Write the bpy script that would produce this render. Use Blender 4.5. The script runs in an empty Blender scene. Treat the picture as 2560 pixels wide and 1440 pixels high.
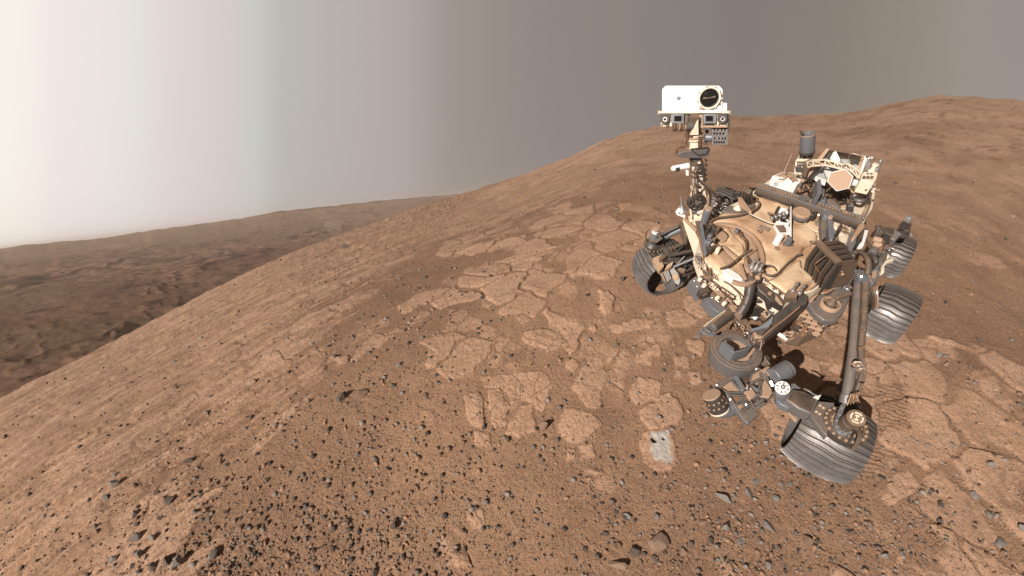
import bpy, bmesh, math, random
import numpy as np
from mathutils import Vector, Matrix

random.seed(7)
rng = np.random.default_rng(11)
SC = bpy.context.scene
COL = SC.collection
F_PX = 1200.0
# camera axes in the rover's own frame (x ahead of the rover, y to its left, z up from its wheels)
CX = np.array([-0.68395, 0.7291, -0.02525])
CY = np.array([0.54428, 0.48692, -0.68313])
CZ = np.array([-0.48577, -0.48097, -0.72986])
CZ /= np.linalg.norm(CZ); CX -= CZ * CX.dot(CZ); CX /= np.linalg.norm(CX); CY = np.cross(CZ, CX)
CP = np.array([4.6628, 0.6362, 4.1429])
def ray(px, py):
    return (px - 1280) / F_PX * CX + (py - 720) / F_PX * CY + CZ
# gravity: the rover stands on a slope, so its frame is tilted in the world
_n = np.cross(ray(0, 628), ray(2560, 328)); _n /= np.linalg.norm(_n)
if _n[2] < 0: _n = -_n
_f = CZ - _n * CZ.dot(_n); _f /= np.linalg.norm(_f)
_r = np.cross(_f, _n)
G3 = np.array([_r, _f, _n])                 # rover frame -> world (x right, y forward, z up)
G = Matrix([list(G3[0]) + [0], list(G3[1]) + [0], list(G3[2]) + [0], [0, 0, 0, 1]])

# ---------------- camera, world, sun, exposure ----------------
cam = bpy.data.cameras.new('camera'); co = bpy.data.objects.new('camera', cam); COL.objects.link(co)
cam.sensor_width = 36; cam.lens = 36 * F_PX / 2560; cam.clip_start = 0.05; cam.clip_end = 30000
_cw = np.stack([G3 @ CX, -(G3 @ CY), -(G3 @ CZ)], 1); _cp = G3 @ CP
co.matrix_world = Matrix([list(_cw[0]) + [_cp[0]], list(_cw[1]) + [_cp[1]], list(_cw[2]) + [_cp[2]], [0, 0, 0, 1]])
SC.camera = co
SC.view_settings.view_transform = 'Standard'; SC.view_settings.look = 'None'
SC.view_settings.exposure = 0.29; SC.view_settings.gamma = 1.0
SC.render.engine = 'CYCLES'
SC.cycles.max_bounces = 6; SC.cycles.diffuse_bounces = 3; SC.cycles.glossy_bounces = 3
SC.cycles.volume_bounces = 0; SC.cycles.use_denoising = True

def lin(c):
    return tuple((v / 255 / 12.92 if v / 255 <= 0.04045 else ((v / 255 + 0.055) / 1.055) ** 2.4) for v in c) + (1.0,)
W = bpy.data.worlds.new('World'); SC.world = W; W.use_nodes = True
nt = W.node_tree; nd = nt.nodes; lk = nt.links
for x in list(nd): nd.remove(x)
wo = nd.new('ShaderNodeOutputWorld'); bg = nd.new('ShaderNodeBackground'); lk.new(bg.outputs[0], wo.inputs[0])
tc = nd.new('ShaderNodeTexCoord')
def wdot(v):
    m = nd.new('ShaderNodeVectorMath'); m.operation = 'DOT_PRODUCT'
    lk.new(tc.outputs['Generated'], m.inputs[0]); m.inputs[1].default_value = tuple(v); return m.outputs['Value']
at = nd.new('ShaderNodeMath'); at.operation = 'ARCTAN2'
lk.new(wdot(G3 @ CX), at.inputs[0]); lk.new(wdot(G3 @ CZ), at.inputs[1])
mr = nd.new('ShaderNodeMapRange'); lk.new(at.outputs[0], mr.inputs[0])
mr.inputs[1].default_value = -math.pi; mr.inputs[2].default_value = math.pi
cr = nd.new('ShaderNodeValToRGB'); lk.new(mr.outputs[0], cr.inputs[0])
# dusty sky, bright on the left and grey brown elsewhere, in azimuth bands
SKY = [(0, (243, 237, 227)), (70, (241, 235, 226)), (110, (236, 227, 223)), (260, (230, 223, 219)), (330, (224, 221, 215)), (430, (219, 209, 206)),
       (560, (209, 200, 198)), (630, (198, 198, 192)), (700, (184, 181, 175)), (860, (178, 171, 167)), (1000, (173, 164, 161)),
       (1125, (153, 146, 139)), (1250, (146, 138, 131)), (1400, (139, 130, 129)), (1560, (136, 128, 121)), (1700, (130, 124, 122)),
       (1850, (129, 121, 117)), (2060, (131, 123, 115)), (2160, (138, 128, 118)), (2300, (143, 134, 124)), (2420, (149, 141, 133)), (2560, (148, 139, 136))]
el = cr.color_ramp.elements
stops = [(0.0, (118, 108, 98))] + [((math.atan((p - 1280) / F_PX) + math.pi) / (2 * math.pi), c) for p, c in SKY] + [(0.76, (120, 110, 100)), (1.0, (118, 108, 98))]
stops.insert(1, (0.28, (120, 110, 100))); stops.insert(2, (0.345, (236, 229, 219)))
while len(el) > 1: el.remove(el[-1])
el[0].position = stops[0][0]; el[0].color = lin(stops[0][1])
for p, c in stops[1:]:
    e = el.new(p); e.color = lin(c)
sp = nd.new('ShaderNodeSeparateXYZ'); lk.new(tc.outputs['Generated'], sp.inputs[0])
zr = nd.new('ShaderNodeMapRange'); lk.new(sp.outputs['Z'], zr.inputs[0]); zr.interpolation_type = 'SMOOTHSTEP'      # dust thins towards the zenith
zr.inputs[1].default_value = 0.42; zr.inputs[2].default_value = 0.95; zr.inputs[3].default_value = 0.866; zr.inputs[4].default_value = 0.38
lk.new(cr.outputs[0], bg.inputs[0]); lk.new(zr.outputs[0], bg.inputs[1])

SUN_AZ, SUN_EL = math.radians(-2), math.radians(39)      # in the rover frame
sdir = np.array([math.cos(SUN_EL) * math.cos(SUN_AZ), math.cos(SUN_EL) * math.sin(SUN_AZ), math.sin(SUN_EL)])
sw = Vector(G3 @ sdir)
sl = bpy.data.lights.new('sun', 'SUN'); so = bpy.data.objects.new('sun', sl); COL.objects.link(so)
sl.energy = 5.0; sl.angle = math.radians(0.5); sl.color = (1.0, 0.93, 0.84)
so.rotation_mode = 'QUATERNION'; so.rotation_quaternion = sw.to_track_quat('Z', 'Y'); so.location = (0, 0, 60)

# ---------------- helpers: numpy noise ----------------
def _h(ix, iy, s):
    n = (ix.astype(np.int64) * 374761393 + iy.astype(np.int64) * 668265263 + s * 1274126177) & 0xffffffff
    n = ((n ^ (n >> 13)) * 1274126177) & 0xffffffff
    return ((n ^ (n >> 16)) & 0xffffff) / float(0xffffff)
def vnoise(x, y, s=0):
    ix = np.floor(x); iy = np.floor(y); fx = x - ix; fy = y - iy
    fx = fx * fx * fx * (fx * (fx * 6 - 15) + 10); fy = fy * fy * fy * (fy * (fy * 6 - 15) + 10)
    a = _h(ix, iy, s); b = _h(ix + 1, iy, s); c = _h(ix, iy + 1, s); d = _h(ix + 1, iy + 1, s)
    return ((a * (1 - fx) + b * fx) * (1 - fy) + (c * (1 - fx) + d * fx) * fy) * 2 - 1
def fbm(x, y, o=4, s=0, g=0.5):
    r = 0; a = 1; t = 0
    for k in range(o):
        r = r + a * vnoise(x * 2 ** k + 17.3 * k, y * 2 ** k - 9.1 * k, s + k); t += a; a *= g
    return r / t
def voro(x, y, s=0):
    ix = np.floor(x); iy = np.floor(y); f1 = np.full(x.shape, 9.0); f2 = np.full(x.shape, 9.0); idv = np.zeros(x.shape)
    for dx in (-1, 0, 1):
        for dy in (-1, 0, 1):
            cx = ix + dx; cy = iy + dy
            px = cx + 0.1 + 0.8 * _h(cx, cy, s); py = cy + 0.1 + 0.8 * _h(cx, cy, s + 5)
            d = np.hypot(px - x, py - y); h = _h(cx, cy, s + 9)
            nw = d < f1
            f2 = np.where(nw, f1, np.minimum(f2, d)); idv = np.where(nw, h, idv); f1 = np.where(nw, d, f1)
    return f1, f2, idv
def sstep(a, b, x):
    t = np.clip((x - a) / (b - a), 0, 1); return t * t * (3 - 2 * t)

# ---------------- terrain shape (rover frame) ----------------
SIL = [(-60, 1020), (0, 987), (150, 925), (300, 845), (450, 768), (600, 690), (700, 640), (850, 590), (1000, 532), (1150, 490), (1300, 440), (1400, 402),
       (1500, 355), (1600, 322), (1680, 308), (1820, 285), (1900, 290), (2050, 284), (2150, 275), (2200, 262), (2300, 237), (2380, 229), (2440, 231), (2560, 243), (2640, 255)]
_az = []; _T = []
for p in SIL:
    d = ray(*p); a = math.degrees(math.atan2(d[1], d[0]))
    if a > 0: a -= 360
    _az.append(a); _T.append(-d[2] / math.hypot(d[0], d[1]))
_o = np.argsort(_az); AZ = np.array(_az)[_o]; TT = np.array(_T)[_o]
AZ = np.concatenate([[-360 - 20], [AZ[0] - 40], AZ, [AZ[-1] + 25, 0 - 20]]); TT = np.concatenate([[0.6], [0.38], TT, [0.68, 0.6]])
_ga = np.arange(-380, -19.9, 0.25); _gt = np.interp(_ga, AZ, TT)
def _gs(y, s):
    k = np.exp(-0.5 * (np.arange(-60, 61) * 0.25 / s) ** 2); return np.convolve(np.pad(y, 60, 'edge'), k / k.sum(), 'valid')
_w = np.clip((_ga + 150) / 20, 0, 1); _gt = _gs(_gt, 0.8) * (1 - _w) + _gs(_gt, 4.0) * _w
AZ, TT = _ga, _gt
_rt = _gs(np.clip((_gt - 0.45) / 0.3, 0, 1), 6.0)
H0 = CP[2]
def macro(x, y):
    rx = x - CP[0]; ry = y - CP[1]; r = np.hypot(rx, ry) + 1e-9
    a = np.degrees(np.arctan2(ry, rx)); a = np.where(a > -20, a - 360, a)
    T = np.interp(a, AZ, TT)
    q = np.interp(a, AZ, _rt)
    r0 = 4.6 - 2.3 * q; rr = 3.4 - 0.5 * q
    u = np.maximum(0, r - r0)
    return -T * u * u / (u + rr), r
def ground_px(px, py):
    d = ray(px, py); lo, hi = 0.5, 400.0
    prev = 0.5; t = 0.5
    while t < 400:
        p = CP + d * t
        if p[2] < macro(np.array(p[0]), np.array(p[1]))[0]:
            lo, hi = prev, t; break
        prev = t; t *= 1.02
    else:
        return None
    for _ in range(30):
        m = (lo + hi) / 2; p = CP + d * m
        if p[2] < macro(np.array(p[0]), np.array(p[1]))[0]: hi = m
        else: lo = m
    return CP + d * hi
def zz(ox, oy, s): return lambda X, Y: (ox + X / s, oy + Y / s)
z6 = zz(1300, 700, 2.88); z7 = zz(700, 880, 3.2); z5 = zz(2200, 850, 2.44)
SLABS = [
 (z6, 0.030, [(500,545),(590,560),(640,680),(600,790),(590,930),(480,920),(420,840),(380,790),(450,640)]),
 (z6, 0.022, [(860,700),(950,720),(1020,740),(1000,830),(900,890),(850,910),(790,870),(780,790)]),
 (z6, 0.045, [(1080,790),(1160,900),(1200,990),(1060,1060),(920,1080),(850,1000),(840,940),(950,880)]),
 (z6, 0.032, [(920,1085),(1080,1070),(1120,1200),(1150,1290),(1080,1370),(1000,1400),(900,1310),(860,1200),(880,1100)]),
 (z6, 0.025, [(330,920),(520,950),(580,1040),(500,1130),(400,1190),(310,1150),(270,1040)]),
 (z6, 0.035, [(1050,230),(1150,195),(1220,250),(1290,290),(1200,350),(1060,350),(1040,290)]),
 (z6, 0.020, [(1150,130),(1260,120),(1400,230),(1300,275),(1210,240)]),
 (z6, 0.060, [(1200,430),(1300,415),(1345,470),(1300,540),(1220,500)]),
 (z6, 0.035, [(920,490),(990,450),(1015,510),(1000,545),(925,535)]),
 (z6, 0.020, [(840,545),(900,520),(950,580),(940,610),(850,590)]),
 (z6, 0.030, [(650,320),(720,310),(870,260),(960,300),(940,350),(760,370),(680,390)]),
 (z6, 0.075, [(570,80),(640,80),(690,130),(660,240),(610,265),(560,210)]),
 (z6, 0.060, [(490,320),(550,315),(555,370),(500,375)]),
 (z6, 0.050, [(40,370),(200,350),(290,400),(330,470),(200,525),(130,490),(20,430)]),
 (z6, 0.018, [(330,580),(400,555),(420,620),(390,665),(330,640)]),
 (z6, 0.030, [(1220,670),(1290,660),(1310,730),(1240,765)]),
 (z6, 0.020, [(1120,560),(1210,560),(1215,630),(1120,620)]),
 (z6, 0.018, [(330,1200),(390,1220),(410,1290),(340,1290)]),
 (z6, 0.020, [(420,1200),(520,1180),(540,1280),(430,1310)]),
 (z7, 0.040, [(1470,340),(1600,310),(1630,400),(1650,600),(1570,610),(1500,530),(1470,440)]),
 (z7, 0.030, [(1660,300),(1750,290),(1850,430),(1820,580),(1720,630),(1670,560)]),
 (z7, 0.035, [(1840,560),(1950,420),(2010,420),(2060,640),(1900,690),(1820,640)]),
 (z7, 0.022, [(1600,190),(2080,140),(2210,260),(2100,480),(2020,400),(1940,400),(1860,450),(1780,280),(1640,290)]),
 (z7, 0.030, [(1560,630),(1700,630),(1690,750),(1550,740)]),
 (z7, 0.024, [(2220,640),(2300,470),(2400,450),(2530,540),(2490,620),(2380,650)]),
 (z7, 0.020, [(1500,1300),(1620,1260),(1640,1400),(1540,1440)]),
 (z5, 0.020, [(40,840),(170,760),(240,880),(150,970),(60,1010),(0,960)]),
 (z5, 0.018, [(600,240),(700,210),(740,300),(680,360),(600,300)]),
 (z5, 0.025, [(750,790),(850,800),(870,1010),(780,990)]),
 (z5, 0.020, [(80,1300),(150,1290),(160,1370),(90,1380)]),
]
def gp2(p):
    g = ground_px(*p); return (g[0], g[1])
SL2 = [(h, np.array([gp2(z(*p)) for p in pts])) for z, h, pts in SLABS]
PALE = np.array([gp2(z6(*p)) for p in [(935,1095),(1060,1085),(1090,1200),(1112,1310),(1060,1335),(960,1300),(935,1180)]])
TRACK = [(np.array([gp2(p) for p in [(2185,960),(2262,965),(2268,1075),(2190,1085)]]), gp2((2195, 960)), gp2((2200, 1080))),
         (np.array([gp2(p) for p in [(2385,872),(2440,868),(2425,940),(2385,950)]]), gp2((2385, 890)), gp2((2440, 920))),
         (np.array([gp2(p) for p in [(2525,990),(2600,995),(2590,1060),(2520,1055)]]), gp2((2520, 1010)), gp2((2590, 1035))),
         (np.array([gp2(p) for p in [(2120,1150),(2200,1110),(2215,1190),(2130,1200)]]), gp2((2130, 1120)), gp2((2140, 1200)))]
HOLE = gp2((1635, 1100)); HOLE2 = gp2((1659, 1097))
def sdpoly(x, y, P):
    d = np.full(x.shape, 1e9); ins = np.zeros(x.shape, bool); n = len(P)
    for i in range(n):
        a = P[i]; b = P[(i + 1) % n]; e = b - a
        t = np.clip(((x - a[0]) * e[0] + (y - a[1]) * e[1]) / (e @ e), 0, 1)
        d = np.minimum(d, np.hypot(x - a[0] - t * e[0], y - a[1] - t * e[1]))
        c = ((a[1] > y) != (b[1] > y)) & (x < (b[0] - a[0]) * (y - a[1]) / (b[1] - a[1] + 1e-12) + a[0])
        ins ^= c
    return np.where(ins, d, -d)
SD = np.array(gp2((640, 850))) - np.array(gp2((320, 1040))); SD = SD / np.linalg.norm(SD)    # bedding direction on the left
SREF = np.array(gp2((1150, 900)))
RREF = np.array(gp2((2230, 900)))
CXH = CX[:2] / np.linalg.norm(CX[:2])
def terrain(x, y):
    """height, bedrock mask, crack mask, pale mask"""
    z, r = macro(x, y)
    wx = x + 0.10 * fbm(x * 1.6, y * 1.6, 3, 3); wy = y + 0.10 * fbm(x * 1.6, y * 1.6, 3, 7)
    left = sstep(-0.5, -2.6, (x - SREF[0]) * CXH[0] + (y - SREF[1]) * CXH[1])
    # bedrock patches
    m = fbm(wx * 0.45, wy * 0.45, 3, 21) * 1.0 + 0.5 * fbm(wx * 1.9, wy * 1.9, 3, 31)
    u = wx * SD[0] + wy * SD[1]; v = -wx * SD[1] + wy * SD[0]
    ms = 0.6 * fbm(u * 0.5, v * 1.8, 4, 41) + 0.75 * fbm(u * 1.6, v * 9.0, 4, 42, 0.6) * (1 - 0.5 * sstep(10, 25, r)) + 0.4 * fbm(u * 0.25, v * 1.4, 3, 44) * sstep(8, 20, r)
    far = sstep(5, 12, r)
    m = m * (1 - 0.6 * left) + ms * 0.9 * left + 0.22 * left + far * (1 - left) * (0.30 + 0.35 * fbm(x * 0.8, y * 0.8, 4, 43, 0.65)) + 0.10
    fg = sstep(3.2, 1.6, r)
    rt_ = sstep(-0.5, 0.5, (x - RREF[0]) * CXH[0] + (y - RREF[1]) * CXH[1]) * (1 - far)
    m = m - 0.22 * rt_ + 0.25 * rt_ * fbm(x * 2.2, y * 2.2, 3, 47)
    m = m - 0.35 * fg
    rock = sstep(-0.03, 0.10, m) * 0.8
    rock = np.maximum(rock, far * (1 - left) * (0.72 + 0.5 * fbm(x * 0.5, y * 0.5, 5, 45, 0.7)))
    sd_all = np.full(x.shape, -1.0)
    hs = np.zeros(x.shape)
    nz = 0.05 * fbm(x * 8, y * 8, 4, 55, 0.6)
    near = np.full(x.shape, -9.0)
    for h, P in SL2:
        mn = P.min(0) - 0.35; mx = P.max(0) + 0.35
        s = np.nonzero((x > mn[0]) & (x < mx[0]) & (y > mn[1]) & (y < mx[1]))
        if len(s[0]) == 0: continue
        d = sdpoly(x[s], y[s], P) + nz[s] * 0.8
        near[s] = np.maximum(near[s], d)
        k = sstep(-0.004, 0.018, d)
        hs[s] = np.maximum(hs[s], k * h * 0.45 * (0.85 + 0.5 * np.clip(d / 0.2, 0, 1)))
    inslab = sstep(-0.004, 0.012, near)
    moat = 0.6 * sstep(-0.10, -0.01, near) * (1 - inslab)
    rock = rock * (1 - moat)
    rock = np.maximum(rock, inslab)
    # pavement of cracked plates
    f1, f2, idv = voro(wx * 1.9 + 0.35 * fbm(x * 2.5, y * 2.5, 3, 8), wy * 1.9 + 0.35 * fbm(x * 2.5, y * 2.5, 3, 9), 3)
    g1, g2, idg = voro(wx * 5.0 + 0.3 * fbm(x * 6, y * 6, 2, 4), wy * 5.0, 13)
    e1 = (f2 - f1); e2 = (g2 - g1)
    near_k = (1 - left) * (1 - far)
    plm = sstep(0.05, 0.11, e1 + 0.05 * fbm(x * 14, y * 14, 3, 67)) * (idv > 0.30)
    pls = sstep(0.05, 0.15, e2 + 0.06 * fbm(x * 18, y * 18, 2, 68)) * (idg > 0.55)
    paved = np.maximum(plm, pls * (idv <= 0.30))
    rock = np.where(inslab > 0.5, rock, rock * (1 - near_k) + rock * paved * near_k)
    plz = paved * near_k * (1 - inslab) * rock * (0.003 + 0.008 * idv)
    s1, s2, ids = voro(u * 1.3, v * 5.5, 23)
    e3 = s2 - s1
    c1 = sstep(0.05, 0.0, e1) * (0.25 + 0.75 * left) * sstep(-0.2, 0.3, fbm(x * 0.9, y * 0.9, 2, 66)); c2 = sstep(0.09, 0.0, e2) * 0.55 * sstep(-0.1, 0.25, fbm(x * 1.2, y * 1.2, 2, 61)); c3 = sstep(0.16, 0.0, e3) * left * 0.8
    h1, h2, idh = voro(wx * 3.1 + 0.25 * fbm(x * 5, y * 5, 3, 5), wy * 3.1, 33)
    c4 = sstep(0.035, 0.0, h2 - h1) * inslab * sstep(-0.3, 0.1, fbm(x * 2, y * 2, 2, 62)) * 0.9
    crack = np.maximum(np.maximum(np.maximum(c1 * (1 - inslab), c2), c3 * (1 - inslab)), c4) * rock
    plate = (idv - 0.5) * 0.02 * (1 - inslab) + (ids - 0.5) * 0.022 * left * (1 - inslab)
    z = z + rock * (1 - inslab) * 0.010 + plz + hs + plate * rock - crack * 0.010
    z = z + 0.012 * fbm(x * 3, y * 3, 4, 71) + 0.0035 * (1 + rock) * fbm(x * 22, y * 22, 3, 81)
    st = fbm(u * 3.0, v * 26.0, 3, 88)
    pm = sstep(-0.15, 0.2, fbm(u * 0.8, v * 2.2, 3, 77))
    ph1 = v * 6.5 + 0.9 * fbm(u * 1.1, v * 2.5, 4, 78); sw1 = ph1 - np.floor(ph1)
    ph2 = v * 19 + 1.1 * fbm(u * 2.6, v * 5, 4, 79); sw2 = ph2 - np.floor(ph2)
    step = (np.minimum(sw1 / 0.9, (1 - sw1) / 0.1) * 0.020 + np.minimum(sw2 / 0.85, (1 - sw2) / 0.15) * 0.008)
    ph0 = v * 2.0 + 0.9 * fbm(u * 0.4, v * 1.0, 4, 76); sw0 = ph0 - np.floor(ph0)
    z = z + (0.006 * st + step * pm) * left * rock + left * far * np.minimum(sw0 / 0.85, (1 - sw0) / 0.15) * 0.055 * pm
    crack = np.maximum(crack, np.maximum(sstep(0.93, 0.98, sw1), 0.6 * sstep(0.90, 0.98, sw2)) * 0.8 * left * rock * pm)
    # rubbly slab
    # broad relief away from the rover
    z = z + far * r * 0.0045 * fbm(x / 5, y / 5, 4, 91) + sstep(9, 30, r) * sstep(180, 80, r) * r * 0.0025 * fbm(x / 22, y / 22, 4, 95) + sstep(12, 30, r) * sstep(110, 50, r) * r * 0.0018 * fbm(x / 5, y / 5, 5, 97, 0.6)
    for P, a, b in TRACK:
        mn = P.min(0) - 0.1; mx = P.max(0) + 0.1
        s = np.nonzero((x > mn[0]) & (x < mx[0]) & (y > mn[1]) & (y < mx[1]))
        if len(s[0]) == 0: continue
        w = sstep(-0.05, 0.05, sdpoly(x[s], y[s], P)); dd = np.array(b) - np.array(a); dd /= np.linalg.norm(dd)
        ph = (x[s] * dd[0] + y[s] * dd[1] + 0.02 * fbm(x[s] * 7, y[s] * 7, 2, 3)) / 0.045 * 2 * math.pi
        rock[s] *= (1 - w); crack[s] *= (1 - w)
        z[s] += w * 0.015 * np.abs(np.sin(ph / 2))
    tone = np.clip(0.5 + (0.55 * (idv - 0.5) * (1 - left) + 0.75 * (ids - 0.5) * left + 0.35 * (idg - 0.5)) * (1 - inslab * 0.7) + 1.2 * left * fbm(u * 0.9, v * 8, 4, 89, 0.6), 0, 1)
    aa = np.degrees(np.arctan2(y - CP[1], x - CP[0])) % 360; lr = np.log(r)      # outcrops on the far slope grow with distance
    pat = fbm(aa / 5.5, lr * 4.5 + aa * 0.03, 6, 461, 0.6); pat2 = fbm(aa / 1.6, lr * 11, 5, 462, 0.62)
    fr = sstep(7, 16, r) * (1 - left)
    tone = tone * (1 - fr) + fr * np.clip(0.74 + 0.95 * pat + 0.55 * pat2, 0, 1)  # far slope's colour lightened to make up for the grazing sun
    rock = np.where(fr > 0, rock * (1 - fr) + fr * np.clip(0.88 + 0.7 * pat2 + 0.4 * pat, 0.15, 1), rock)
    crack = np.maximum(crack, fr * sstep(0.30, 0.55, fbm(aa / 0.8, lr * 22, 4, 463, 0.6)) * 0.9)
    pale = sstep(-0.006, 0.010, sdpoly(x, y, PALE) + 0.042 * fbm(x * 9, y * 9, 5, 99, 0.65)) if x.size else rock
    for hh, rad in ((HOLE, 0.026), (HOLE2, 0.012)):
        dh = np.hypot(x - hh[0], y - hh[1]); k = sstep(rad * 1.25, rad * 0.8, dh); z = z - 0.06 * k; crack = np.maximum(crack, k)
    return z, rock, crack, pale, tone
def tz(x, y):
    return terrain(np.array([x], float), np.array([y], float))[0][0]

# ---------------- mesh builder ----------------
def V(px, py, h):
    d = ray(px, py); return CP + d * ((h - CP[2]) / d[2])
def Dp(px, py, dep): return CP + ray(px, py) * dep
def dep(p): return float((np.asarray(p) - CP).dot(CZ))
def rp(p, r): return r * dep(p) / F_PX            # picture radius -> metres at that point
class MB:
    RS = 1.0; TS = 1.0; BS = 1.0      # radii of small fittings are drawn at this share of the numbers given
    def __init__(s): s.v = []; s.f = []
    def add(s, vs, fs):
        o = len(s.v); s.v.extend([tuple(map(float, q)) for q in vs]); s.f.extend([tuple(i + o for i in f) for f in fs]); return s
    def frame(s, n):
        n = np.array(n, float); n /= np.linalg.norm(n)
        a = np.array([0, 0, 1.0]) if abs(n[2]) < 0.9 else np.array([1.0, 0, 0])
        u = np.cross(n, a); u /= np.linalg.norm(u); return n, u, np.cross(n, u)
    def cyl(s, p0, p1, r0, r1=None, n=20, cap=True):
        p0 = np.array(p0, float); p1 = np.array(p1, float); r1 = r0 if r1 is None else r1; r0 = r0 * s.RS; r1 = r1 * s.RS
        d, u, w = s.frame(p1 - p0); vs = []
        for p, r in ((p0, r0), (p1, r1)):
            for k in range(n):
                a = 2 * math.pi * k / n; vs.append(p + r * (math.cos(a) * u + math.sin(a) * w))
        fs = [(k, (k + 1) % n, n + (k + 1) % n, n + k) for k in range(n)]
        if cap: fs += [tuple(range(n - 1, -1, -1)), tuple(range(n, 2 * n))]
        return s.add(vs, fs)
    def lathe(s, p0, ax, prof, n=28):
        p0 = np.array(p0, float); d, u, w = s.frame(ax); vs = []; fs = []
        for (t, r) in prof:
            r = r * s.RS
            for k in range(n):
                a = 2 * math.pi * k / n; vs.append(p0 + d * t + max(r, 1e-4) * (math.cos(a) * u + math.sin(a) * w))
        m = len(prof)
        for j in range(m - 1):
            for k in range(n): fs.append((j * n + k, j * n + (k + 1) % n, (j + 1) * n + (k + 1) % n, (j + 1) * n + k))
        fs.append(tuple(range(n - 1, -1, -1))); fs.append(tuple(range((m - 1) * n, m * n)))
        return s.add(vs, fs)
    def tube(s, pts, r, n=8, sub=0):
        P = [np.array(p, float) for p in pts]
        if sub:
            Q = []
            for i in range(len(P) - 1):
                p0 = P[max(i - 1, 0)]; p1 = P[i]; p2 = P[i + 1]; p3 = P[min(i + 2, len(P) - 1)]
                for k in range(sub):
                    t = k / sub; Q.append(0.5 * ((2 * p1) + (-p0 + p2) * t + (2 * p0 - 5 * p1 + 4 * p2 - p3) * t * t + (-p0 + 3 * p1 - 3 * p2 + p3) * t ** 3))
            Q.append(P[-1]); P = Q
        m = len(P); r = (np.array(r) * s.TS if hasattr(r, '__len__') else r * s.TS); R = [r] * m if not hasattr(r, '__len__') else [float(np.interp(i / (m - 1), np.linspace(0, 1, len(r)), r)) for i in range(m)]
        vs = []; u = None
        for i in range(m):
            t = P[min(i + 1, m - 1)] - P[max(i - 1, 0)]; t = t / (np.linalg.norm(t) + 1e-9)
            if u is None: _, u, _w = s.frame(t)
            u = u - t * u.dot(t); u /= np.linalg.norm(u) + 1e-9; w = np.cross(t, u)
            for k in range(n):
                a = 2 * math.pi * k / n; vs.append(P[i] + R[i] * (math.cos(a) * u + math.sin(a) * w))
        fs = [(i * n + k, i * n + (k + 1) % n, (i + 1) * n + (k + 1) % n, (i + 1) * n + k) for i in range(m - 1) for k in range(n)]
        fs += [tuple(range(n - 1, -1, -1)), tuple(range((m - 1) * n, m * n))]
        return s.add(vs, fs)
    def prism(s, pts, ext):
        n = len(pts); P = [np.array(p, float) for p in pts]; e = np.array(ext, float)
        nrm = sum(np.cross(P[i] - P[0], P[(i + 1) % n] - P[0]) for i in range(n))
        if nrm.dot(e) > 0: P = P[::-1]
        vs = P + [p + e for p in P]
        return s.add(vs, [tuple(range(n)), tuple(range(2 * n - 1, n - 1, -1))] + [(i, i + n, (i + 1) % n + n, (i + 1) % n) for i in range(n)])
    def box(s, c, a, b, d):
        c, a, b, d = [np.array(q, float) for q in (c, a, b, d)]; a = a * s.BS; b = b * s.BS; d = d * s.BS
        return s.prism([c - a - b + d, c + a - b + d, c + a + b + d, c - a + b + d], -2 * d)
    def beam(s, p0, p1, w, t, up=(0, 0, 1)):
        p0 = np.array(p0, float); p1 = np.array(p1, float); d = p1 - p0; sd = np.cross(d, np.array(up, float)); sd /= np.linalg.norm(sd) + 1e-9
        un = np.cross(sd, d); un /= np.linalg.norm(un) + 1e-9
        c = (p0 + p1) / 2; a = d / 2; b = sd * w / 2; e = un * t / 2
        return s.prism([c - a - b + e, c + a - b + e, c + a + b + e, c - a + b + e], -2 * e)
    def ring(s, c, nrm, ro, ri, th, n=40, a0=0, a1=360, ref=None):
        c = np.array(c, float); d, u, w = s.frame(nrm); ro = ro * s.RS; ri = ri * s.RS
        if ref is not None:
            u = np.array(ref, float); u = u - d * u.dot(d); u /= np.linalg.norm(u); w = np.cross(d, u)
        full = abs(a1 - a0) >= 360; m = n if full else n + 1; vs = []
        for k in range(m):
            a = math.radians(a0 + (a1 - a0) * k / n); q = math.cos(a) * u + math.sin(a) * w
            vs += [c + q * ro, c + q * ri, c + q * ri - d * th, c + q * ro - d * th]
        fs = []
        for k in range(n):
            j = (k + 1) % m
            for q in range(4): fs.append((k * 4 + q, k * 4 + (q + 1) % 4, j * 4 + (q + 1) % 4, j * 4 + q))
        if not full: fs += [(0, 1, 2, 3), tuple(n * 4 + q for q in (3, 2, 1, 0))]
        return s.add(vs, fs)
    def ball(s, c, r, n=12, m=8, sc=(1, 1, 1)):
        vs = []; c = np.array(c, float)
        for i in range(m + 1):
            t = math.pi * i / m
            for k in range(n):
                a = 2 * math.pi * k / n; vs.append(c + r * np.array([math.sin(t) * math.cos(a) * sc[0], math.sin(t) * math.sin(a) * sc[1], math.cos(t) * sc[2]]))
        return s.add(vs, [(i * n + k, (i + 1) * n + k, (i + 1) * n + (k + 1) % n, i * n + (k + 1) % n) for i in range(m) for k in range(n)])
    def build(s, name, mat, parent=None, bevel=0.0, ang=35):
        me = bpy.data.meshes.new(name); me.from_pydata(s.v, [], s.f); me.validate(verbose=False)
        bm = bmesh.new(); bm.from_mesh(me); bmesh.ops.recalc_face_normals(bm, faces=bm.faces); bm.to_mesh(me); bm.free()
        me.materials.append(mat)
        me.polygons.foreach_set('use_smooth', [True] * len(me.polygons)); me.set_sharp_from_angle(angle=math.radians(ang))
        o = bpy.data.objects.new(name, me); COL.objects.link(o)
        if parent is not None: o.parent = parent
        if bevel:
            b = o.modifiers.new('edge', 'BEVEL'); b.width = bevel; b.segments = 2; b.limit_method = 'ANGLE'; b.angle_limit = math.radians(40)
        return o
def tag(o, label=None, cat=None, group=None, kind=None):
    if label: o['label'] = label
    if cat: o['category'] = cat
    if group: o['group'] = group
    if kind: o['kind'] = kind
    return o

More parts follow.
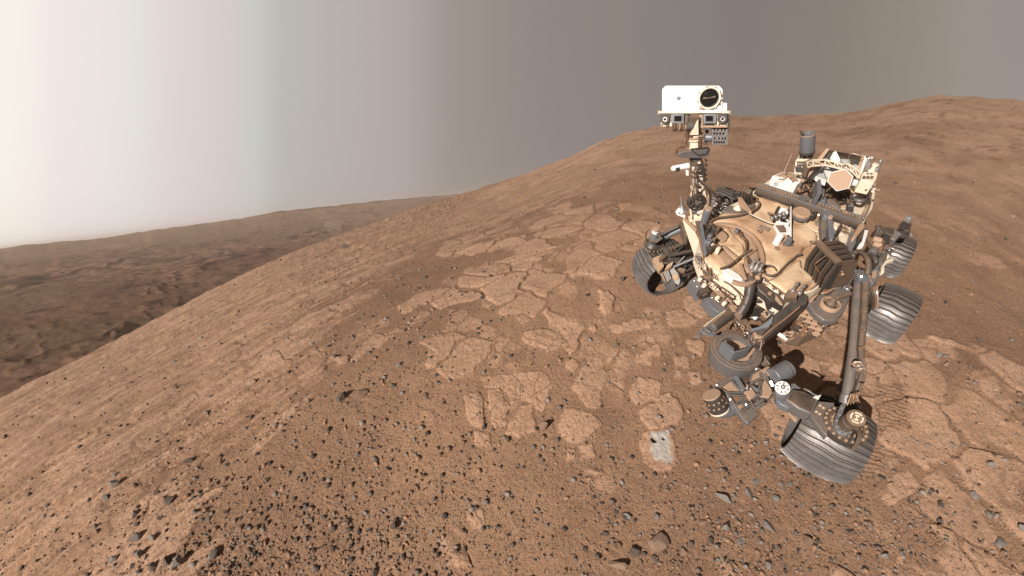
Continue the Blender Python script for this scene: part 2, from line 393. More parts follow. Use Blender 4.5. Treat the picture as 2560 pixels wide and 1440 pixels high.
# ---------------- materials ----------------
DUST = (0.36, 0.215, 0.13)
def new_mat(name):
    m = bpy.data.materials.new(name); m.use_nodes = True; n = m.node_tree.nodes; l = m.node_tree.links
    b = n['Principled BSDF']; return m, n, l, b
def noise(n, l, vec, sc, det=4, rough=0.55):
    t = n.new('ShaderNodeTexNoise'); t.inputs['Scale'].default_value = sc; t.inputs['Detail'].default_value = det; t.inputs['Roughness'].default_value = rough
    l.new(vec, t.inputs['Vector']); return t.outputs['Fac']
def mrange(n, l, v, a, b, c, d, smooth=False):
    t = n.new('ShaderNodeMapRange'); l.new(v, t.inputs[0])
    if smooth: t.interpolation_type = 'SMOOTHSTEP'
    for i, q in enumerate((a, b, c, d)): t.inputs[i + 1].default_value = q
    return t.outputs[0]
def mathn(n, l, op, a, b=None):
    t = n.new('ShaderNodeMath'); t.operation = op
    for i, q in enumerate((a, b)):
        if q is None: continue
        if isinstance(q, (int, float)): t.inputs[i].default_value = q
        else: l.new(q, t.inputs[i])
    return t.outputs[0]
def mixc(n, l, f, a, b, mode='MIX'):
    t = n.new('ShaderNodeMix'); t.data_type = 'RGBA'; t.blend_type = mode
    for i, q in ((0, f), (6, a), (7, b)):
        if isinstance(q, (int, float)): t.inputs[i].default_value = q
        elif isinstance(q, tuple): t.inputs[i].default_value = q if len(q) == 4 else q + (1,)
        else: l.new(q, t.inputs[i])
    return t.outputs[2]
def painted(name, col, rough=0.55, metal=0.0, dust=0.5, var=0.15, scale=9.0, bump=0.15, dcol=DUST):
    m, n, l, b = new_mat(name)
    tc = n.new('ShaderNodeTexCoord'); vec = tc.outputs['Object']
    geo = n.new('ShaderNodeNewGeometry'); sx = n.new('ShaderNodeSeparateXYZ'); l.new(geo.outputs['Normal'], sx.inputs[0])
    up = mrange(n, l, sx.outputs['Z'], 0.1, 0.95, 0.15, 1.0)
    n1 = noise(n, l, vec, scale, 5, 0.6); n2 = noise(n, l, vec, scale * 6, 4, 0.6)
    dm = mathn(n, l, 'MULTIPLY', up, mrange(n, l, n1, 0.32, 0.68, 0.2, 1.25))
    dm = mathn(n, l, 'MULTIPLY', dm, dust); dm = mathn(n, l, 'MINIMUM', dm, 1.0)
    dk = tuple(c * (1 - var) for c in col); lt = tuple(min(1, c * (1 + var)) for c in col)
    base = mixc(n, l, n2, dk, lt)
    l.new(mixc(n, l, dm, base, dcol), b.inputs['Base Color'])
    r = n.new('ShaderNodeMix'); l.new(dm, r.inputs[0]); r.inputs[2].default_value = rough; r.inputs[3].default_value = 0.9; l.new(r.outputs[0], b.inputs['Roughness'])
    if metal:
        q = n.new('ShaderNodeMix'); l.new(dm, q.inputs[0]); q.inputs[2].default_value = metal; q.inputs[3].default_value = 0.0; l.new(q.outputs[0], b.inputs['Metallic'])
    if bump:
        bp = n.new('ShaderNodeBump'); bp.inputs['Strength'].default_value = bump; bp.inputs['Distance'].default_value = 0.01
        l.new(n2, bp.inputs['Height']); l.new(bp.outputs[0], b.inputs['Normal'])
    return m
M = dict(
 white=painted('white_paint', (0.74, 0.72, 0.69), 0.5, 0, 0.10, 0.04),
 cream=painted('cream_paint', (0.76, 0.655, 0.52), 0.5, 0, 0.35, 0.10),
 brightw=painted('bright_white_paint', (0.78, 0.765, 0.75), 0.45, 0, 0.08, 0.03),
 grey=painted('grey_metal', (0.150, 0.145, 0.145), 0.45, 0.3, 0.38, 0.2),
 blue=painted('blue_grey_metal', (0.175, 0.187, 0.21), 0.42, 0.3, 0.20, 0.15),
 dgrey=painted('dark_grey_metal', (0.055, 0.050, 0.048), 0.45, 0.3, 0.38, 0.25),
 black=painted('black_metal', (0.030, 0.027, 0.026), 0.5, 0, 0.25, 0.3),
 brown=painted('dusty_brown_metal', (0.12, 0.082, 0.060), 0.6, 0.1, 0.55, 0.2),
 tan=painted('tan_dusty_metal', (0.40, 0.265, 0.18), 0.7, 0, 0.4, 0.15),
 copper=painted('copper_cable_sleeve', (0.24, 0.125, 0.070), 0.5, 0.1, 0.3, 0.3, 40),
 silver=painted('bare_metal', (0.55, 0.53, 0.52), 0.32, 0.85, 0.25, 0.15),
 cable=painted('dark_cable', (0.045, 0.036, 0.030), 0.6, 0, 0.35, 0.3, 30),
 hose=painted('grey_brown_hose', (0.105, 0.080, 0.064), 0.6, 0, 0.38, 0.2, 14),
)
def glass_mat():
    m, n, l, b = new_mat('dark_lens'); b.inputs['Base Color'].default_value = (0.012, 0.010, 0.010, 1); b.inputs['Roughness'].default_value = 0.08; b.inputs['Specular IOR Level'].default_value = 0.7; return m
M['lens'] = glass_mat()
M['grouser_shade'] = painted('grouser_shade_paint', (0.040, 0.030, 0.025), 0.7, 0, 0.12, 0.3, 30)  # dark colour standing in for the grousers' shadow on the tread
def deck_mat():
    m, n, l, b = new_mat('dusty_deck_glare')
    tc = n.new('ShaderNodeTexCoord'); vec = tc.outputs['Object']
    a = noise(n, l, vec, 2.6, 3, 0.5); c = noise(n, l, vec, 60, 4, 0.7); d = noise(n, l, vec, 14, 5, 0.6)
    k = mathn(n, l, 'ADD', mrange(n, l, a, 0.36, 0.62, 0, 1, True), mrange(n, l, d, 0.3, 0.7, -0.16, 0.16))
    col = mixc(n, l, mathn(n, l, 'MAXIMUM', mathn(n, l, 'MINIMUM', k, 1.0), 0.0), (0.42, 0.252, 0.152), (0.74, 0.54, 0.355))  # cream patches imitate glare, mixed into the dust tan
    col = mixc(n, l, mrange(n, l, c, 0.35, 0.7, 0.0, 0.25), col, (0.30, 0.18, 0.11))
    l.new(col, b.inputs['Base Color']); b.inputs['Roughness'].default_value = 0.62
    bp = n.new('ShaderNodeBump'); bp.inputs['Strength'].default_value = 0.25; bp.inputs['Distance'].default_value = 0.008; l.new(d, bp.inputs['Height']); l.new(bp.outputs[0], b.inputs['Normal'])
    return m
M['deck'] = deck_mat()
def wheel_mat():
    m, n, l, b = new_mat('scuffed_aluminium_tread')
    tc = n.new('ShaderNodeTexCoord'); vec = tc.outputs['Object']
    a = noise(n, l, vec, 10, 5, 0.6); c = noise(n, l, vec, 130, 5, 0.75); e = noise(n, l, vec, 45, 3, 0.5)
    col = mixc(n, l, mrange(n, l, a, 0.3, 0.7, 0, 1), (0.140, 0.130, 0.128), (0.235, 0.222, 0.225))
    col = mixc(n, l, mrange(n, l, c, 0.62, 0.72, 0, 0.8), col, (0.42, 0.38, 0.34))
    d = mrange(n, l, e, 0.50, 0.72, 0.0, 0.75)
    col = mixc(n, l, d, col, (0.17, 0.11, 0.075))
    l.new(col, b.inputs['Base Color'])
    l.new(mrange(n, l, d, 0, 0.75, 0.42, 0.1), b.inputs['Metallic']); l.new(mrange(n, l, c, 0.3, 0.7, 0.36, 0.52), b.inputs['Roughness'])
    bp = n.new('ShaderNodeBump'); bp.inputs['Strength'].default_value = 0.2; bp.inputs['Distance'].default_value = 0.004; l.new(c, bp.inputs['Height']); l.new(bp.outputs[0], b.inputs['Normal'])
    return m
M['tread'] = wheel_mat()

def terrain_mat():
    m, n, l, b = new_mat('red_ground')
    tc = n.new('ShaderNodeTexCoord'); vec = tc.outputs['Object']
    def attr(nm):
        a = n.new('ShaderNodeAttribute'); a.attribute_name = nm; return a.outputs['Fac']
    rock = attr('rock'); crack = attr('crack'); pale = attr('pale')
    f = noise(n, l, vec, 38, 6, 0.68); g = noise(n, l, vec, 3.0, 5, 0.6); h = noise(n, l, vec, 170, 4, 0.7); big = noise(n, l, vec, 0.35, 4, 0.5)
    rk = mathn(n, l, 'ADD', rock, mrange(n, l, f, 0.3, 0.7, -0.42, 0.42)); rk = mathn(n, l, 'MINIMUM', mathn(n, l, 'MAXIMUM', rk, 0.0), 1.0)
    sand = mixc(n, l, mrange(n, l, g, 0.3, 0.7, 0, 1), (0.215, 0.122, 0.077), (0.300, 0.176, 0.113))
    stone = mixc(n, l, mrange(n, l, g, 0.3, 0.7, 0, 1), (0.42, 0.243, 0.155), (0.53, 0.322, 0.214))
    stone = mixc(n, l, attr('plate_tone'), mixc(n, l, 0.42, stone, (0.20, 0.115, 0.075)), mixc(n, l, 0.42, stone, (0.66, 0.44, 0.33)))
    col = mixc(n, l, rk, sand, stone)
    col = mixc(n, l, mrange(n, l, big, 0.35, 0.65, 0.0, 0.35), col, (0.52, 0.315, 0.195))
    col = mixc(n, l, mrange(n, l, noise(n, l, vec, 1.3, 6, 0.7), 0.45, 0.68, 0.0, 0.34), col, (0.19, 0.110, 0.072))
    # grains: dark and grey specks of sand and gravel
    vo = n.new('ShaderNodeTexVoronoi'); vo.inputs['Scale'].default_value = 75; l.new(vec, vo.inputs['Vector'])
    vs = n.new('ShaderNodeSeparateColor'); l.new(vo.outputs['Color'], vs.inputs[0])
    gr = mathn(n, l, 'MULTIPLY', mrange(n, l, vo.outputs['Distance'], 0.28, 0.40, 1, 0), mrange(n, l, vs.outputs[0], 0.50, 0.54, 0, 1))
    gr = mathn(n, l, 'MULTIPLY', gr, mrange(n, l, rk, 0.0, 1.0, 0.8, 0.3))
    col = mixc(n, l, gr, col, (0.095, 0.072, 0.062))
    v2 = n.new('ShaderNodeTexVoronoi'); v2.inputs['Scale'].default_value = 31; l.new(vec, v2.inputs['Vector'])
    v2s = n.new('ShaderNodeSeparateColor'); l.new(v2.outputs['Color'], v2s.inputs[0])
    g2 = mathn(n, l, 'MULTIPLY', mrange(n, l, v2.outputs['Distance'], 0.20, 0.30, 1, 0), mrange(n, l, v2s.outputs[0], 0.70, 0.74, 0, 1))
    col = mixc(n, l, mathn(n, l, 'MULTIPLY', g2, 0.7), col, mixc(n, l, v2s.outputs[1], (0.07, 0.05, 0.042), (0.20, 0.175, 0.16)))
    col = mixc(n, l, mrange(n, l, h, 0.60, 0.74, 0.0, 0.5), col, (0.14, 0.075, 0.05))
    col = mixc(n, l, mathn(n, l, 'MULTIPLY', crack, 0.55), col, (0.10, 0.055, 0.035))
    pc = mixc(n, l, f, (0.36, 0.32, 0.29), (0.56, 0.53, 0.50))
    col = mixc(n, l, mathn(n, l, 'MULTIPLY', pale, mrange(n, l, g, 0.3, 0.6, 0.72, 1.0)), col, pc)
    col = mixc(n, l, mathn(n, l, 'MULTIPLY', crack, mathn(n, l, 'MULTIPLY', pale, 0.7)), col, (0.10, 0.06, 0.04))
    l.new(col, b.inputs['Base Color']); b.inputs['Roughness'].default_value = 0.95; b.inputs['Specular IOR Level'].default_value = 0.15
    b1 = n.new('ShaderNodeBump'); b1.inputs['Strength'].default_value = 0.75; b1.inputs['Distance'].default_value = 0.020; l.new(f, b1.inputs['Height'])
    b2 = n.new('ShaderNodeBump'); b2.inputs['Strength'].default_value = 0.6; b2.inputs['Distance'].default_value = 0.006; l.new(h, b2.inputs['Height']); l.new(b1.outputs[0], b2.inputs['Normal'])
    b3 = n.new('ShaderNodeBump'); b3.inputs['Strength'].default_value = 0.8; b3.inputs['Distance'].default_value = 0.008; l.new(gr, b3.inputs['Height']); l.new(b2.outputs[0], b3.inputs['Normal'])
    l.new(b3.outputs[0], b.inputs['Normal'])
    return m
M['ground'] = terrain_mat()
def valley_mat():
    m, n, l, b = new_mat('valley_ground')
    tc = n.new('ShaderNodeTexCoord'); mp = n.new('ShaderNodeMapping'); l.new(tc.outputs['Object'], mp.inputs[0]); mp.inputs['Scale'].default_value = (0.5, 1.0, 1.0)
    vec = mp.outputs[0]
    def at_(nm):
        q = n.new('ShaderNodeAttribute'); q.attribute_name = nm; return q.outputs['Fac']
    c = noise(n, l, vec, 0.05, 6, 0.65)
    col = mixc(n, l, at_('mott'), (0.165, 0.092, 0.063), (0.265, 0.152, 0.102))
    col = mixc(n, l, at_('dark'), col, (0.042, 0.025, 0.018))
    col = mixc(n, l, at_('sandy'), col, (0.185, 0.120, 0.075))
    l.new(col, b.inputs['Base Color']); b.inputs['Roughness'].default_value = 1.0; b.inputs['Specular IOR Level'].default_value = 0.05
    bp = n.new('ShaderNodeBump'); bp.inputs['Strength'].default_value = 0.6; bp.inputs['Distance'].default_value = 3.0; l.new(c, bp.inputs['Height']); l.new(bp.outputs[0], b.inputs['Normal'])
    return m
M['valley'] = valley_mat()
def rock_mat(name, c0, c1, dustk):
    m, n, l, b = new_mat(name)
    tc = n.new('ShaderNodeTexCoord'); vec = tc.outputs['Object']; oi = n.new('ShaderNodeObjectInfo')
    a = noise(n, l, vec, 5, 5, 0.65); c = noise(n, l, vec, 22, 4, 0.7)
    geo = n.new('ShaderNodeNewGeometry'); sx = n.new('ShaderNodeSeparateXYZ'); l.new(geo.outputs['Normal'], sx.inputs[0])
    col = mixc(n, l, mrange(n, l, a, 0.3, 0.7, 0, 1), c0, c1)
    col = mixc(n, l, mrange(n, l, oi.outputs['Random'], 0, 1, 0, 0.35), col, (0.20, 0.125, 0.085))
    col = mixc(n, l, mathn(n, l, 'MULTIPLY', mrange(n, l, a, 0.4, 0.65, 0.2, 1), dustk), col, (0.24, 0.14, 0.09))
    l.new(col, b.inputs['Base Color']); b.inputs['Roughness'].default_value = 0.80; b.inputs['Specular IOR Level'].default_value = 0.3
    bp = n.new('ShaderNodeBump'); bp.inputs['Strength'].default_value = 0.5; bp.inputs['Distance'].default_value = 0.1; l.new(c, bp.inputs['Height']); l.new(bp.outputs[0], b.inputs['Normal'])
    return m
M['rg'] = rock_mat('grey_rock', (0.19, 0.183, 0.175), (0.33, 0.32, 0.31), 0.35)
M['rd'] = rock_mat('dark_rock', (0.075, 0.062, 0.055), (0.15, 0.128, 0.115), 0.3)
M['rt'] = rock_mat('tan_rock', (0.26, 0.17, 0.12), (0.40, 0.27, 0.20), 0.4)
def pebble_mat():
    m, n, l, b = new_mat('pebbles')
    at = n.new('ShaderNodeAttribute'); at.attribute_name = 'tone'
    cr = n.new('ShaderNodeValToRGB'); l.new(at.outputs['Fac'], cr.inputs[0]); e = cr.color_ramp.elements
    e[0].color = (0.050, 0.040, 0.036, 1); e[1].color = (0.36, 0.21, 0.14, 1); e[1].position = 1.0
    for p, c in ((0.3, (0.120, 0.098, 0.086, 1)), (0.5, (0.25, 0.215, 0.195, 1)), (0.62, (0.16, 0.098, 0.066, 1)), (0.85, (0.26, 0.155, 0.10, 1))):
        q = e.new(p); q.color = c
    l.new(cr.outputs[0], b.inputs['Base Color']); b.inputs['Roughness'].default_value = 0.9; b.inputs['Specular IOR Level'].default_value = 0.2
    return m
M['pebble'] = pebble_mat()

# ---------------- ground ----------------
def mesh_grid(name, X, Y, Z, wrap, attrs, mat, flip=False):
    nr, nc = X.shape
    v = np.stack([X, Y, Z], -1).reshape(-1, 3).astype(np.float32)
    i = np.arange(nr - 1)[:, None]; j = np.arange(nc if wrap else nc - 1)[None, :]; j2 = (j + 1) % nc
    q = np.stack([i * nc + j, i * nc + j2, (i + 1) * nc + j2, (i + 1) * nc + j], -1).reshape(-1, 4)
    if flip: q = q[:, ::-1]
    me = bpy.data.meshes.new(name); me.vertices.add(len(v)); me.vertices.foreach_set('co', v.ravel())
    me.loops.add(q.size); me.loops.foreach_set('vertex_index', q.ravel().astype(np.int32))
    me.polygons.add(len(q)); me.polygons.foreach_set('loop_start', np.arange(0, q.size, 4, dtype=np.int32)); me.polygons.foreach_set('loop_total', np.full(len(q), 4, np.int32))
    me.polygons.foreach_set('use_smooth', np.ones(len(q), bool)); me.update(calc_edges=True); me.validate(verbose=False)
    for k, a in attrs.items():
        at = me.attributes.new(k, 'FLOAT', 'POINT'); at.data.foreach_set('value', a.ravel().astype(np.float32))
    me.materials.append(mat); o = bpy.data.objects.new(name, me); COL.objects.link(o); return o
NA, NR = 1150, 640
az_vis = np.linspace(-50, -226, NA); az_rest = np.linspace(-226, -410, 70)[1:-1]
azs = np.concatenate([az_vis, az_rest]); am = np.where(azs < -380, azs + 360, azs); am = np.where(am > -20, am - 360, am)
Tz = np.interp(am, AZ, TT)
RMAX = 230.0
rt = np.geomspace(0.25, RMAX, 1500)
X = np.zeros((NR, len(azs))); Y = np.zeros_like(X)
for j, a in enumerate(azs):
    ca, sa = math.cos(math.radians(a)), math.sin(math.radians(a))
    zm, _ = macro(CP[0] + rt * ca, CP[1] + rt * sa)
    th = np.arctan2(H0 - zm, rt); t1 = np.linspace(th[0], th[-1], NR)
    r = np.interp(-t1, -th, rt)
    X[:, j] = CP[0] + r * ca; Y[:, j] = CP[1] + r * sa
Z, RK, CK, PL, TN = terrain(X, Y)
# centre cap and an outer skirt so that the hill has an end
sk = []
for q, dz in ((1.002, 0.0), (1.03, 0.06), (1.5, 0.75)):
    xs = CP[0] + (X[-1] - CP[0]) * q; ys = CP[1] + (Y[-1] - CP[1]) * q; sk.append((xs, ys, Z[-1] * q - RMAX * dz))
for xs, ys, zs in sk:
    X = np.vstack([X, xs]); Y = np.vstack([Y, ys]); Z = np.vstack([Z, zs])
    RK = np.vstack([RK, RK[-1]]); CK = np.vstack([CK, CK[-1] * 0]); PL = np.vstack([PL, PL[-1] * 0]); TN = np.vstack([TN, TN[-1]])
c0 = np.full((1, X.shape[1]), CP[0]); c1 = np.full((1, X.shape[1]), CP[1]); zc = np.full((1, X.shape[1]), tz(CP[0], CP[1]))
X = np.vstack([c0, X]); Y = np.vstack([c1, Y]); Z = np.vstack([zc, Z]); RK = np.vstack([RK[:1], RK]); CK = np.vstack([CK[:1], CK]); PL = np.vstack([PL[:1], PL]); TN = np.vstack([TN[:1], TN])
ground = mesh_grid('ground', X, Y, Z, True, {'rock': RK, 'crack': CK, 'pale': PL, 'plate_tone': TN}, M['ground'], flip=False)
tag(ground, kind='structure')

# ---------------- valley beyond the hill (built upright, then turned into the rover frame) ----------------
GI = G3.T
cpw = G3 @ CP
def w2px_az(px, py):
    d = G3 @ ray(px, py); return math.degrees(math.atan2(d[0], d[1])), d[2] / math.hypot(d[0], d[1])
RIM = [(-200, 640), (0, 622), (40, 616), (80, 610), (200, 601), (300, 588), (400, 573), (500, 561), (600, 547), (650, 537), (700, 528), (760, 523), (850, 513), (920, 505), (1000, 497), (1080, 491), (1150, 487), (1400, 455), (1800, 420)]
ra = np.array([w2px_az(*p) for p in RIM])
va = np.radians(np.linspace(-72, 30, 900)); vr = np.concatenate([np.geomspace(90, 2600, 560), np.linspace(2650, 4200, 70)])
A_, R_ = np.meshgrid(va, vr); vx = np.sin(A_) * R_; vy = np.cos(A_) * R_
vz = -56 + 0 * vx
au = np.degrees(A_); lv = np.log(R_ / 100.0)                  # pattern grows with distance, as dunes and mesas seen from a height
grow = np.clip(R_ / 900, 0.10, 2.4); gn = np.clip((R_ / 900) ** 1.6, 0.01, 2.4) * 0.8
wu = au / 9 + 0.5 * fbm(au / 14, lv * 2, 3, 205); wv = lv * 3.2 - au * 0.03 + 0.35 * fbm(au / 7, lv * 3, 3, 206)
rid = 1 - np.abs(fbm(wu, wv, 5, 201)) * 3.2
rid = np.clip(rid, -0.5, 1)
msk = sstep(-0.1, 0.35, fbm(au / 11, lv * 2.4, 3, 221))
vz = vz + 7 * grow * fbm(au / 15, lv * 2.0, 4, 211) + 6.5 * grow * np.maximum(rid - 0.35, 0) * msk + 2.6 * gn * fbm(au / 1.6, lv * 12, 6, 231, 0.62) + 2.2 * gn * np.maximum(1 - np.abs(fbm(au / 2.6, lv * 9, 4, 233)) * 5, 0) * sstep(0, .3, fbm(au / 6, lv * 4, 2, 234))
rimz = np.interp(au, ra[:, 0], ra[:, 1]) * R_
k = sstep(1500, 3600, R_)
vz = vz * (1 - k) + k * (rimz + R_ * 0.0022 * fbm(au * 0.9, R_ / 900, 4, 241) - (1 - sstep(2200, 3900, R_)) * 34)
sandy = sstep(0.15, 0.32, fbm(wu * 0.8 + 3, wv * 1.3, 3, 251)) * (1 - sstep(0.4, 0.8, rid) * 0.6) * 0.75
mott = np.clip(0.5 + 0.9 * fbm(au / 4, lv * 7, 6, 261, 0.52), 0, 1)
dark = np.clip(sstep(0.72, 0.98, rid) * msk * 0.7 + sstep(0.1, 0.5, fbm(au / 1.2, lv * 26, 4, 271)) * 0.6, 0, 1)
dd = np.stack([vx, vy, vz], -1) @ G3                         # back into the rover frame (rows are the world axes)
dd = dd + CP
valley = mesh_grid('terrain', dd[..., 0], dd[..., 1], dd[..., 2], False, {'sandy': sandy, 'mott': mott, 'dark': dark}, M['valley'], flip=True)
tag(valley, kind='structure')

# ---------------- dust devil ----------------
m, n, l, b = new_mat('airborne_dust'); n.remove(b)
vol = n.new('ShaderNodeVolumePrincipled'); vol.inputs['Color'].default_value = (0.85, 0.68, 0.55, 1); vol.inputs['Density'].default_value = 0.006
l.new(vol.outputs[0], n['Material Output'].inputs['Volume'])
g = G3 @ ray(840, 585); g = g / math.hypot(g[0], g[1]) * 1000.0
base = CP + GI @ np.array([g[0], g[1], g[2]]); upv = GI @ np.array([0, 0, 1.0])
dv = MB().lathe(base - upv * 12, upv, [(0, 7), (14, 12), (26, 17), (34, 20), (40, 12)], 24)
dv = dv.build('dust_devil', m); tag(dv, 'pale dust devil on the sandy flat in the far valley', 'dust devil', kind='stuff')

# ---------------- rocks ----------------
def rock_mesh(name, seed, mat, flat=1.0):
    r = np.random.default_rng(seed); bm = bmesh.new(); bmesh.ops.create_icosphere(bm, subdivisions=3, radius=1.0)
    pl = []
    for _ in range(13):
        q = r.normal(size=3); q /= np.linalg.norm(q); pl.append((q, r.uniform(0.38, 0.74)))
    off = r.uniform(0, 50, 3)
    for v in bm.verts:
        p = np.array(v.co)
        for q, d in pl:
            t = p.dot(q)
            if t > d: p = p - q * (t - d) * 0.99
        nn = float(fbm(np.array(p[0] * 1.7 + off[0]), np.array(p[1] * 1.7 + p[2] * 2.1 + off[1]), 3, seed))
        p = p * (1 + 0.11 * nn); p[2] *= 0.72 * flat; v.co = p
    me = bpy.data.meshes.new(name); bm.to_mesh(me); bm.free(); me.materials.append(mat)
    me.polygons.foreach_set('use_smooth', [True] * len(me.polygons)); me.set_sharp_from_angle(angle=math.radians(14)); return me
PROTO = {k: [rock_mesh('rock', 100 + i + 20 * j, M['r' + k], 0.55 if (k == 't' and i == 0) else 1.0) for i in range(5)] for j, k in enumerate('gdt')}
def put_rock(p, size, kind, idx, el=(1, 1, 1), rz=0, sink=0.30):
    o = bpy.data.objects.new('rock', PROTO[kind][idx % 5]); COL.objects.link(o)
    o.rotation_euler = (random.uniform(-.3, .3), random.uniform(-.3, .3), rz)
    o.scale = (size * el[0], size * el[1], size * el[2]); o.location = (p[0], p[1], p[2] + size * (0.72 * el[2]) * (1 - sink * 2)); return o
NAMED = [
 (865,621,19,'d',"dark rounded boulder alone near the hill's far left crest"),
 (703,651,9,'d',"dark rock at the left end of the scatter on the hill crest"),
 (744,628,9,'g',"grey rock in the scatter on the hill crest left of the boulder"),
 (943,817,15,'d',"low dark rock on the pale bedrock in mid slope"),
 (963,806,9,'g',"small grey rock touching the low dark rock in mid slope"),
 (997,914,17,'g',"grey faceted rock where bedrock meets dark gravel in mid slope"),
 (855,997,36,'d',"long dark rock beside the flat tan flake"),
 (900,987,36,'t',"flat tan flake of stone leaning beside the long dark rock"),
 (1360,1068,30,'t',"pale pointed stone standing up at the edge of the cracked slabs"),
 (1397,1022,17,'g',"blue grey stone in the sandy gap above the pale pointed stone"),
 (1556,700,16,'d',"upright dark rock on the rubbly outcrop left of the rover"),
 (1300,487,13,'g',"grey rock high on the slope below the skyline"),
 (1153,546,14,'g',"low grey rock on the upper slope near the left skyline"),
 (1045,722,13,'d',"black pebble-like rock on the open slope in the middle"),
 (1125,672,9,'d',"upper of the dark rocks lined up on the mid slope"),
 (1128,697,9,'d',"lower of the dark rocks lined up on the mid slope"),
 (425,1250,30,'d',"blackest rock of the lower left slope"),
 (290,1213,26,'g',"split grey rock left of the blackest rock"),
 (343,1214,14,'d',"small dark rock between the split grey rock and the blackest rock"),
 (475,1155,24,'d',"thin dark sliver of rock above the blackest rock"),
 (983,1318,22,'d',"dark upright rock in the bottom foreground, left of centre"),
 (862,1308,24,'t',"tan knobbly rock beside the sandy trough in the foreground"),
 (345,1342,28,'g',"large grey rock at the top of the bottom left cluster"),
 (385,1347,22,'g',"second grey rock at the top of the bottom left cluster"),
 (352,1388,26,'g',"upright grey rock in the middle of the bottom left cluster"),
 (287,1398,24,'g',"grey rock at the left edge of the bottom left cluster"),
 (542,1383,30,'g',"grey rock with a bright face right of the bottom left cluster"),
 (452,1408,30,'g',"grey rock in the lower row of the bottom left cluster"),
 (385,1416,26,'d',"dark rock in the lower row of the bottom left cluster"),
 (423,1402,22,'d',"dark wedge rock between two grey ones in the bottom cluster"),
 (560,1420,20,'t',"pale tan rock at the bottom edge below the bright faced rock"),
 (1583,1378,34,'d',"dark rounded rock left of the largest foreground rock"),
 (1642,1358,46,'t',"largest foreground rock, tan with a deep shaded side"),
 (1637,1396,26,'d',"dark rock tucked below the largest foreground rock"),
 (1540,1412,38,'t',"long pale rock lying at the bottom edge"),
 (1708,1382,20,'t',"narrow tan rock right of the largest foreground rock"),
 (1775,1355,22,'d',"rough dark rock in the bottom centre gravel"),
 (1815,1320,24,'g',"grey wedge rock in the foreground sand"),
 (1918,1314,36,'g',"domed grey rock on bare sand below the big wheel"),
 (1853,1350,26,'g',"pair-topped grey rock left below the domed grey rock"),
 (1755,1308,22,'t',"tan broken rock above the grey wedge rock"),
 (1570,1293,20,'g',"dark grey pitted rock on the gravel field"),
 (1641,1290,18,'g',"smooth grey rock right of the dark grey pitted rock"),
 (1951,1212,20,'g',"left rock of the row below the wheel's corner"),
 (1973,1212,20,'g',"middle rock of the row below the wheel's corner"),
 (1991,1204,20,'t',"right rock of the row below the wheel's corner"),
 (1887,1205,22,'g',"flat grey rock under the wheel's left corner"),
 (1810,1243,36,'g',"long flat grey slab-like rock in the foreground"),
 (1868,1231,28,'g',"grey rock with a dark rim right of the long flat one"),
 (1937,1248,20,'g',"light grey rock beside the dark hollow"),
 (2015,1355,34,'t',"tan boulder half buried in the lower right sand"),
 (2037,1346,13,'t',"small tan rock against the half buried boulder"),
 (2470,1163,20,'g',"grey rock near the right edge, upper of three"),
 (2436,1243,22,'g',"grey rock with a black shadow, middle of three at the right"),
 (2471,1288,20,'g',"grey rock lowest of three at the right"),
 (2348,1265,16,'d',"dark ring shaped rock on the lower right gravel"),
 (2495,1360,28,'g',"pale grey rock with the blackest shadow at lower right"),
 (2547,1320,20,'g',"grey rock touching the right edge of the view"),
 (2274,1098,15,'g',"flat grey rock below the wheel tracks"),
 (2375,1116,17,'g',"grey oval rock on sand right of the wheel tracks"),
 (2392,1153,13,'t',"round tan stone on sand right of the wheel tracks"),
 (2363,992,18,'t',"pale oblong rock right of the rover's front strut"),
 (2348,889,16,'g',"grey rock in the little pile at the striped track"),
 (2362,892,15,'g',"second grey rock in the little pile at the striped track"),
 (2365,912,14,'t',"tan rock at the foot of the little pile"),
 (2447,850,15,'d',"dark rock on the right slope above the striped track"),
 (2530,848,14,'g',"grey rock near the right edge above the striped track"),
 (2212,1391,22,'g',"grey rock at the bottom of the picture, right of centre"),
 (2275,593,12,'g',"grey rock just behind the rear wheel"),
 (690,1062,12,'g',"grey stone, lower of two on the left bedrock"),
 (725,1046,12,'g',"grey stone, upper of two on the left bedrock"),
 (781,861,9,'g',"small grey stone on the streaked bedrock of the left slope"),
 (723,934,12,'d',"dark chip on the streaked bedrock of the left slope"),
 (820,1075,20,'d',"dark rock with a tan side by the pale bedrock tongue"),
 (620,1198,12,'d',"dark stone on the striped bedrock, lower left"),
 (742,1197,15,'t',"tan stone in front of the striped bedrock tongue"),
 (271,1090,13,'d',"dark stone on the pale streak at the left"),
 (518,1034,12,'g',"grey stone at the head of the pale streak"),
 (20,1097,14,'d',"dark stone at the left edge of the view"),
 (566,1280,15,'d',"dark round stone above the bright faced rock"),
 (170,1296,13,'d',"dark stone with a grey neighbour at the lower left"),
 (140,1332,15,'g',"grey hollow stone at the lower left"),
 (1268,1098,14,'d',"dark chip at the foot of the cracked slabs"),
 (1295,1162,13,'g',"grey stone on gravel below the cracked slabs"),
 (938,1432,20,'d',"dark rock cut by the bottom edge, left of centre"),
]
usedxy = []
for i, (px, py, w, kd, lb) in enumerate(NAMED):
    g = ground_px(px, py)
    if g is None: continue
    s = rp(g, w) * 0.5; z = tz(g[0], g[1]); el = (1, random.uniform(.65, .95), random.uniform(.8, 1.15))
    if 'flat' in lb or 'low ' in lb: el = (1.1, .6, .4)
    if 'upright' in lb or 'pointed' in lb: el = (.75, .6, 1.5)
    if 'long' in lb or 'sliver' in lb: el = (1.2, .5, .6)
    if 'long dark' in lb: el = (1.2, .55, .9)
    o = put_rock((g[0], g[1], z), s * 1.32, kd, i, el, random.uniform(0, 6.28)); tag(o, lb, 'rock'); usedxy.append((g[0], g[1], s))
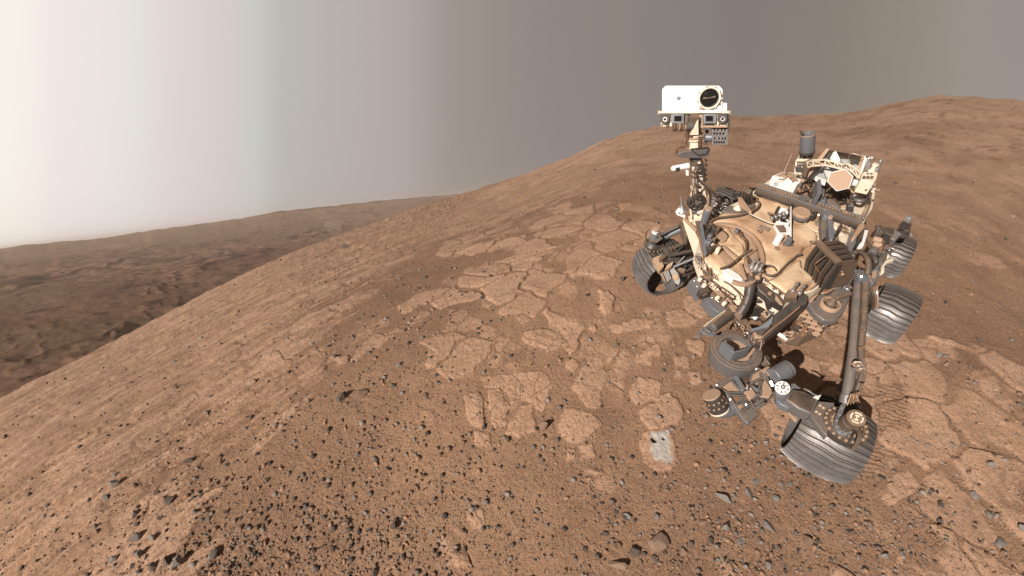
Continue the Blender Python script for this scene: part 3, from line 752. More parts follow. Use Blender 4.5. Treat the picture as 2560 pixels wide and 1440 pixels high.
# the other rocks one can count, strewn over the slope
U = np.array(usedxy)
cnt = 0; tries = 0
ZONES = [((200, 1180), (760, 1440), 62, 13), ((0, 880), (1500, 1440), 42, 8), ((1440, 1150), (2120, 1440), 48, 14), ((2150, 900), (2560, 1440), 24, 11),
         ((600, 420), (1600, 880), 26, 7), ((1900, 300), (2560, 850), 13, 7)]
for (a, b_, nn, sz) in ZONES:
    k = 0
    while k < nn and tries < 6000:
        tries += 1
        px = random.uniform(a[0], b_[0]); py = a[1] + (b_[1] - a[1]) * random.random() ** 0.8
        if 1580 < px < 2300 and 200 < py < 1150: continue
        g = ground_px(px, py)
        if g is None or np.linalg.norm(g - CP) > 40: continue
        if float(fbm(np.array(g[0] * 0.9), np.array(g[1] * 0.9), 2, 301)) < -0.15 and random.random() < .8: continue
        s = rp(g, sz * random.lognormvariate(0, 0.32)) * 0.5
        if np.min(np.hypot(U[:, 0] - g[0], U[:, 1] - g[1]) - U[:, 2]) < s * 1.2: continue
        kd = random.choices('gdt', (5, 3, 2))[0]
        o = put_rock((g[0], g[1], tz(g[0], g[1])), s, kd, random.randrange(5), (1, random.uniform(.6, 1), random.uniform(.6, 1.1)), random.uniform(0, 6.28))
        tag(o, 'small loose angular stone strewn on the red slope', 'rock', 'small loose stones strewn over the slope'); k += 1; cnt += 1
        U = np.vstack([U, [g[0], g[1], s]])

# ---------------- pebbles: too many to count ----------------
def pebbles():
    N = 108000
    px = rng.uniform(-60, 2620, N); py = rng.uniform(300, 1500, N)
    # rays to the ground by marching, vectorised
    d = (px[:, None] - 1280) / F_PX * CX + (py[:, None] - 720) / F_PX * CY + CZ
    t = np.full(N, 0.5); alive = np.ones(N, bool); hit = np.full(N, np.nan)
    for _ in range(330):
        p = CP + d * t[:, None]; zt, _r = macro(p[:, 0], p[:, 1]); dz = p[:, 2] - zt
        new = alive & (dz < 0.0005 * t); hit[new] = t[new]; alive &= ~new
        t = np.where(alive, t + np.maximum(dz * 0.55, 0.001 * t), t); alive &= t < 30
        if not alive.any(): break
    ok = ~np.isnan(hit); P = (CP + d * np.nan_to_num(hit)[:, None])[ok]; h = hit[ok]
    zt, rk, ck, pl, _tn = terrain(P[:, 0], P[:, 1])
    dens = fbm(P[:, 0] * 0.8 + 4, P[:, 1] * 0.8, 4, 311); near = sstep(5.5, 3.6, h)
    pr = (0.30 + 0.42 * sstep(-0.40, 0.7, dens + 0.35 * fbm(P[:, 0] * 3, P[:, 1] * 3, 3, 312))) * (1 - 0.80 * rk) * (0.62 + 0.38 * near) * (1 - pl * .9)
    left = sstep(1500, 400, px[ok]); pr = pr * (0.75 + 0.35 * left)
    rightq = sstep(1500, 2000, px[ok]) * sstep(1150, 900, py[ok]); pr = pr * (1 - 0.6 * rightq)
    keep = rng.random(len(P)) < pr; P = P[keep]; zt = zt[keep]; h = h[keep]; n = len(P)
    size = np.clip(rng.lognormal(math.log(0.0060), 0.72, n), 0.0032, 0.028) * (0.7 + 0.3 * h / 4.0)
    # base shape
    bm = bmesh.new(); bmesh.ops.create_icosphere(bm, subdivisions=1, radius=1.0); bv = np.array([v.co[:] for v in bm.verts]); bf = np.array([[v.index for v in f.verts] for f in bm.faces]); bm.free()
    nb = len(bv)
    jit = 1 + rng.uniform(-0.42, 0.30, (n, nb, 1)); sc = np.stack([np.ones(n), rng.uniform(.55, 1, n), rng.uniform(.45, .95, n)], 1)
    a = rng.uniform(0, 2 * math.pi, n); ca, sa = np.cos(a), np.sin(a)
    v = bv[None] * jit * sc[:, None] * size[:, None, None]
    x = v[..., 0] * ca[:, None] - v[..., 1] * sa[:, None]; y = v[..., 0] * sa[:, None] + v[..., 1] * ca[:, None]
    v = np.stack([x + P[:, 0:1], y + P[:, 1:2], v[..., 2] + (zt + size * 0.10)[:, None]], -1).reshape(-1, 3)
    f = (bf[None] + (np.arange(n) * nb)[:, None, None]).reshape(-1, 3)
    me = bpy.data.meshes.new('pebbles'); me.vertices.add(len(v)); me.vertices.foreach_set('co', v.ravel().astype(np.float32))
    me.loops.add(f.size); me.loops.foreach_set('vertex_index', f.ravel().astype(np.int32))
    me.polygons.add(len(f)); me.polygons.foreach_set('loop_start', np.arange(0, f.size, 3, dtype=np.int32)); me.polygons.foreach_set('loop_total', np.full(len(f), 3, np.int32))
    me.update(calc_edges=True)
    at = me.attributes.new('tone', 'FLOAT', 'POINT'); at.data.foreach_set('value', np.repeat(rng.random(n), nb).astype(np.float32))
    me.materials.append(M['pebble']); o = bpy.data.objects.new('pebbles', me); COL.objects.link(o); tag(o, kind='stuff'); return n
NP = pebbles(); print('pebbles', NP, 'rocks', cnt + len(NAMED))

# ======================= THE ROVER =======================
rover = bpy.data.objects.new('rover', None); COL.objects.link(rover)
tag(rover, 'dusty six wheeled exploration rover with a camera mast standing on the red slope', 'rover')
def pt(mb, name, mat, parent=None, bevel=0.0, ang=35):
    return mb.build(name, M[mat], rover if parent is None else parent, bevel, ang)
def a1(X, Y): return (1560 + X / 3.2, 180 + Y / 3.2)
def a2(X, Y): return (1560 + X / 3.2, 600 + Y / 3.2)
def a4(X, Y): return (1880 + X / 4.644, 310 + Y / 4.644)       # rear deck close-up
def a5(X, Y): return (1580 + X / 4.8, 480 + Y / 4.8)           # left suspension close-up
def b2(X, Y): return (1860 + X / 4.8, 480 + Y / 4.8)           # deck close-up
def b3(X, Y): return (2080 + X / 4.0, 540 + Y / 4.0)
def b4(X, Y): return (1720 + X / 5.54, 820 + Y / 5.54)
def b5(X, Y): return (1900 + X / 4.5, 900 + Y / 4.5)
def b6(X, Y): return (1700 + X / 6.547, 640 + Y / 6.547)
def Vs(f, pts, h): return [V(*f(*p), h) for p in pts]
def ident(x, y): return (x, y)
DN = np.array([0, 0, -1.0])
def bolts(mb, pts, r=0.008, up=(0, 0, 1), t=0.006):
    for p in pts: mb.cyl(np.array(p), np.array(p) + np.array(up) * t, r, r * 0.8, 8)
def along(p0, p1, n, e0=0.0, e1=1.0):
    p0 = np.array(p0); p1 = np.array(p1); return [p0 + (p1 - p0) * (e0 + (e1 - e0) * k / max(1, n - 1)) for k in range(n)]

# ---- wheels ----
WARP = lambda s: 0.022 * math.sin(s * 2.6) + 0.010 * math.sin(s * 7)
def wheel(c, R, W, yaw, inner=1):
    """tread drum with raised grousers; spokes, rim and hub are its sub-parts. inner = which end is open towards the camera"""
    c = np.array(c, float); ax = np.array([math.cos(yaw), math.sin(yaw), 0.0]); u = np.array([-math.sin(yaw), math.cos(yaw), 0.0]); w = np.array([0, 0, 1.0])
    NW = 15; vs = []; fs = []; GR = 32; AL = []
    for g in range(GR):
        st_ = 2 * math.pi / GR
        for da, hh in ((-.020, 0), (-.013, 1), (.013, 1), (.022, 0), (.075, 0), (st_ * .5, 0), (st_ - .030, 0)): AL.append((g * st_ + da, hh))
    NS = len(AL); hg = 0.018 * R / 0.29
    crown = lambda s: R - (0.050 if W > .45 else 0.032) * R / 0.29 * abs(s) ** 2.6
    for a_, hh in AL:
        for j in range(NW):
            s = -1 + 2 * j / (NW - 1); a = a_ + WARP(s); vs.append(c + ax * s * W / 2 + (crown(s) + hg * hh) * (math.cos(a) * u + math.sin(a) * w))
    off = len(vs)
    for a_, hh in AL:
        for j in range(NW):
            s = -1 + 2 * j / (NW - 1); a = a_ + WARP(s); vs.append(c + ax * s * W / 2 + (crown(s) - 0.012) * (math.cos(a) * u + math.sin(a) * w))
    for i in range(NS):
        i2 = (i + 1) % NS
        for j in range(NW - 1):
            fs.append((i * NW + j, i2 * NW + j, i2 * NW + j + 1, i * NW + j + 1)); fs.append((off + i * NW + j, off + i * NW + j + 1, off + i2 * NW + j + 1, off + i2 * NW + j))
        for j in (0, NW - 1): fs.append((i * NW + j, i2 * NW + j, off + i2 * NW + j, off + i * NW + j))
    wh = pt(MB().add(vs, fs), 'wheel', 'tread', ang=28)
    wh.data.materials.append(M['grouser_shade'])
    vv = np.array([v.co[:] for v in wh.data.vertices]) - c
    for pl_ in wh.data.polygons:                              # shadow lines behind the grousers, painted as dark strips
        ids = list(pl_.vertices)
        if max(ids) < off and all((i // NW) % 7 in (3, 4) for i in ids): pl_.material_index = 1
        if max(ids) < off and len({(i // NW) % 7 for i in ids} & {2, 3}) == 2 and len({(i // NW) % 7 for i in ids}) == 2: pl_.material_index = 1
    rm = MB(); rm.ring(c + ax * 0.03, ax, R - 0.05, R - 0.085, 0.03, 48); pt(rm, 'rim', 'dgrey', wh)
    for k in range(3):
        for sgn in (-1, 1):
            a0 = 2 * math.pi * k / 3 + 0.3; pts = []
            for t in np.linspace(0, 1, 7):
                a = a0 + sgn * 0.55 * math.sin(t * math.pi / 2) ; rr = 0.06 + (R - 0.07 - 0.06) * t
                pts.append(c + ax * (0.02 - 0.05 * math.sin(t * math.pi)) + rr * (math.cos(a) * u + math.sin(a) * w))
            pt(MB().tube(pts, 0.011, 6), 'spoke', 'black', wh)
    pt(MB().cyl(c - ax * W * 0.32, c + ax * W * 0.30, 0.075, 0.065, 24), 'hub', 'dgrey', wh, 0.004)
    return c, ax
def gz(x, y): return float(macro(np.array(x), np.array(y))[0]) - 0.008
def wheel_at(px, py, R, W, yaw):
    h = R
    for _ in range(6):
        p = V(px, py, h); h = gz(p[0], p[1]) + R - 0.012
    wheel(p, R, W, math.radians(yaw)); return p
def yaw_for(px, py, h, ang):
    p = V(px, py, h); best = None
    for k in range(0, 180):
        y = math.radians(k); q = p + 0.1 * np.array([math.cos(y), math.sin(y), 0]); v = q - CP
        sx_ = 1280 + F_PX * v.dot(CX) / v.dot(CZ) - px; sy_ = 720 + F_PX * v.dot(CY) / v.dot(CZ) - py
        e = abs((math.degrees(math.atan2(sy_, sx_)) - ang + 90) % 180 - 90)
        if best is None or e < best[0]: best = (e, k)
    return best[1]
FL = wheel_at(2066, 1092, 0.310, 0.50, yaw_for(2066, 1092, .3, 26))
FR = wheel_at(1655, 668, 0.30, 0.36, yaw_for(1655, 668, .3, 56))
ML = wheel_at(2221, 784, 0.280, 0.335, yaw_for(2228, 786, .3, 24))
RL = wheel_at(2236, 640, 0.250, 0.235, yaw_for(2243, 638, .3, 18))
MR = wheel_at(1806, 515, 0.24, 0.30, 95)

MB.RS = 0.64; MB.TS = 0.52; MB.BS = 0.8
# ---- body and deck ----
HD = 1.15
body_px = [(1757, 545), (1748, 610), (1765, 655), (1795, 682), (1840, 712), (1878, 728), (1903, 706), (1966, 742), (2030, 728), (2082, 694), (2118, 645), (2146, 575), (2182, 520), (2193, 468), (2120, 440), (1935, 440), (1850, 500), (1790, 530)]
body = pt(MB().prism([V(x, y, HD - 0.01) for x, y in body_px], DN * 0.25), 'body', 'cream', bevel=0.012)
belly = pt(MB().prism([V(x, y, HD - 0.012) + DN * 0.25 for x, y in [(1790, 570), (1800, 690), (1872, 722), (2030, 715), (2080, 690), (2150, 520), (1900, 500)]], DN * 0.14), 'belly_pan', 'dgrey', bevel=0.01)
def sheet(name, f, pts, h, th, mat, parent=None, puff=0.0, n=26):
    """a soft raised panel: outline filled with a fine grid whose edge rolls down"""
    P = np.array([V(*f(*p), h)[:2] for p in pts]); mn = P.min(0) - 0.01; mx = P.max(0) + 0.01
    st = max((mx - mn)) / (n * 2.2); xs = np.arange(mn[0], mx[0] + st, st); ys = np.arange(mn[1], mx[1] + st, st)
    Xg, Yg = np.meshgrid(xs, ys, indexing='ij'); d = sdpoly(Xg, Yg, P)
    # outline pulled in: snap outside points just beyond the edge away
    ok = d > -st * 0.75; zg = h - th * (1 - sstep(-st * 0.3, max(th * 1.1, st), d)) + puff * sstep(0, 0.18, d) + 0.004 * fbm(Xg * 9, Yg * 9, 3, 401)
    idx = -np.ones(Xg.shape, int); vs = []
    for i in range(len(xs)):
        for j in range(len(ys)):
            if ok[i, j]:
                idx[i, j] = len(vs); x, y = Xg[i, j], Yg[i, j]
                if d[i, j] < 0:
                    e = 1e-3; gx = (float(sdpoly(np.array([x + e]), np.array([y]), P)[0]) - d[i, j]) / e; gy = (float(sdpoly(np.array([x]), np.array([y + e]), P)[0]) - d[i, j]) / e
                    x -= gx * d[i, j]; y -= gy * d[i, j]
                vs.append((x, y, zg[i, j]))
    fs = [(idx[i, j], idx[i + 1, j], idx[i + 1, j + 1], idx[i, j + 1]) for i in range(len(xs) - 1) for j in range(len(ys) - 1) if min(idx[i, j], idx[i + 1, j], idx[i + 1, j + 1], idx[i, j + 1]) >= 0]
    mb = MB().add(vs, fs); o = pt(mb, name, mat, parent, ang=180); s = o.modifiers.new('t', 'SOLIDIFY'); s.thickness = th * 0.9; s.offset = -1; return o
deck = sheet('deck', ident, [(1762, 540), (1752, 606), (1768, 652), (1799, 678), (1842, 706), (1877, 721), (1902, 698), (1966, 734), (2028, 722), (2078, 690), (2112, 642), (2140, 574), (2174, 522), (2184, 470), (2115, 444), (1938, 444), (1856, 504), (1795, 533)], HD + 0.02, 0.03, 'deck', n=34)
# soft panels on the deck
sheet('deck_blanket', b2, [(90, 270), (350, 385), (560, 370), (760, 365), (900, 500), (880, 600), (730, 660), (690, 760), (600, 790), (520, 860), (430, 950), (330, 880), (240, 850), (255, 700), (200, 560), (80, 460), (-60, 420), (-120, 340)], HD + 0.05, 0.025, 'deck', puff=0.012)
sheet('deck_blanket', b2, [(290, 1040), (430, 970), (540, 870), (620, 800), (700, 790), (720, 900), (860, 1010), (850, 1050), (730, 1180), (650, 1210), (500, 1230), (400, 1150), (250, 1050)], HD + 0.05, 0.03, 'deck', puff=0.02)
sheet('deck_blanket', a5, [(1180, 620), (1090, 620), (1200, 700), (1270, 790), (1350, 750), (1370, 700), (1350, 620), (1250, 520), (1200, 450), (1160, 400), (1080, 420)], HD + 0.05, 0.025, 'deck', puff=0.01)
sheet('deck_blanket', a5, [(960, 700), (1080, 880), (1110, 900), (1240, 870), (1300, 860), (1240, 790), (1130, 690), (1080, 640), (1000, 670)], HD + 0.045, 0.03, 'tan', puff=0.01)
sheet('deck_blanket', a5, [(950, 330), (1090, 245), (1250, 230), (1440, 240), (1530, 300), (1530, 420), (1400, 380), (1200, 360), (1050, 360), (960, 390)], HD + 0.045, 0.02, 'deck', puff=0.008)
# round lid seen as an outline at the mast's foot
mb = MB(); c = V(*a5(1050, 520), HD + 0.055); mb.cyl(c - [0, 0, .03], c, 0.115, 0.112, 36); pt(mb, 'round_cover', 'tan', bevel=0.004)
mb = MB(); mb.ring(c + np.array([0, 0, .008]), (0, 0, 1), 0.122, 0.108, 0.02, 40, 20, 300); pt(mb, 'cover_seal', 'cable')
bm_ = MB(); bolts(bm_, along(V(*a5(1000, 520), HD + .058), V(*a5(1040, 590), HD + .058), 5)); pt(bm_, 'bolt_row', 'cable')
# the big flat ring on the left front of the deck
rc = [(950, 395), (1080, 375), (1200, 390), (1330, 430), (1450, 510), (1520, 610), (1560, 720), (1570, 850), (1540, 960), (1490, 1040), (1400, 1090), (1300, 1090), (1210, 1060)]
mb = MB(); P = Vs(a5, rc, HD + 0.075)
Q = []
for i in range(len(P) - 1):
    p0 = P[max(i - 1, 0)]; p1 = P[i]; p2 = P[i + 1]; p3 = P[min(i + 2, len(P) - 1)]
    for k in range(5):
        t = k / 5; Q.append(0.5 * ((2 * p1) + (-p0 + p2) * t + (2 * p0 - 5 * p1 + 4 * p2 - p3) * t * t + (-p0 + 3 * p1 - 3 * p2 + p3) * t ** 3))
Q.append(P[-1]); Cn = sum(Q) / len(Q)
vs = []; fs = []
for q in Q:
    d = q - Cn; d[2] = 0; d /= np.linalg.norm(d); vs += [q + d * 0.018, q - d * 0.018, q - d * 0.018 + DN * .03, q + d * 0.018 + DN * .03]
for i in range(len(Q) - 1):
    for k in range(4): fs.append((i * 4 + k, i * 4 + (k + 1) % 4, i * 4 + 4 + (k + 1) % 4, i * 4 + 4 + k))
rg = pt(MB().add(vs, fs), 'bearing_ring', 'tan', bevel=0.003)
bm_ = MB(); bolts(bm_, [q + np.array([0, 0, .001]) for q in Q[::2]], 0.006); pt(bm_, 'bolt_circle', 'silver', rg)
sheet('ring_floor', a5, [(1200, 410), (1330, 450), (1440, 530), (1510, 640), (1545, 800), (1520, 930), (1450, 1010), (1330, 900), (1380, 700), (1340, 600)], HD + 0.04, 0.02, 'tan')
for a, b_ in (((1490, 680), (1330, 800)), ((1370, 800), (1430, 1000)), ((1300, 860), (1360, 1050))):
    pt(MB().beam(V(*a5(*a), HD + .065), V(*a5(*b_), HD + .065), 0.022, 0.02), 'deck_rib', 'tan', bevel=.003)
# slat with a row of bolts
pt(MB().beam(V(*a5(1095, 655), HD + .075), V(*a5(1275, 800), HD + .075), 0.026, 0.02), 'deck_strip', 'tan', bevel=.003)
bm_ = MB(); bolts(bm_, along(V(*a5(1100, 655), HD + .092), V(*a5(1270, 795), HD + .092), 7)); pt(bm_, 'bolt_row', 'silver')
# white lip above the arm joint
mb = MB().prism(Vs(a5, [(1090, 930), (1110, 895), (1200, 930), (1290, 990), (1335, 1040), (1330, 1065), (1240, 1050), (1140, 1000)], HD + .05), DN * .09); pt(mb, 'white_lip', 'brightw', bevel=.006)
# front white faces
mb = MB().prism([V(1797, 690, HD - .03), V(1850, 722, HD - .03), V(1872, 735, HD - .03), V(1872, 735, .92), V(1850, 722, .92), V(1797, 690, .92)], (0.012, 0.004, 0)); pt(mb, 'front_panel', 'cream', bevel=.004)
# calibration marks, name plate
def mark(c, r, th=0.003, name='deck_target'):
    o = pt(MB().cyl(c, c + np.array([0, 0, th]), r, r, 24), name, 'black')
    g = MB().ring(c + np.array([0, 0, th + .0025]), (0, 0, 1), r * .82, r * .66, 0.002, 24)
    for sx_, sy_ in ((1, 1), (-1, -1)):
        q = c + np.array([0, 0, th + .002]); g.prism([q, q + np.array([sx_ * r * .5, 0, 0]), q + np.array([sx_ * r * .34, sy_ * r * .34, 0]), q + np.array([0, sy_ * r * .5, 0])], (0, 0, .002))
    pt(g, 'target_mark', 'tan', o)
for f, x, y in ((b2, 402, 672), (b2, 193, 466), (b2, 820, 603), (b2, 312, 260)): mark(V(*f(x, y), HD + .066), 0.036)
mb = MB().prism(Vs(b2, [(205, 395), (325, 440), (295, 475), (175, 425)], HD + .066), DN * -.004); pl = pt(mb, 'name_plate', 'grey')
mb = MB()
for k in range(4):
    a = (200 + k * 2, 402 + k * 13 ); mb.beam(V(*b2(213 - k * 9, 404 + k * 9), HD + .072), V(*b2(308 - k * 9, 442 + k * 9), HD + .072), .004, .002)
pt(mb, 'plate_lines', 'tan', pl)

# ---- cables and sleeves lying on the deck ----
def cab(name, f, pts, h, r, mat, parent=None, lift=None, sub=5, n=7):
    P = [V(*f(*p), (h if not hasattr(h, '__len__') else h[i])) for i, p in enumerate(pts)]
    return pt(MB().tube(P, r, n, sub), name, mat, parent)
HC = HD + .075
for dy, rr, mt in ((0, .014, 'hose'), (9, .009, 'cable'), (-10, .009, 'copper')):
    cab('deck_cable', a5, [(930, 370 + dy), (1000, 320 + dy), (1120, 300 + dy), (1280, 280 + dy), (1400, 245 + dy), (1500, 190 + dy), (1530, 130 + dy), (1480, 90 + dy), (1380, 70 + dy)], HC, rr, mt)
for dy, rr, mt in ((0, .012, 'hose'), (10, .008, 'cable'), (-9, .008, 'copper')):
    cab('deck_cable', a5, [(1060, 920 + dy), (1150, 890 + dy), (1220, 840 + dy), (1290, 785 + dy), (1350, 745 + dy), (1440, 690 + dy)], HC + .02, rr, mt)
    cab('deck_cable', b2, [(700, 745 + dy), (640, 760 + dy), (590, 800 + dy), (520, 860 + dy), (450, 930 + dy), (400, 980 + dy), (330, 1005 + dy), (250, 980 + dy), (225, 930 + dy), (270, 885 + dy), (350, 895 + dy), (390, 940 + dy)], HC, rr, mt)
cab('deck_cable', b2, [(60, 255), (150, 300), (260, 350), (330, 375), (380, 380)], HC, .008, 'cream')
cab('deck_cable', b2, [(60, 268), (150, 314), (260, 364), (340, 390)], HC, .007, 'cable')
cab('deck_cable', b2, [(730, 340), (740, 390), (790, 430), (850, 470), (900, 490), (920, 560)], HC, .006, 'cream')
cab('deck_cable', a5, [(1360, 740), (1380, 650), (1370, 580), (1330, 530), (1300, 470)], HC + .02, .012, 'cable')
cab('deck_cable', a5, [(1345, 745), (1365, 650), (1350, 590), (1300, 540), (1260, 470)], HC + .015, .009, 'copper')
cab('deck_cable', a5, [(1360, 745), (1400, 800), (1430, 860), (1430, 930)], HC + .02, .011, 'hose')
cab('deck_cable', a5, [(1350, 745), (1380, 810), (1400, 900), (1450, 960)], HC + .02, .009, 'copper')
mb = MB().box(V(*a5(1255, 465), HC + .02), (.03, 0, 0), (0, .022, 0), (0, 0, .02)); pt(mb, 'cable_clamp', 'blue', bevel=.003)

# ---- sample inlet group in the deck's middle ----
def cup(px, py, h0, h1, r, mat='brightw', name='inlet_cup', f=b2):
    p0 = V(*f(px, py), h1); base = p0.copy(); base[2] = h0
    return pt(MB().lathe(base, (0, 0, 1), [(0, r), (h1 - h0, r), (h1 - h0, r * .78), (h1 - h0 - .03, r * .74)], 28), name, mat)
cup(462, 210, HD + .05, HD + .17, .040); cup(430, 525, HD + .06, HD + .15, .048)
cov = pt(MB().lathe(V(*b2(672, 284), HD + .09), (0, 0, 1), [(0, .112), (.03, .122), (.045, .122), (.05, .105), (.046, .10)], 48), 'round_lid', 'tan', bevel=.002)
pt(MB().lathe(V(*b2(672, 294), HD + .085), (0, 0, 1), [(0, .126), (.026, .126)], 48), 'lid_rim', 'grey', cov)
mb = MB().box(V(*b2(452, 440), HD + .10), (CX * .062), np.array([-.05, -.05, 0]) * 1.0, (0, 0, .04)); bx = pt(mb, 'sample_tray', 'brightw', bevel=.008)
mb = MB().box(V(*b2(450, 436), HD + .142), (CX * .046), np.array([-.038, -.038, 0]), (0, 0, .003)); pt(mb, 'tray_window', 'brown', bx)
mb = MB()
for a, b_ in (((560, 180), (560, 560)), ((528, 385), (528, 500)), ((385, 360), (528, 385)), ((528, 385), (556, 345)), ((510, 430), (556, 430)), ((510, 455), (556, 455)), ((510, 480), (556, 480)), ((500, 505), (556, 505))):
    mb.beam(V(*b2(*a), HD + .15), V(*b2(*b_), HD + .15), .010, .018)
pt(mb, 'tray_frame', 'brightw', bevel=.002)
mb = MB().prism(Vs(b2, [(470, 590), (595, 590), (595, 640), (470, 640)], HD + .07), DN * .03); ft = pt(mb, 'foot_plate', 'grey', bevel=.003)
pt(MB().box(V(*b2(538, 590), HD + .13), CX * .020, (.018, .018, 0), (0, 0, .045)), 'foot_post', 'blue', ft, .003)
for x, y, r, l in ((385, 250, .022, .15), (552, 190, .018, .10), (840, 285, .024, .10)):
    p = V(*b2(x, y), HD + .05 + l / 2); pt(MB().cyl(p - [0, 0, l / 2], p + [0, 0, l / 2], r, r * .9, 16), 'deck_post', 'black', bevel=.003)
mb = MB(); c = V(*b2(455, 290), HD + .16)
mb.cyl(c - CX * .085 - [0, 0, .03], c + CX * .02 + [0, 0, .03], .038, .034, 20); p1 = pt(mb, 'inlet_motor', 'dgrey', bevel=.003)
for k in range(4): pt(MB().cyl(c - CX * (.09 - .03 * k) + [0, 0, -.032 + .017 * k], c - CX * (.082 - .03 * k) + [0, 0, -.028 + .017 * k], .044, .044, 20), 'motor_band', 'silver', p1)
mb = MB(); mb.cyl(V(*b2(480, 330), HD + .05), V(*b2(480, 300), HD + .17), .045, .03, 18); pt(mb, 'inlet_body', 'black', bevel=.003)
mb = MB(); mb.ring(V(*b2(480, 345), HD + .12), (0, 0, 1), .068, .055, .012, 28); pt(mb, 'inlet_hoop', 'brightw')
pt(MB().box(V(*b2(455, 255), HD + .12), CX * .045, (.03, .03, 0), (0, 0, .05)), 'inlet_housing', 'brightw', bevel=.006)

# ---- differential bar across the deck ----
hb = HD + .14
BL = V(*a4(60, 735), hb); BR = V(*a4(1270, 1135), hb); BM = (BL + BR) / 2
mb = MB(); mb.beam(BL, BR, .082, .04); bar = pt(mb, 'differential_bar', 'brown', bevel=.004)
dirb = (BR - BL) / np.linalg.norm(BR - BL); sdb = np.cross(dirb, [0, 0, 1])
if sdb.dot(CP - BM) < 0: sdb = -sdb
for s in (0.040, -0.040):
    pt(MB().beam(BL + sdb * s + [0, 0, .022], BR + sdb * s + [0, 0, .018], .008, .03), 'bar_flange', 'grey', bar, .002)
pt(MB().beam(BL + sdb * .05 + [0, 0, -.03], BR + sdb * .05 + [0, 0, -.03], .015, .03), 'bar_web', 'dgrey', bar, .003)
bm_ = MB(); bolts(bm_, along(BL + sdb * .028 + [0, 0, .020], BR + sdb * .028 + [0, 0, .020], 34) + along(BL - sdb * .028 + [0, 0, .020], BR - sdb * .028 + [0, 0, .020], 34), .0045); pt(bm_, 'bolt_row', 'cream', bar)
c = V(*a4(605, 865), hb + .027); mb = MB().ring(c + [0, 0, .012], (0, 0, 1), .072, .046, .012, 36).cyl(c, c + [0, 0, .016], .028, .026, 28); pt(mb, 'pivot_disc', 'grey', bar)
c = V(*a4(1085, 1030), hb + .027); pt(MB().ring(c + [0, 0, .006], (0, 0, 1), .034, .024, .005, 24), 'bar_mark', 'tan', bar)
mb = MB()
for k in range(3): mb.beam(V(*a4(90 + 100 * k * 2.2, 745 + 74 * k), hb - .08), V(*a4(210 + 100 * k * 2.2, 800 + 74 * k), hb - .09), .07, .08)
pt(mb, 'bar_support', 'brown', bar, .004)
# bright rear deck plates in front of and behind the bar
sheet('rear_deck_plate', a4, [(940, 1110), (1195, 1150), (1150, 1280), (1090, 1430), (1000, 1400), (1020, 1290), (950, 1180)], HD + .06, .02, 'cream')
sheet('rear_deck_plate', a4, [(90, 790), (330, 860), (560, 960), (760, 1030), (760, 1060), (640, 1010), (480, 950), (300, 900), (110, 830)], HD + .06, .02, 'cream')
sheet('rear_deck_plate', a4, [(1060, 1000), (1240, 1100), (1310, 1000), (1390, 820), (1370, 760), (1180, 920)], HD + .07, .02, 'cream')
mb = MB().prism([V(*a4(1215, 1160), HD + .05), V(*a4(1300, 1090), HD + .05), V(*a4(1390, 900), HD + .05), V(*a4(1395, 820), HD + .3), V(*a4(1395, 900), HD + .16), V(*a4(1310, 1130), HD + .1)], DN * .02); pt(mb, 'side_rail', 'cream', bevel=.004)

# ---- tall grey bracket right of the inlets ----
mb = MB()
lo = HD + .08; hi = HD + .42
P = Vs(b2, [(950, 215), (1060, 225), (1090, 540), (1065, 580), (1035, 570), (1010, 300), (960, 280)], HD + .30); mb.prism(P, -CZ * .0 + np.array([0, 0, -.05])); br = pt(mb, 'stow_bracket', 'blue', bevel=.006)
pt(MB().prism(Vs(b2, [(945, 230), (1005, 300), (985, 540), (945, 560), (925, 400)], HD + .26), DN * .06), 'bracket_cheek', 'grey', br, .004)
pt(MB().prism(Vs(b2, [(1000, 300), (1035, 320), (1050, 590), (1020, 600), (985, 560)], HD + .22), DN * .14), 'bracket_web', 'dgrey', br, .004)
c = V(*b2(1040, 300), HD + .31); pt(MB().cyl(c - [0, 0, .01], c + [0, 0, .012], .028, .024, 24), 'bracket_boss', 'tan', br)
c = V(*b2(925, 500), HD + .16); pt(MB().cyl(c, c + CX * .11 + [0, 0, .02], .045, .04, 24), 'bracket_motor', 'blue', br, .003)
pt(MB().prism(Vs(b2, [(1090, 480), (1140, 560), (1120, 590), (960, 620), (930, 590)], HD + .10), DN * .04), 'bracket_foot', 'grey', br, .003)
mb = MB(); mb.lathe(V(*b2(885, 380), HD + .05), (0, 0, 1), [(0, .045), (.05, .045), (.06, .02), (.16, .018), (.17, .012)], 20); pt(mb, 'uhf_probe', 'silver')
pt(MB().cyl(V(*b2(885, 345), HD + .12), V(*b2(895, 275), HD + .30), .020, .016, 14), 'probe_stem', 'cream')

# ---- finned electronics rack and the wire fans beside it ----
TOPB = (V(*b2(875, 595), HD + .36), V(*b2(1140, 850), HD + .36))
rack = pt(MB().beam(TOPB[0], TOPB[1], .050, .03), 'radiator_rack', 'brown', bevel=.004)
bd = (TOPB[1] - TOPB[0]); bl = np.linalg.norm(bd); bd /= bl; sd_ = np.cross(bd, [0, 0, 1]);
if sd_.dot(V(*b2(740, 800), HD) - TOPB[0]) < 0: sd_ = -sd_
for k in range(9):
    q = TOPB[0] + bd * (bl * (k + .3) / 9)
    prof = [(0.0, -.01), (0.16, -.02), (0.25, -.09), (0.24, -.16), (0.32, -.24), (0.30, -.33), (0.02, -.33), (-.02, -.18)]
    P = [q + sd_ * a * (1.22 - 0.3 * k / 9) + np.array([0, 0, z]) for a, z in prof]
    pt(MB().prism(P, bd * .007), 'radiator_fin', 'dgrey' if k % 2 else 'brown', rack)
pt(MB().beam(TOPB[0] + [0, 0, -.19] + sd_ * .05, TOPB[1] + [0, 0, -.17] + sd_ * .05, .04, .25), 'rack_core', 'black', rack)
mb = MB()
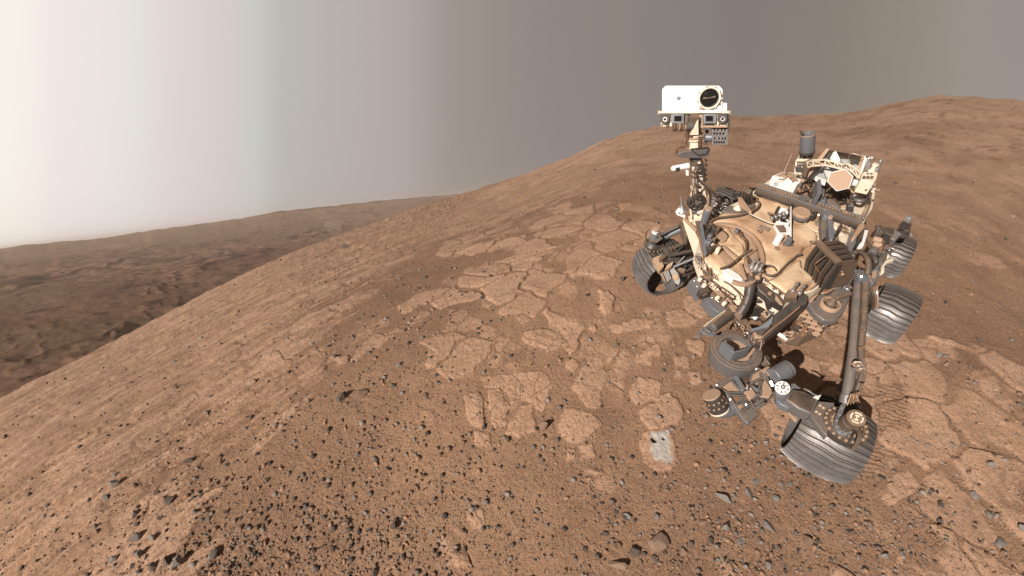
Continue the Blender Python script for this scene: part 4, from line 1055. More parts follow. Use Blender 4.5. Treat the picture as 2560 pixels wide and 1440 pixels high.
for q0 in along(TOPB[0] + sd_ * .36 + [0, 0, -.12], TOPB[1] + sd_ * .26 + [0, 0, -.12], 7): mb.cyl(q0, q0 + np.array([0, 0, -.26]), .006, .006, 6)
mb.tube([TOPB[0] + sd_ * .38 + [0, 0, -.30], TOPB[1] + sd_ * .28 + [0, 0, -.30]], .007, 6); pt(mb, 'rack_rods', 'grey', rack)
pt(MB().cyl(TOPB[1] + [0, 0, -.02], TOPB[1] + [0, 0, -.36], .010, .010, 8), 'rack_leg', 'dgrey', rack)
cab('rack_cable', b2, [(1010, 760), (930, 800), (870, 850), (850, 870), (900, 960), (950, 1020)], [HD + .36, HD + .38, HD + .36, HD + .30, HD + .22, HD + .12], .009, 'copper')
for k in range(26):
    t = k / 25; a = (1010 + 150 * t + random.uniform(-12, 12), 665 + 210 * t + random.uniform(-14, 14)); b_ = (1265 - 10 * t + random.uniform(-8, 8), 750 + 190 * t + random.uniform(-14, 14))
    if k > 15: a = (1120 + random.uniform(-15, 15), 860 + 16 * (k - 15)); b_ = (1235 + random.uniform(-8, 8), 860 + 15 * (k - 15) + random.uniform(-8, 8))
    mx_ = ((a[0] + b_[0]) / 2 + random.uniform(-20, 20), (a[1] + b_[1]) / 2 - 18 + random.uniform(-10, 10))
    cab('wire_bundle', b2, [a, mx_, b_], [HD + .16, HD + .22 + .03 * random.random(), HD + .12], random.choice((.008, .010, .012)), random.choice(('copper', 'tan', 'brown', 'copper')), sub=5, n=6)
for k in range(9):
    a = (960 + random.uniform(0, 60), 615 + random.uniform(0, 25)); cab('wire_bundle', b2, [a, (a[0] + 70, a[1] + random.uniform(-8, 8)), (a[0] + 150, a[1] + 30 + random.uniform(-10, 10))], [HD + .12, HD + .16, HD + .08], .007, random.choice(('copper', 'tan', 'cream')), n=6)
for k in range(8):
    a = (1105 + random.uniform(0, 60), 400 + random.uniform(0, 80)); cab('wire_bundle', b2, [a, (a[0] + 50, a[1] - 20 + random.uniform(-20, 20)), (a[0] + 110, a[1] + 40 + random.uniform(-30, 30))], [HD + .1, HD + .14, HD + .08], .006, random.choice(('copper', 'tan')), n=6)
pt(MB().prism(Vs(b2, [(1165, 365), (1185, 380), (1150, 460), (1125, 465), (1120, 440)], HD + .20), DN * .1), 'black_clip', 'black', bevel=.003)
# pivot block on the right with the ribbed silver hub
mb = MB().prism(Vs(b2, [(1290, 470), (1370, 480), (1350, 600), (1300, 700), (1240, 690), (1265, 570)], HD + .10), DN * .22); pv = pt(mb, 'pivot_block', 'blue', bevel=.006)
pt(MB().prism(Vs(b2, [(1400, 350), (1450, 360), (1460, 420), (1380, 500), (1330, 560), (1300, 540), (1330, 480)], HD + .14), DN * .12), 'pivot_cap', 'tan', pv, .010)
pt(MB().prism(Vs(b2, [(1440, 450), (1497, 460), (1440, 640), (1380, 640)], HD + .02), DN * .05), 'white_side_plate', 'brightw', bevel=.004)
pt(MB().prism(Vs(b2, [(1400, 440), (1450, 460), (1420, 580), (1360, 590)], HD + .06), DN * .08), 'connector_block', 'black', bevel=.003)
hc = V(*b2(1295, 930), HD - .02); hx = V(*b2(1200, 900), HD - .02) - hc; hx /= np.linalg.norm(hx)
mb = MB().lathe(hc, hx, [(0, .13), (.02, .135), (.03, .11), (.12, .10), (.13, .085), (.17, .08)], 36); hub = pt(mb, 'rocker_pivot', 'grey', bevel=.003)
for k in range(10):
    a = 2 * math.pi * k / 10; _, u_, w_ = MB().frame(hx); q = hc + hx * .03 + (math.cos(a) * u_ + math.sin(a) * w_) * .112
    pt(MB().beam(q, q + hx * .10, .014, .03, up=(math.cos(a) * u_ + math.sin(a) * w_)), 'pivot_rib', 'silver', hub, .002)

MB.RS = 1.0; MB.TS = 0.62; MB.BS = 1.0
# ======================= mast and camera head =======================
MBase = V(1746, 545, HD); MTop = Dp(1738, 300, 4.12)
nm = np.cross(CX, MTop - MBase); nm /= np.linalg.norm(nm)
if nm.dot(CP - MBase) < 0: nm = -nm
def MP(px, py, off=0.0):                      # point on the mast's own upright plane, off metres in front of it
    d = ray(px, py); return CP + d * ((MBase + nm * off - CP).dot(nm) / d.dot(nm))
def mcyl(name, a, b, ra, rb, mat, off=0.0, parent=None, n=28, bevel=.003):
    p0, p1 = MP(*a, off), MP(*b, off); return pt(MB().cyl(p0, p1, rp(p0, ra), rp(p1, rb), n), name, mat, parent, bevel)
UPm = (MTop - MBase) / np.linalg.norm(MTop - MBase)
mast = mcyl('mast', (1745, 560), (1741, 395), 15, 11.5, 'cream')
for (a, b, r, mt) in (((1746, 560), (1746, 538), 24, 'cream'), ((1746, 492), (1745, 482), 19, 'tan'), ((1745, 482), (1745, 470), 16, 'black'), ((1745, 470), (1744, 463), 17, 'cream'), ((1744, 455), (1744, 447), 14.5, 'brightw'),
                      ((1743, 440), (1743, 436), 15, 'dgrey'), ((1742, 428), (1742, 424), 14.5, 'black'), ((1741, 412), (1741, 396), 14, 'brown'), ((1740, 398), (1740, 394), 15.5, 'dgrey')):
    mcyl('mast_collar', a, b, r, r, mt, 0, mast)
# flange of little posts round the collar
for k in range(9):
    a = (1727 + 4.6 * k, 492); b = (1730 + 3.8 * k, 476); p0, p1 = MP(*a, .055), MP(*b, .045); pt(MB().beam(p0, p1, .010, .010, nm), 'collar_rib', 'cream', mast)
c = MP(1743, 507, .085); mb = MB().lathe(c - nm * .05, nm, [(0, rp(c, 22)), (.05, rp(c, 22)), (.055, rp(c, 19)), (.04, rp(c, 17))], 36); dr = pt(mb, 'mast_joint', 'black', mast)
for k in range(7):
    a = 2 * math.pi * k / 7; q = c + (CX * math.cos(a) + UPm * math.sin(a)) * rp(c, 11.5); pt(MB().cyl(q - nm * .02, q + nm * .012, rp(c, 3.4), rp(c, 2.6), 12), 'joint_stud', 'dgrey', dr)
pt(MB().cyl(c - nm * .02, c + nm * .006, rp(c, 6.5), rp(c, 6), 20), 'joint_core', 'grey', dr)
mb = MB()
for x0, x1 in ((1724, 1728), (1764, 1760)): mb.beam(MP(x0, 500, .06), MP(x1, 552, .08), .012, .02, nm)
mb.beam(MP(1724, 552, .08), MP(1766, 556, .08), .02, .02, nm); pt(mb, 'joint_frame', 'cream', mast, .002)
mb = MB().cyl(MP(1764, 540, .02), MP(1762, 490, .02), rp(c, 14), rp(c, 13), 24); pt(mb, 'mast_foot', 'tan', mast, .004)
# cable loop at the base
pt(MB().tube([MP(1745, 450, .06), MP(1760, 462, .07), MP(1774, 480, .08), MP(1776, 500, .06), MP(1772, 520, .06), MP(1780, 538, .04), MP(1800, 545, .0)], .018, 10, 5), 'mast_cable', 'dgrey', mast)
pt(MB().tube([MP(1748, 447, .07), MP(1766, 462, .08), MP(1778, 475, .09), MP(1790, 490, .03), MP(1800, 505, -.02)], .016, 8, 5), 'mast_cable', 'brown', mast)
pt(MB().tube([MP(1753, 400, .07), MP(1757, 420, .07), MP(1759, 440, .07), MP(1758, 455, .07)], .022, 8, 5), 'mast_cable', 'dgrey', mast)
for k in range(10): pt(MB().box(MP(1765, 400 + 6 * k, .07), CX * .008, UPm * .006, nm * .014), 'cable_tie', 'copper' if k % 2 else 'black', mast)
for k in range(26):
    a = (1732 + random.uniform(0, 24), random.uniform(402, 540)); pt(MB().box(MP(*a, .058 + random.uniform(-.008, .016)), CX * random.uniform(.006, .018), UPm * random.uniform(.005, .014), nm * .01), 'mast_fitting', random.choice(('cream', 'silver', 'black', 'brown', 'copper', 'brightw')), mast, .001)
for k in range(5):
    a = (1733 + k * 3, random.uniform(410, 425)); pt(MB().tube([MP(a[0], a[1], .07), MP(a[0] + random.uniform(-6, 6), a[1] + 25, .085), MP(a[0] + random.uniform(-3, 3), a[1] + 50, .07), MP(a[0] + random.uniform(-4, 8), a[1] + 75, .075)], .006, 6, 4), 'mast_wire', random.choice(('copper', 'cable', 'tan')), mast)
# wind boom
p0, p1 = MP(1722, 414, .03), MP(1684, 421, .03)
boom = pt(MB().cyl(p0, p1, rp(p0, 7.5), rp(p0, 7), 22).ball(p1, rp(p0, 7)), 'wind_boom', 'brightw', mast)
d_ = (p1 - p0); pt(MB().box(p0 + d_ * .78 + nm * .026, d_ * .13, UPm * .013, nm * .006), 'boom_window', 'dgrey', boom, .002)
pt(MB().box(p0 + d_ * .78 - UPm * .026, d_ * .16, nm * .014, UPm * .005), 'boom_sensor', 'dgrey', boom)
pt(MB().box(MP(1718, 432, .04), CX * .012, UPm * .026, nm * .01), 'boom_bracket', 'brightw', mast, .002)
# second small boom low on the mast
mb = MB().prism([MP(1688, 528, .02), MP(1697, 518, .02), MP(1712, 536, .04), MP(1710, 542, .04), MP(1690, 534, .02)], nm * .03); pt(mb, 'small_boom', 'brightw', mast, .003)
q = MP(1705, 520, .03); pt(MB().lathe(q - UPm * .04, UPm, [(0, .05), (.01, .05), (.03, .03), (.07, .02), (.09, .012), (.16, .010)], 20), 'uv_sensor', 'silver', mast)
# curved tray under the neck
tray = pt(MB().prism([MP(1690, 386, .05), MP(1698, 376, .05), MP(1728, 373, .06), MP(1765, 368, .06), MP(1773, 371, .06), MP(1768, 386, .06), MP(1750, 392, .06), MP(1700, 391, .05)], nm * .04), 'mast_tray', 'grey', mast, .004)
mb = MB()
for a, b in (((1727, 373), (1745, 388)), ((1745, 388), (1765, 385)), ((1765, 385), (1773, 370)), ((1727, 373), (1772, 368))): mb.beam(MP(*a, .105), MP(*b, .105), .010, .010, nm)
pt(mb, 'tray_frame', 'dgrey', tray, .001)
for k in range(4):
    o_ = k * 2.2; pt(MB().tube([MP(1712, 322 + o_, .05), MP(1713 + o_, 340, .05), MP(1718 - o_, 355, .05), MP(1714, 364 + o_, .05), MP(1698, 366 + o_, .05), MP(1689 + o_, 374, .05), MP(1690 + o_, 388 - o_, .05), MP(1698, 391 - o_, .05)], .010, 7, 6), 'neck_cable', ('copper', 'cable', 'brown', 'copper')[k], mast)
mcyl('neck', (1738, 372), (1738, 342), 15, 14, 'cream', 0, mast)
for y, r, mt in ((346, 19, 'cream'), (340, 21, 'tan'), (336, 17, 'cream')): mcyl('neck_collar', (1738, y + 2), (1738, y - 2), r, r, mt, 0, mast)
pt(MB().box(MP(1750, 356, .06), CX * .016, UPm * .05, nm * .012), 'neck_connector', 'black', mast, .002)
for k in range(6): pt(MB().box(MP(1750, 347 + 3.6 * k, .075), CX * .012, UPm * .003, nm * .004), 'connector_rib', 'copper', mast)
pt(MB().prism([MP(1724, 336, .06), MP(1744, 298, .06), MP(1745, 336, .06)], nm * .02), 'neck_gusset', 'cream', mast, .002)
pt(MB().box(MP(1735, 315, 0.0), CX * .05, UPm * .09, nm * .05), 'yoke', 'brown', mast, .006)
for k in range(9): pt(MB().box(MP(1746.5, 300 + 4 * k, .065), CX * .007, UPm * .004, nm * .012), 'yoke_rib', 'black', mast)
p0 = MP(1683, 318, .02); mot = pt(MB().cyl(p0, MP(1728, 317, .02), rp(p0, 9), rp(p0, 9), 20), 'elevation_motor', 'brown', mast, .003)
for k in range(6): pt(MB().cyl(MP(1685 + 5 * k, 318, .02), MP(1687.5 + 5 * k, 318, .02), rp(p0, 10.5 - (k % 2)), rp(p0, 10.5 - (k % 2)), 20), 'motor_band', ('cable', 'copper', 'tan')[k % 3], mot)
pt(MB().cyl(MP(1718, 315, .05), MP(1731, 315, .05), rp(p0, 9), rp(p0, 9), 20), 'motor_cap', 'grey', mot)

# camera head: box on a base plate, two square and two round eyes below it
HC0 = Dp(1736, 262, 4.06); hn = -ray(1736, 262); hn /= np.linalg.norm(hn)
hu = -(CY - hn * CY.dot(hn)); hu /= np.linalg.norm(hu); hx_ = np.cross(hu, hn)
if hx_.dot(CX) < 0: hx_ = -hx_
def HP(px, py, off=0.0):
    d = ray(px, py); return CP + d * ((HC0 + hn * off - CP).dot(hn) / d.dot(hn))
pxm = dep(HC0) / F_PX
def hbox(name, x0, y0, x1, y1, off, depth, mat, parent, bevel=.003, ch=None):
    pts = [(x0, y1), (x0, y0), (x1, y0), (x1, y1)] if not ch else [(x0, y1), (x0, y0 + ch), (x0 + ch, y0), (x1 - ch, y0), (x1, y0 + ch), (x1, y1)]
    return pt(MB().prism([HP(x, y, off) for x, y in pts], -hn * depth), name, mat, parent, bevel)
head = hbox('camera_head', 1655, 214, 1807, 280, 0.0, .30, 'brightw', None, .006, 9)
hbox('head_side_box', 1796, 257, 1818, 281, -.02, .2, 'brightw', head, .005)
hbox('head_base', 1647, 278, 1823, 283.5, .03, .36, 'cream', head, .002)
hbox('head_base_lip', 1746, 275, 1803, 282, .04, .05, 'brightw', head, .002)
for x in (1644, 1821): hbox('base_lug', x, 276, x + 6, 286, .02, .08, 'tan', head, .002)
c = HP(1773, 245, .0); R26 = 27 * pxm
tb = pt(MB().lathe(c - hn * .02, hn, [(0, R26), (.045, R26), (.055, R26 * .97), (.055, R26 * .82), (.02, R26 * .80)], 56), 'telescope_ring', 'cream', head)
pt(MB().lathe(c, hn, [(0, R26 * .80), (.032, R26 * .80), (.032, R26 * .74), (.012, R26 * .73)], 48), 'telescope_barrel', 'black', tb)
pt(MB().lathe(c, hn, [(0, R26 * .74), (.012, R26 * .74), (.017, R26 * .4), (.019, 0.001)], 40), 'telescope_lens', 'lens', tb)
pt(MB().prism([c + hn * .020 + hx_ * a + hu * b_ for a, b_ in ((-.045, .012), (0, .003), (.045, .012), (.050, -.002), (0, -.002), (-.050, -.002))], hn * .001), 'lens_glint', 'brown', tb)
for k in range(16):
    a = 2 * math.pi * (k + .5) / 16; q = c + hn * .034 + (hx_ * math.cos(a) + hu * math.sin(a)) * R26 * .99; pt(MB().box(q, hx_ * .005, hu * .005, hn * .008), 'ring_clip', 'cream' if k % 2 else 'brown', tb)
pt(MB().prism([HP(1746, 276, .02), HP(1752, 262, .02), HP(1760, 276, .02)], hn * .02), 'ring_gusset', 'tan', head, .001)
for (x, y) in [(1668, y) for y in (219, 231, 242, 253, 264)] + [(x, 276) for x in (1680, 1695, 1710, 1725, 1738)] + [(x, y) for x in (1744, 1803) for y in (232, 246, 259, 270)] + [(1763, 219), (1772, 218), (1781, 219), (1797, 219)] + [(1740, 273), (1801, 273)]:
    q = HP(x, y); pt(MB().cyl(q, q + hn * .004, .0042, .0036, 8), 'head_bolt', 'grey', head)
q = HP(1697, 246); pt(MB().cyl(q, q + hn * .003, 5.0 * pxm, 5.0 * pxm, 26), 'head_target', 'grey', head)
# round eyes on white plates
for (x, y, x0, x1) in ((1663, 298, 1652, 1680), (1806, 297, 1789, 1819)):
    pl = hbox('navigation_plate', x0, 284, x1, 316, 0.0, .04, 'cream', head, .003); c = HP(x, y)
    hbox('eye_hood', x - 12, 285, x + 13, 294, .02, .03, 'dgrey', pl, .003)
    r_ = 11.5 * pxm
    pt(MB().lathe(c, hn, [(0, r_), (.035, r_), (.04, r_ * .9), (.04, r_ * .62), (.03, r_ * .55)], 32), 'eye_barrel', 'dgrey', pl)
    pt(MB().lathe(c + hn * .03, hn, [(0, r_ * .5), (.006, r_ * .5), (.006, r_ * .38), (.003, r_ * .36)], 26), 'eye_ring', 'silver', pl)
    pt(MB().cyl(c + hn * .03, c + hn * .038, r_ * .30, r_ * .22, 20), 'eye_lens', 'lens', pl)
    for dx, dy in ((-8, 14), (9, 14), (9, -9)): q = HP(x + dx, y + dy); pt(MB().cyl(q, q + hn * .006, .008, .008, 10), 'plate_screw', 'dgrey', pl)
    q = HP(x + (6 if x < 1700 else -12), 317); pt(MB().cyl(q + hu * .012, q - hu * .014, .014, .009, 12), 'plate_foot', 'brown', pl)
for (x0, x1) in ((1678, 1710), (1758, 1791)):
    o_ = hbox('colour_camera', x0, 285, x1, 309, .035, .16, 'blue', head, .004)
    xm = (x0 + x1) / 2 + (1 if x0 < 1700 else -1)
    hbox('camera_opening', xm - 9, 290, xm + 9, 303, .0375, .012, 'lens', o_, .001)
    for a, b in (((xm - 10, 289), (xm + 10, 289)), ((xm + 10, 289), (xm + 10, 304)), ((xm + 10, 304), (xm - 10, 304)), ((xm - 10, 304), (xm - 10, 289))):
        pt(MB().beam(HP(*a, .040), HP(*b, .040), .005, .006, hn), 'opening_frame', 'grey', o_)
q = HP(1775, 309, -.02); pt(MB().cyl(q - hn * .10, q + hn * .02, 11 * pxm, 10 * pxm, 24), 'camera_motor', 'dgrey', head, .002)
hbox('inner_baffle', 1711, 284, 1720, 318, .0, .10, 'brown', head); hbox('inner_baffle', 1745, 284, 1757, 320, .0, .10, 'tan', head)
hbox('head_bracket', 1726, 284, 1746, 296, .01, .12, 'brown', head, .003); hbox('side_shield', 1820, 284, 1825, 328, .0, .20, 'black', head, .002)
hbox('lower_rail', 1757, 314, 1819, 319, .02, .10, 'tan', head, .002); hbox('lower_rail', 1758, 319, 1775, 325, .01, .06, 'dgrey', head, .002)
# slotted electronics box hanging under the right eyes
sb = hbox('slotted_box', 1779, 320, 1820, 362, -.02, .12, 'grey', head, .003)
for y, xs in ((324, (1786, 1794, 1804, 1812)), (334, (1785, 1792, 1800, 1808)), (346, (1786, 1797, 1806, 1813)), (356, (1786, 1792, 1798, 1804, 1810))):
    for x in xs: hbox('box_slot', x - 2, y - 2.5, x + (2.5 if y != 334 else 3), y + 2.5, -.018, .01, 'lens', sb, 0)
    pt(MB().beam(HP(1781, y + 5.5, -.017), HP(1818, y + 5.5, -.017), .004, .004, hn), 'box_rib', 'brown', sb)
q = HP(1779, 344, -.07); pt(MB().cyl(q, HP(1763, 343, -.07), 11 * pxm, 10 * pxm, 24), 'box_motor', 'blue', head, .003)
pt(MB().prism([HP(1760, 362, -.1), HP(1768, 362, -.1), HP(1772, 325, -.1), HP(1764, 325, -.1)], -hn * .04), 'box_arm', 'dgrey', head, .003)

# ======================= rear deck =======================
def R4(x, y, h): return V(*a4(x, y), h)
# helical antenna: grey can on a truss
hq = HD + .62
bot = V(2018, 374, hq)
upv_ = hu
def KP(px, py, off=0.0, ref=None):            # upright plane facing the camera through ref
    rf = bot if ref is None else ref; nn = -ray(2018, 400); nn = nn - UPm * nn.dot(UPm); nn /= np.linalg.norm(nn)
    d = ray(px, py); return CP + d * ((rf + nn * off - CP).dot(nn) / d.dot(nn))
p0, p1 = KP(2018, 377), KP(2020, 334)
can = pt(MB().lathe(p0, p1 - p0, [(0, rp(p0, 16)), (.004, rp(p0, 16.5)), (np.linalg.norm(p1 - p0), rp(p0, 16.5)), (np.linalg.norm(p1 - p0), rp(p0, 15)), (np.linalg.norm(p1 - p0) - .02, rp(p0, 14.5))], 36), 'helix_antenna', 'blue')
pt(MB().ring(p1, p1 - p0, rp(p0, 17.2), rp(p0, 15.5), .008, 36), 'can_rim', 'tan', can); pt(MB().ring(p0, p1 - p0, rp(p0, 17.6), rp(p0, 15.5), .02, 36), 'can_base', 'dgrey', can)
pt(MB().box(KP(2004, 331, .02), CX * .012, UPm * .012, (0.01, .01, 0)), 'can_tab', 'brown', can)
for a, b in (((2006, 378), (2000, 394)), ((2006, 378), (2014, 394)), ((2018, 378), (2008, 396)), ((2018, 378), (2026, 396)), ((2031, 378), (2024, 394)), ((2031, 378), (2030, 395)), ((2012, 378), (2024, 393))):
    pt(MB().cyl(KP(*a), KP(*b), .010, .008, 8), 'antenna_strut', 'black', can)
blk = pt(MB().prism([KP(1989, 402, .03), KP(1994, 397, .0), KP(2022, 399, .0), KP(2010, 440, .03), KP(1985, 433, .05)], np.array([-.14, -.02, -.02])), 'antenna_block', 'cream', bevel=.004)
for y in (404, 411): 
    for k in range(5): pt(MB().cyl(KP(1993 + 4.2 * k, y, .04), KP(1993 + 4.2 * k, y, .055), .007, .006, 8), 'block_bolt', 'dgrey' if y > 405 else 'copper', blk)
for k in range(12):
    pt(MB().box(KP(1990 + (k % 4) * 4.2, 418 + (k // 4) * 4.5, .045), CX * .005, UPm * .005, (0.01, .01, 0)), 'block_socket', 'grey', blk)
pt(MB().prism([KP(2010, 402, .02), KP(2022, 399, .02), KP(2012, 440, .02), KP(2002, 436, .03)], np.array([.02, .02, 0])), 'block_side', 'brown', blk, .003)
MB.RS = 0.64; MB.BS = 0.9
# white instrument box with the ribbon cable
hT = HD + .27
top = [R4(235, 598, hT), R4(375, 545, hT), R4(500, 565, hT), R4(610, 640, hT), R4(520, 700, hT), R4(470, 640, hT)]
ib = pt(MB().prism(top, DN * .145), 'instrument_box', 'brightw', bevel=.010)
sheet('box_top', a4, [(262, 600), (380, 550), (490, 570), (540, 605), (455, 628)], hT + .006, .006, 'tan', ib, n=18)
fn = None
A, B_, C_, D_ = R4(235, 598, hT), R4(470, 640, hT), R4(470, 640, hT) + DN * .22, R4(235, 598, hT) + DN * .22
fx = (B_ - A) / np.linalg.norm(B_ - A); fnn = np.cross(fx, [0, 0, 1])
if fnn.dot(CP - A) < 0: fnn = -fnn
q = A + (B_ - A) * .34 + DN * .085 + fnn * .002
tg = pt(MB().cyl(q, q + fnn * .003, .030, .030, 26), 'box_target', 'black', ib); pt(MB().ring(q + fnn * .0055, fnn, .024, .018, .002, 24), 'target_ring', 'brightw', tg)
g_ = MB(); e0 = q + fnn * .004; uz = np.array([0, 0, 1.0])
for s_ in (1, -1): g_.prism([e0, e0 + fx * s_ * .012, e0 + fx * s_ * .009 + uz * s_ * .009, e0 + uz * s_ * .012], fnn * .0015)
pt(g_, 'target_wedges', 'brightw', tg)
pt(MB().box(A + (B_ - A) * .50 + DN * .045 + fnn * .002, fx * .036, uz * .012, fnn * .002), 'box_plate', 'cream', ib)
for k in range(3): pt(MB().box(A + (B_ - A) * (.42 + .10 * k) + DN * .022 + fnn * .002, fx * .010, uz * .006, fnn * .002), 'box_plate', 'grey', ib)
pt(MB().cyl(R4(380, 615, hT), R4(380, 615, hT) + [0, 0, .018], .045, .04, 24), 'box_port', 'tan', ib); pt(MB().cyl(R4(380, 612, hT), R4(380, 612, hT) + [0, 0, .07], .006, .005, 8), 'port_pin', 'dgrey', ib)
pt(MB().cyl(R4(375, 545, hT), R4(375, 545, hT) + [0, 0, .18], .003, .002, 6), 'whip_antenna', 'cream', ib)
for k in range(5):
    o_ = 12 * k; cab('ribbon_cable', a4, [(440 + o_, 628), (470 + o_, 650), (505 + o_ * .8, 720), (540 + o_ * .6, 780), (590 + o_ * .4, 800), (640, 790 + o_)], [hT + .012, hT + .012, hT - .06, HD + .16, HD + .13, HD + .12], .013, ('copper', 'tan', 'copper', 'tan', 'copper')[k], ib, n=6)
# tangled harness between the boxes
for k in range(34):
    a = (560 + random.uniform(0, 150), 600 + random.uniform(0, 200)); b = (a[0] + random.uniform(20, 130), a[1] + random.uniform(-110, 60)); mm = ((a[0] + b[0]) / 2 + random.uniform(-30, 30), (a[1] + b[1]) / 2 + random.uniform(-40, 20))
    cab('harness', a4, [a, mm, b], [HD + .12 + .05 * random.random(), HD + .2, HD + .14], random.choice((.007, .010, .013)), random.choice(('copper', 'tan', 'brown', 'cable', 'copper')), n=6)
# power source fins: long tan plates and white exchanger panels
def slab3(name, f, pts, hs, ext, mat, bevel=.003, parent=None): return pt(MB().prism([V(*f(*p), h) for p, h in zip(pts, hs)], ext), name, mat, parent, bevel)
GEN_H = HD + .42
gen = pt(MB().cyl(R4(900, 470, HD + .28), R4(1230, 500, HD + .28), .17, .17, 24), 'power_source', 'dgrey', bevel=.01)
fin_d = R4(1010, 440, GEN_H) - R4(900, 620, GEN_H)
slab3('long_fin', a4, [(868, 280), (905, 288), (640, 640), (600, 628)], [GEN_H + .16] * 2 + [GEN_H - .1] * 2, (0.0, -.02, -.05), 'tan', parent=gen)
slab3('long_fin', a4, [(905, 288), (905, 330), (720, 600), (640, 640)], [GEN_H + .16, GEN_H + .1] + [GEN_H - .1] * 2, (0.0, .01, -.03), 'dgrey', parent=gen)
slab3('long_fin', a4, [(1280, 350), (1315, 360), (1250, 550), (1212, 530)], [GEN_H + .16] * 2 + [GEN_H] * 2, (0.0, .02, -.05), 'tan', parent=gen)
slab3('long_fin', a4, [(1318, 345), (1335, 350), (1268, 545), (1254, 540)], [GEN_H + .2] * 2 + [GEN_H + .03] * 2, (0.0, .02, -.03), 'brightw', parent=gen)
slab3('back_shroud', a4, [(900, 300), (1080, 350), (1290, 375), (1255, 500), (1100, 440), (900, 440)], [GEN_H + .02, GEN_H + .02, GEN_H + .02, GEN_H - .1, GEN_H - .1, GEN_H - .1], (-.03, -.01, -.03), 'brown', parent=gen)
for p_ in (((975, 310), (1045, 450), (915, 425)), ((862, 392), (930, 410), (850, 440)), ((1200, 465), (1250, 490), (1250, 540), (1170, 520)), ((1050, 405), (1130, 412), (1150, 450), (1060, 470))):
    slab3('exchanger_panel', a4, p_, [GEN_H + .10] + [GEN_H + .02] * (len(p_) - 1), (-.02, -.02, -.03), 'brightw', parent=gen)
for p_ in (((730, 610), (850, 490), (900, 510), (880, 620), (850, 700), (740, 640)), ((730, 600), (830, 480), (870, 480), (890, 560), (860, 650))):
    slab3('exchanger_panel', a4, p_, [GEN_H - .12] * len(p_), (0, 0, -.02), 'brightw', parent=gen)
slab3('exchanger_panel', a4, ((840, 530), (930, 540), (880, 620)), [GEN_H - .04] * 3, (0, 0, -.02), 'white', parent=gen)
for x in (1345, 1365):
    pt(MB().cyl(R4(x - 20, 520, GEN_H), R4(x + 20 - (1345 == x) * 10, 390, GEN_H + .18), .020, .018, 14), 'exchanger_tube', 'brightw', gen, .002)
pt(MB().tube([R4(1320, 345, GEN_H + .2), R4(1345, 370, GEN_H + .22), R4(1375, 360, GEN_H + .2), R4(1380, 400, GEN_H + .2)], .008, 6, 4), 'exchanger_pipe', 'tan', gen)
pt(MB().tube([R4(1115, 412, GEN_H + .05), R4(1150, 345, GEN_H + .22), R4(1250, 365, GEN_H + .22), R4(1290, 380, GEN_H + .18)], .005, 6, 4), 'exchanger_pipe', 'cream', gen)
# truss boom
TB_ = [(640, 450), (700, 420), (850, 415), (960, 440), (1040, 470), (1110, 460), (1180, 500), (1260, 560)]
TC_ = [(645, 500), (720, 485), (850, 478), (960, 500), (1040, 525), (1090, 505), (1170, 560), (1240, 630)]
mb = MB(); Hb = GEN_H + .12
for i in range(7): mb.beam(R4(*TB_[i], Hb), R4(*TB_[i + 1], Hb), .012, .012); mb.beam(R4(*TC_[i], Hb - .05), R4(*TC_[i + 1], Hb - .05), .012, .012)
for i in range(8): mb.beam(R4(*TB_[i], Hb), R4(*TC_[i], Hb - .05), .009, .009)
for i in range(7): mb.beam(R4(*TB_[i], Hb), R4(*TC_[i + 1], Hb - .05), .007, .007)
trs = pt(mb, 'truss_boom', 'cream', bevel=.001)
slab3('boom_panel', a4, [(642, 472), (850, 440), (960, 468), (1040, 495), (1035, 520), (960, 495), (850, 475), (650, 498)], [Hb - .05] * 8, (0, 0, -.01), 'tan', .001, trs)
# hexagonal antenna dish
hexp = [(985, 515), (1178, 605), (1128, 745), (980, 782), (868, 668), (910, 560)]
hexp = [(1085, 520), (1180, 605), (1130, 748), (980, 783), (866, 668), (905, 560)]
Hh = HD + .48; hexn = -ray(*a4(1020, 650)); hexn /= np.linalg.norm(hexn); c = V(*a4(1022, 650), Hh)
def XP(p, off=0.0):
    d = ray(*a4(*p)); return CP + d * ((c + hexn * off - CP).dot(hexn) / d.dot(hexn))
hx6 = pt(MB().prism([XP(p) for p in hexp], -hexn * .045), 'dish_antenna', 'brightw', bevel=.006)
cc = (1022, 650); pt(MB().prism([XP((cc[0] + (p[0] - cc[0]) * .92, cc[1] + (p[1] - cc[1]) * .92), .0035) for p in hexp], -hexn * .002), 'dish_face', 'tan', hx6)
pt(MB().cyl(XP((1022, 650), -.05), XP((1100, 690), -.14), .07, .05, 20), 'dish_mount', 'grey', hx6)
# dish gimbal and cream boxes on the right
gm = pt(MB().cyl(R4(1165, 680, HD + .42), R4(1290, 690, HD + .42), .045, .045, 22), 'dish_gimbal', 'brightw', bevel=.004)
pt(MB().cyl(R4(1290, 640, HD + .48), R4(1300, 760, HD + .36), .06, .055, 24), 'gimbal_drum', 'grey', gm, .004)
pt(MB().cyl(R4(1300, 700, HD + .42), R4(1400, 760, HD + .36), .055, .045, 24), 'gimbal_drum', 'silver', gm, .004)
pt(MB().cyl(R4(1400, 755, HD + .36), R4(1480, 770, HD + .34), .022, .020, 16), 'gimbal_shaft', 'tan', gm, .003)
pt(MB().cyl(R4(1300, 780, HD + .34), R4(1310, 880, HD + .12), .05, .055, 22), 'gimbal_post', 'grey', gm, .004)
for k in range(10):
    a = 2 * math.pi * k / 10; q = R4(1350, 730, HD + .42) + np.array([math.cos(a) * .05, math.sin(a) * .05, .02 * math.sin(a * 3)]); pt(MB().box(q, (.012, 0, 0), (0, .01, 0), (0, 0, .012)), 'gimbal_fitting', random.choice(('tan', 'cream', 'silver', 'dgrey')), gm, .001)
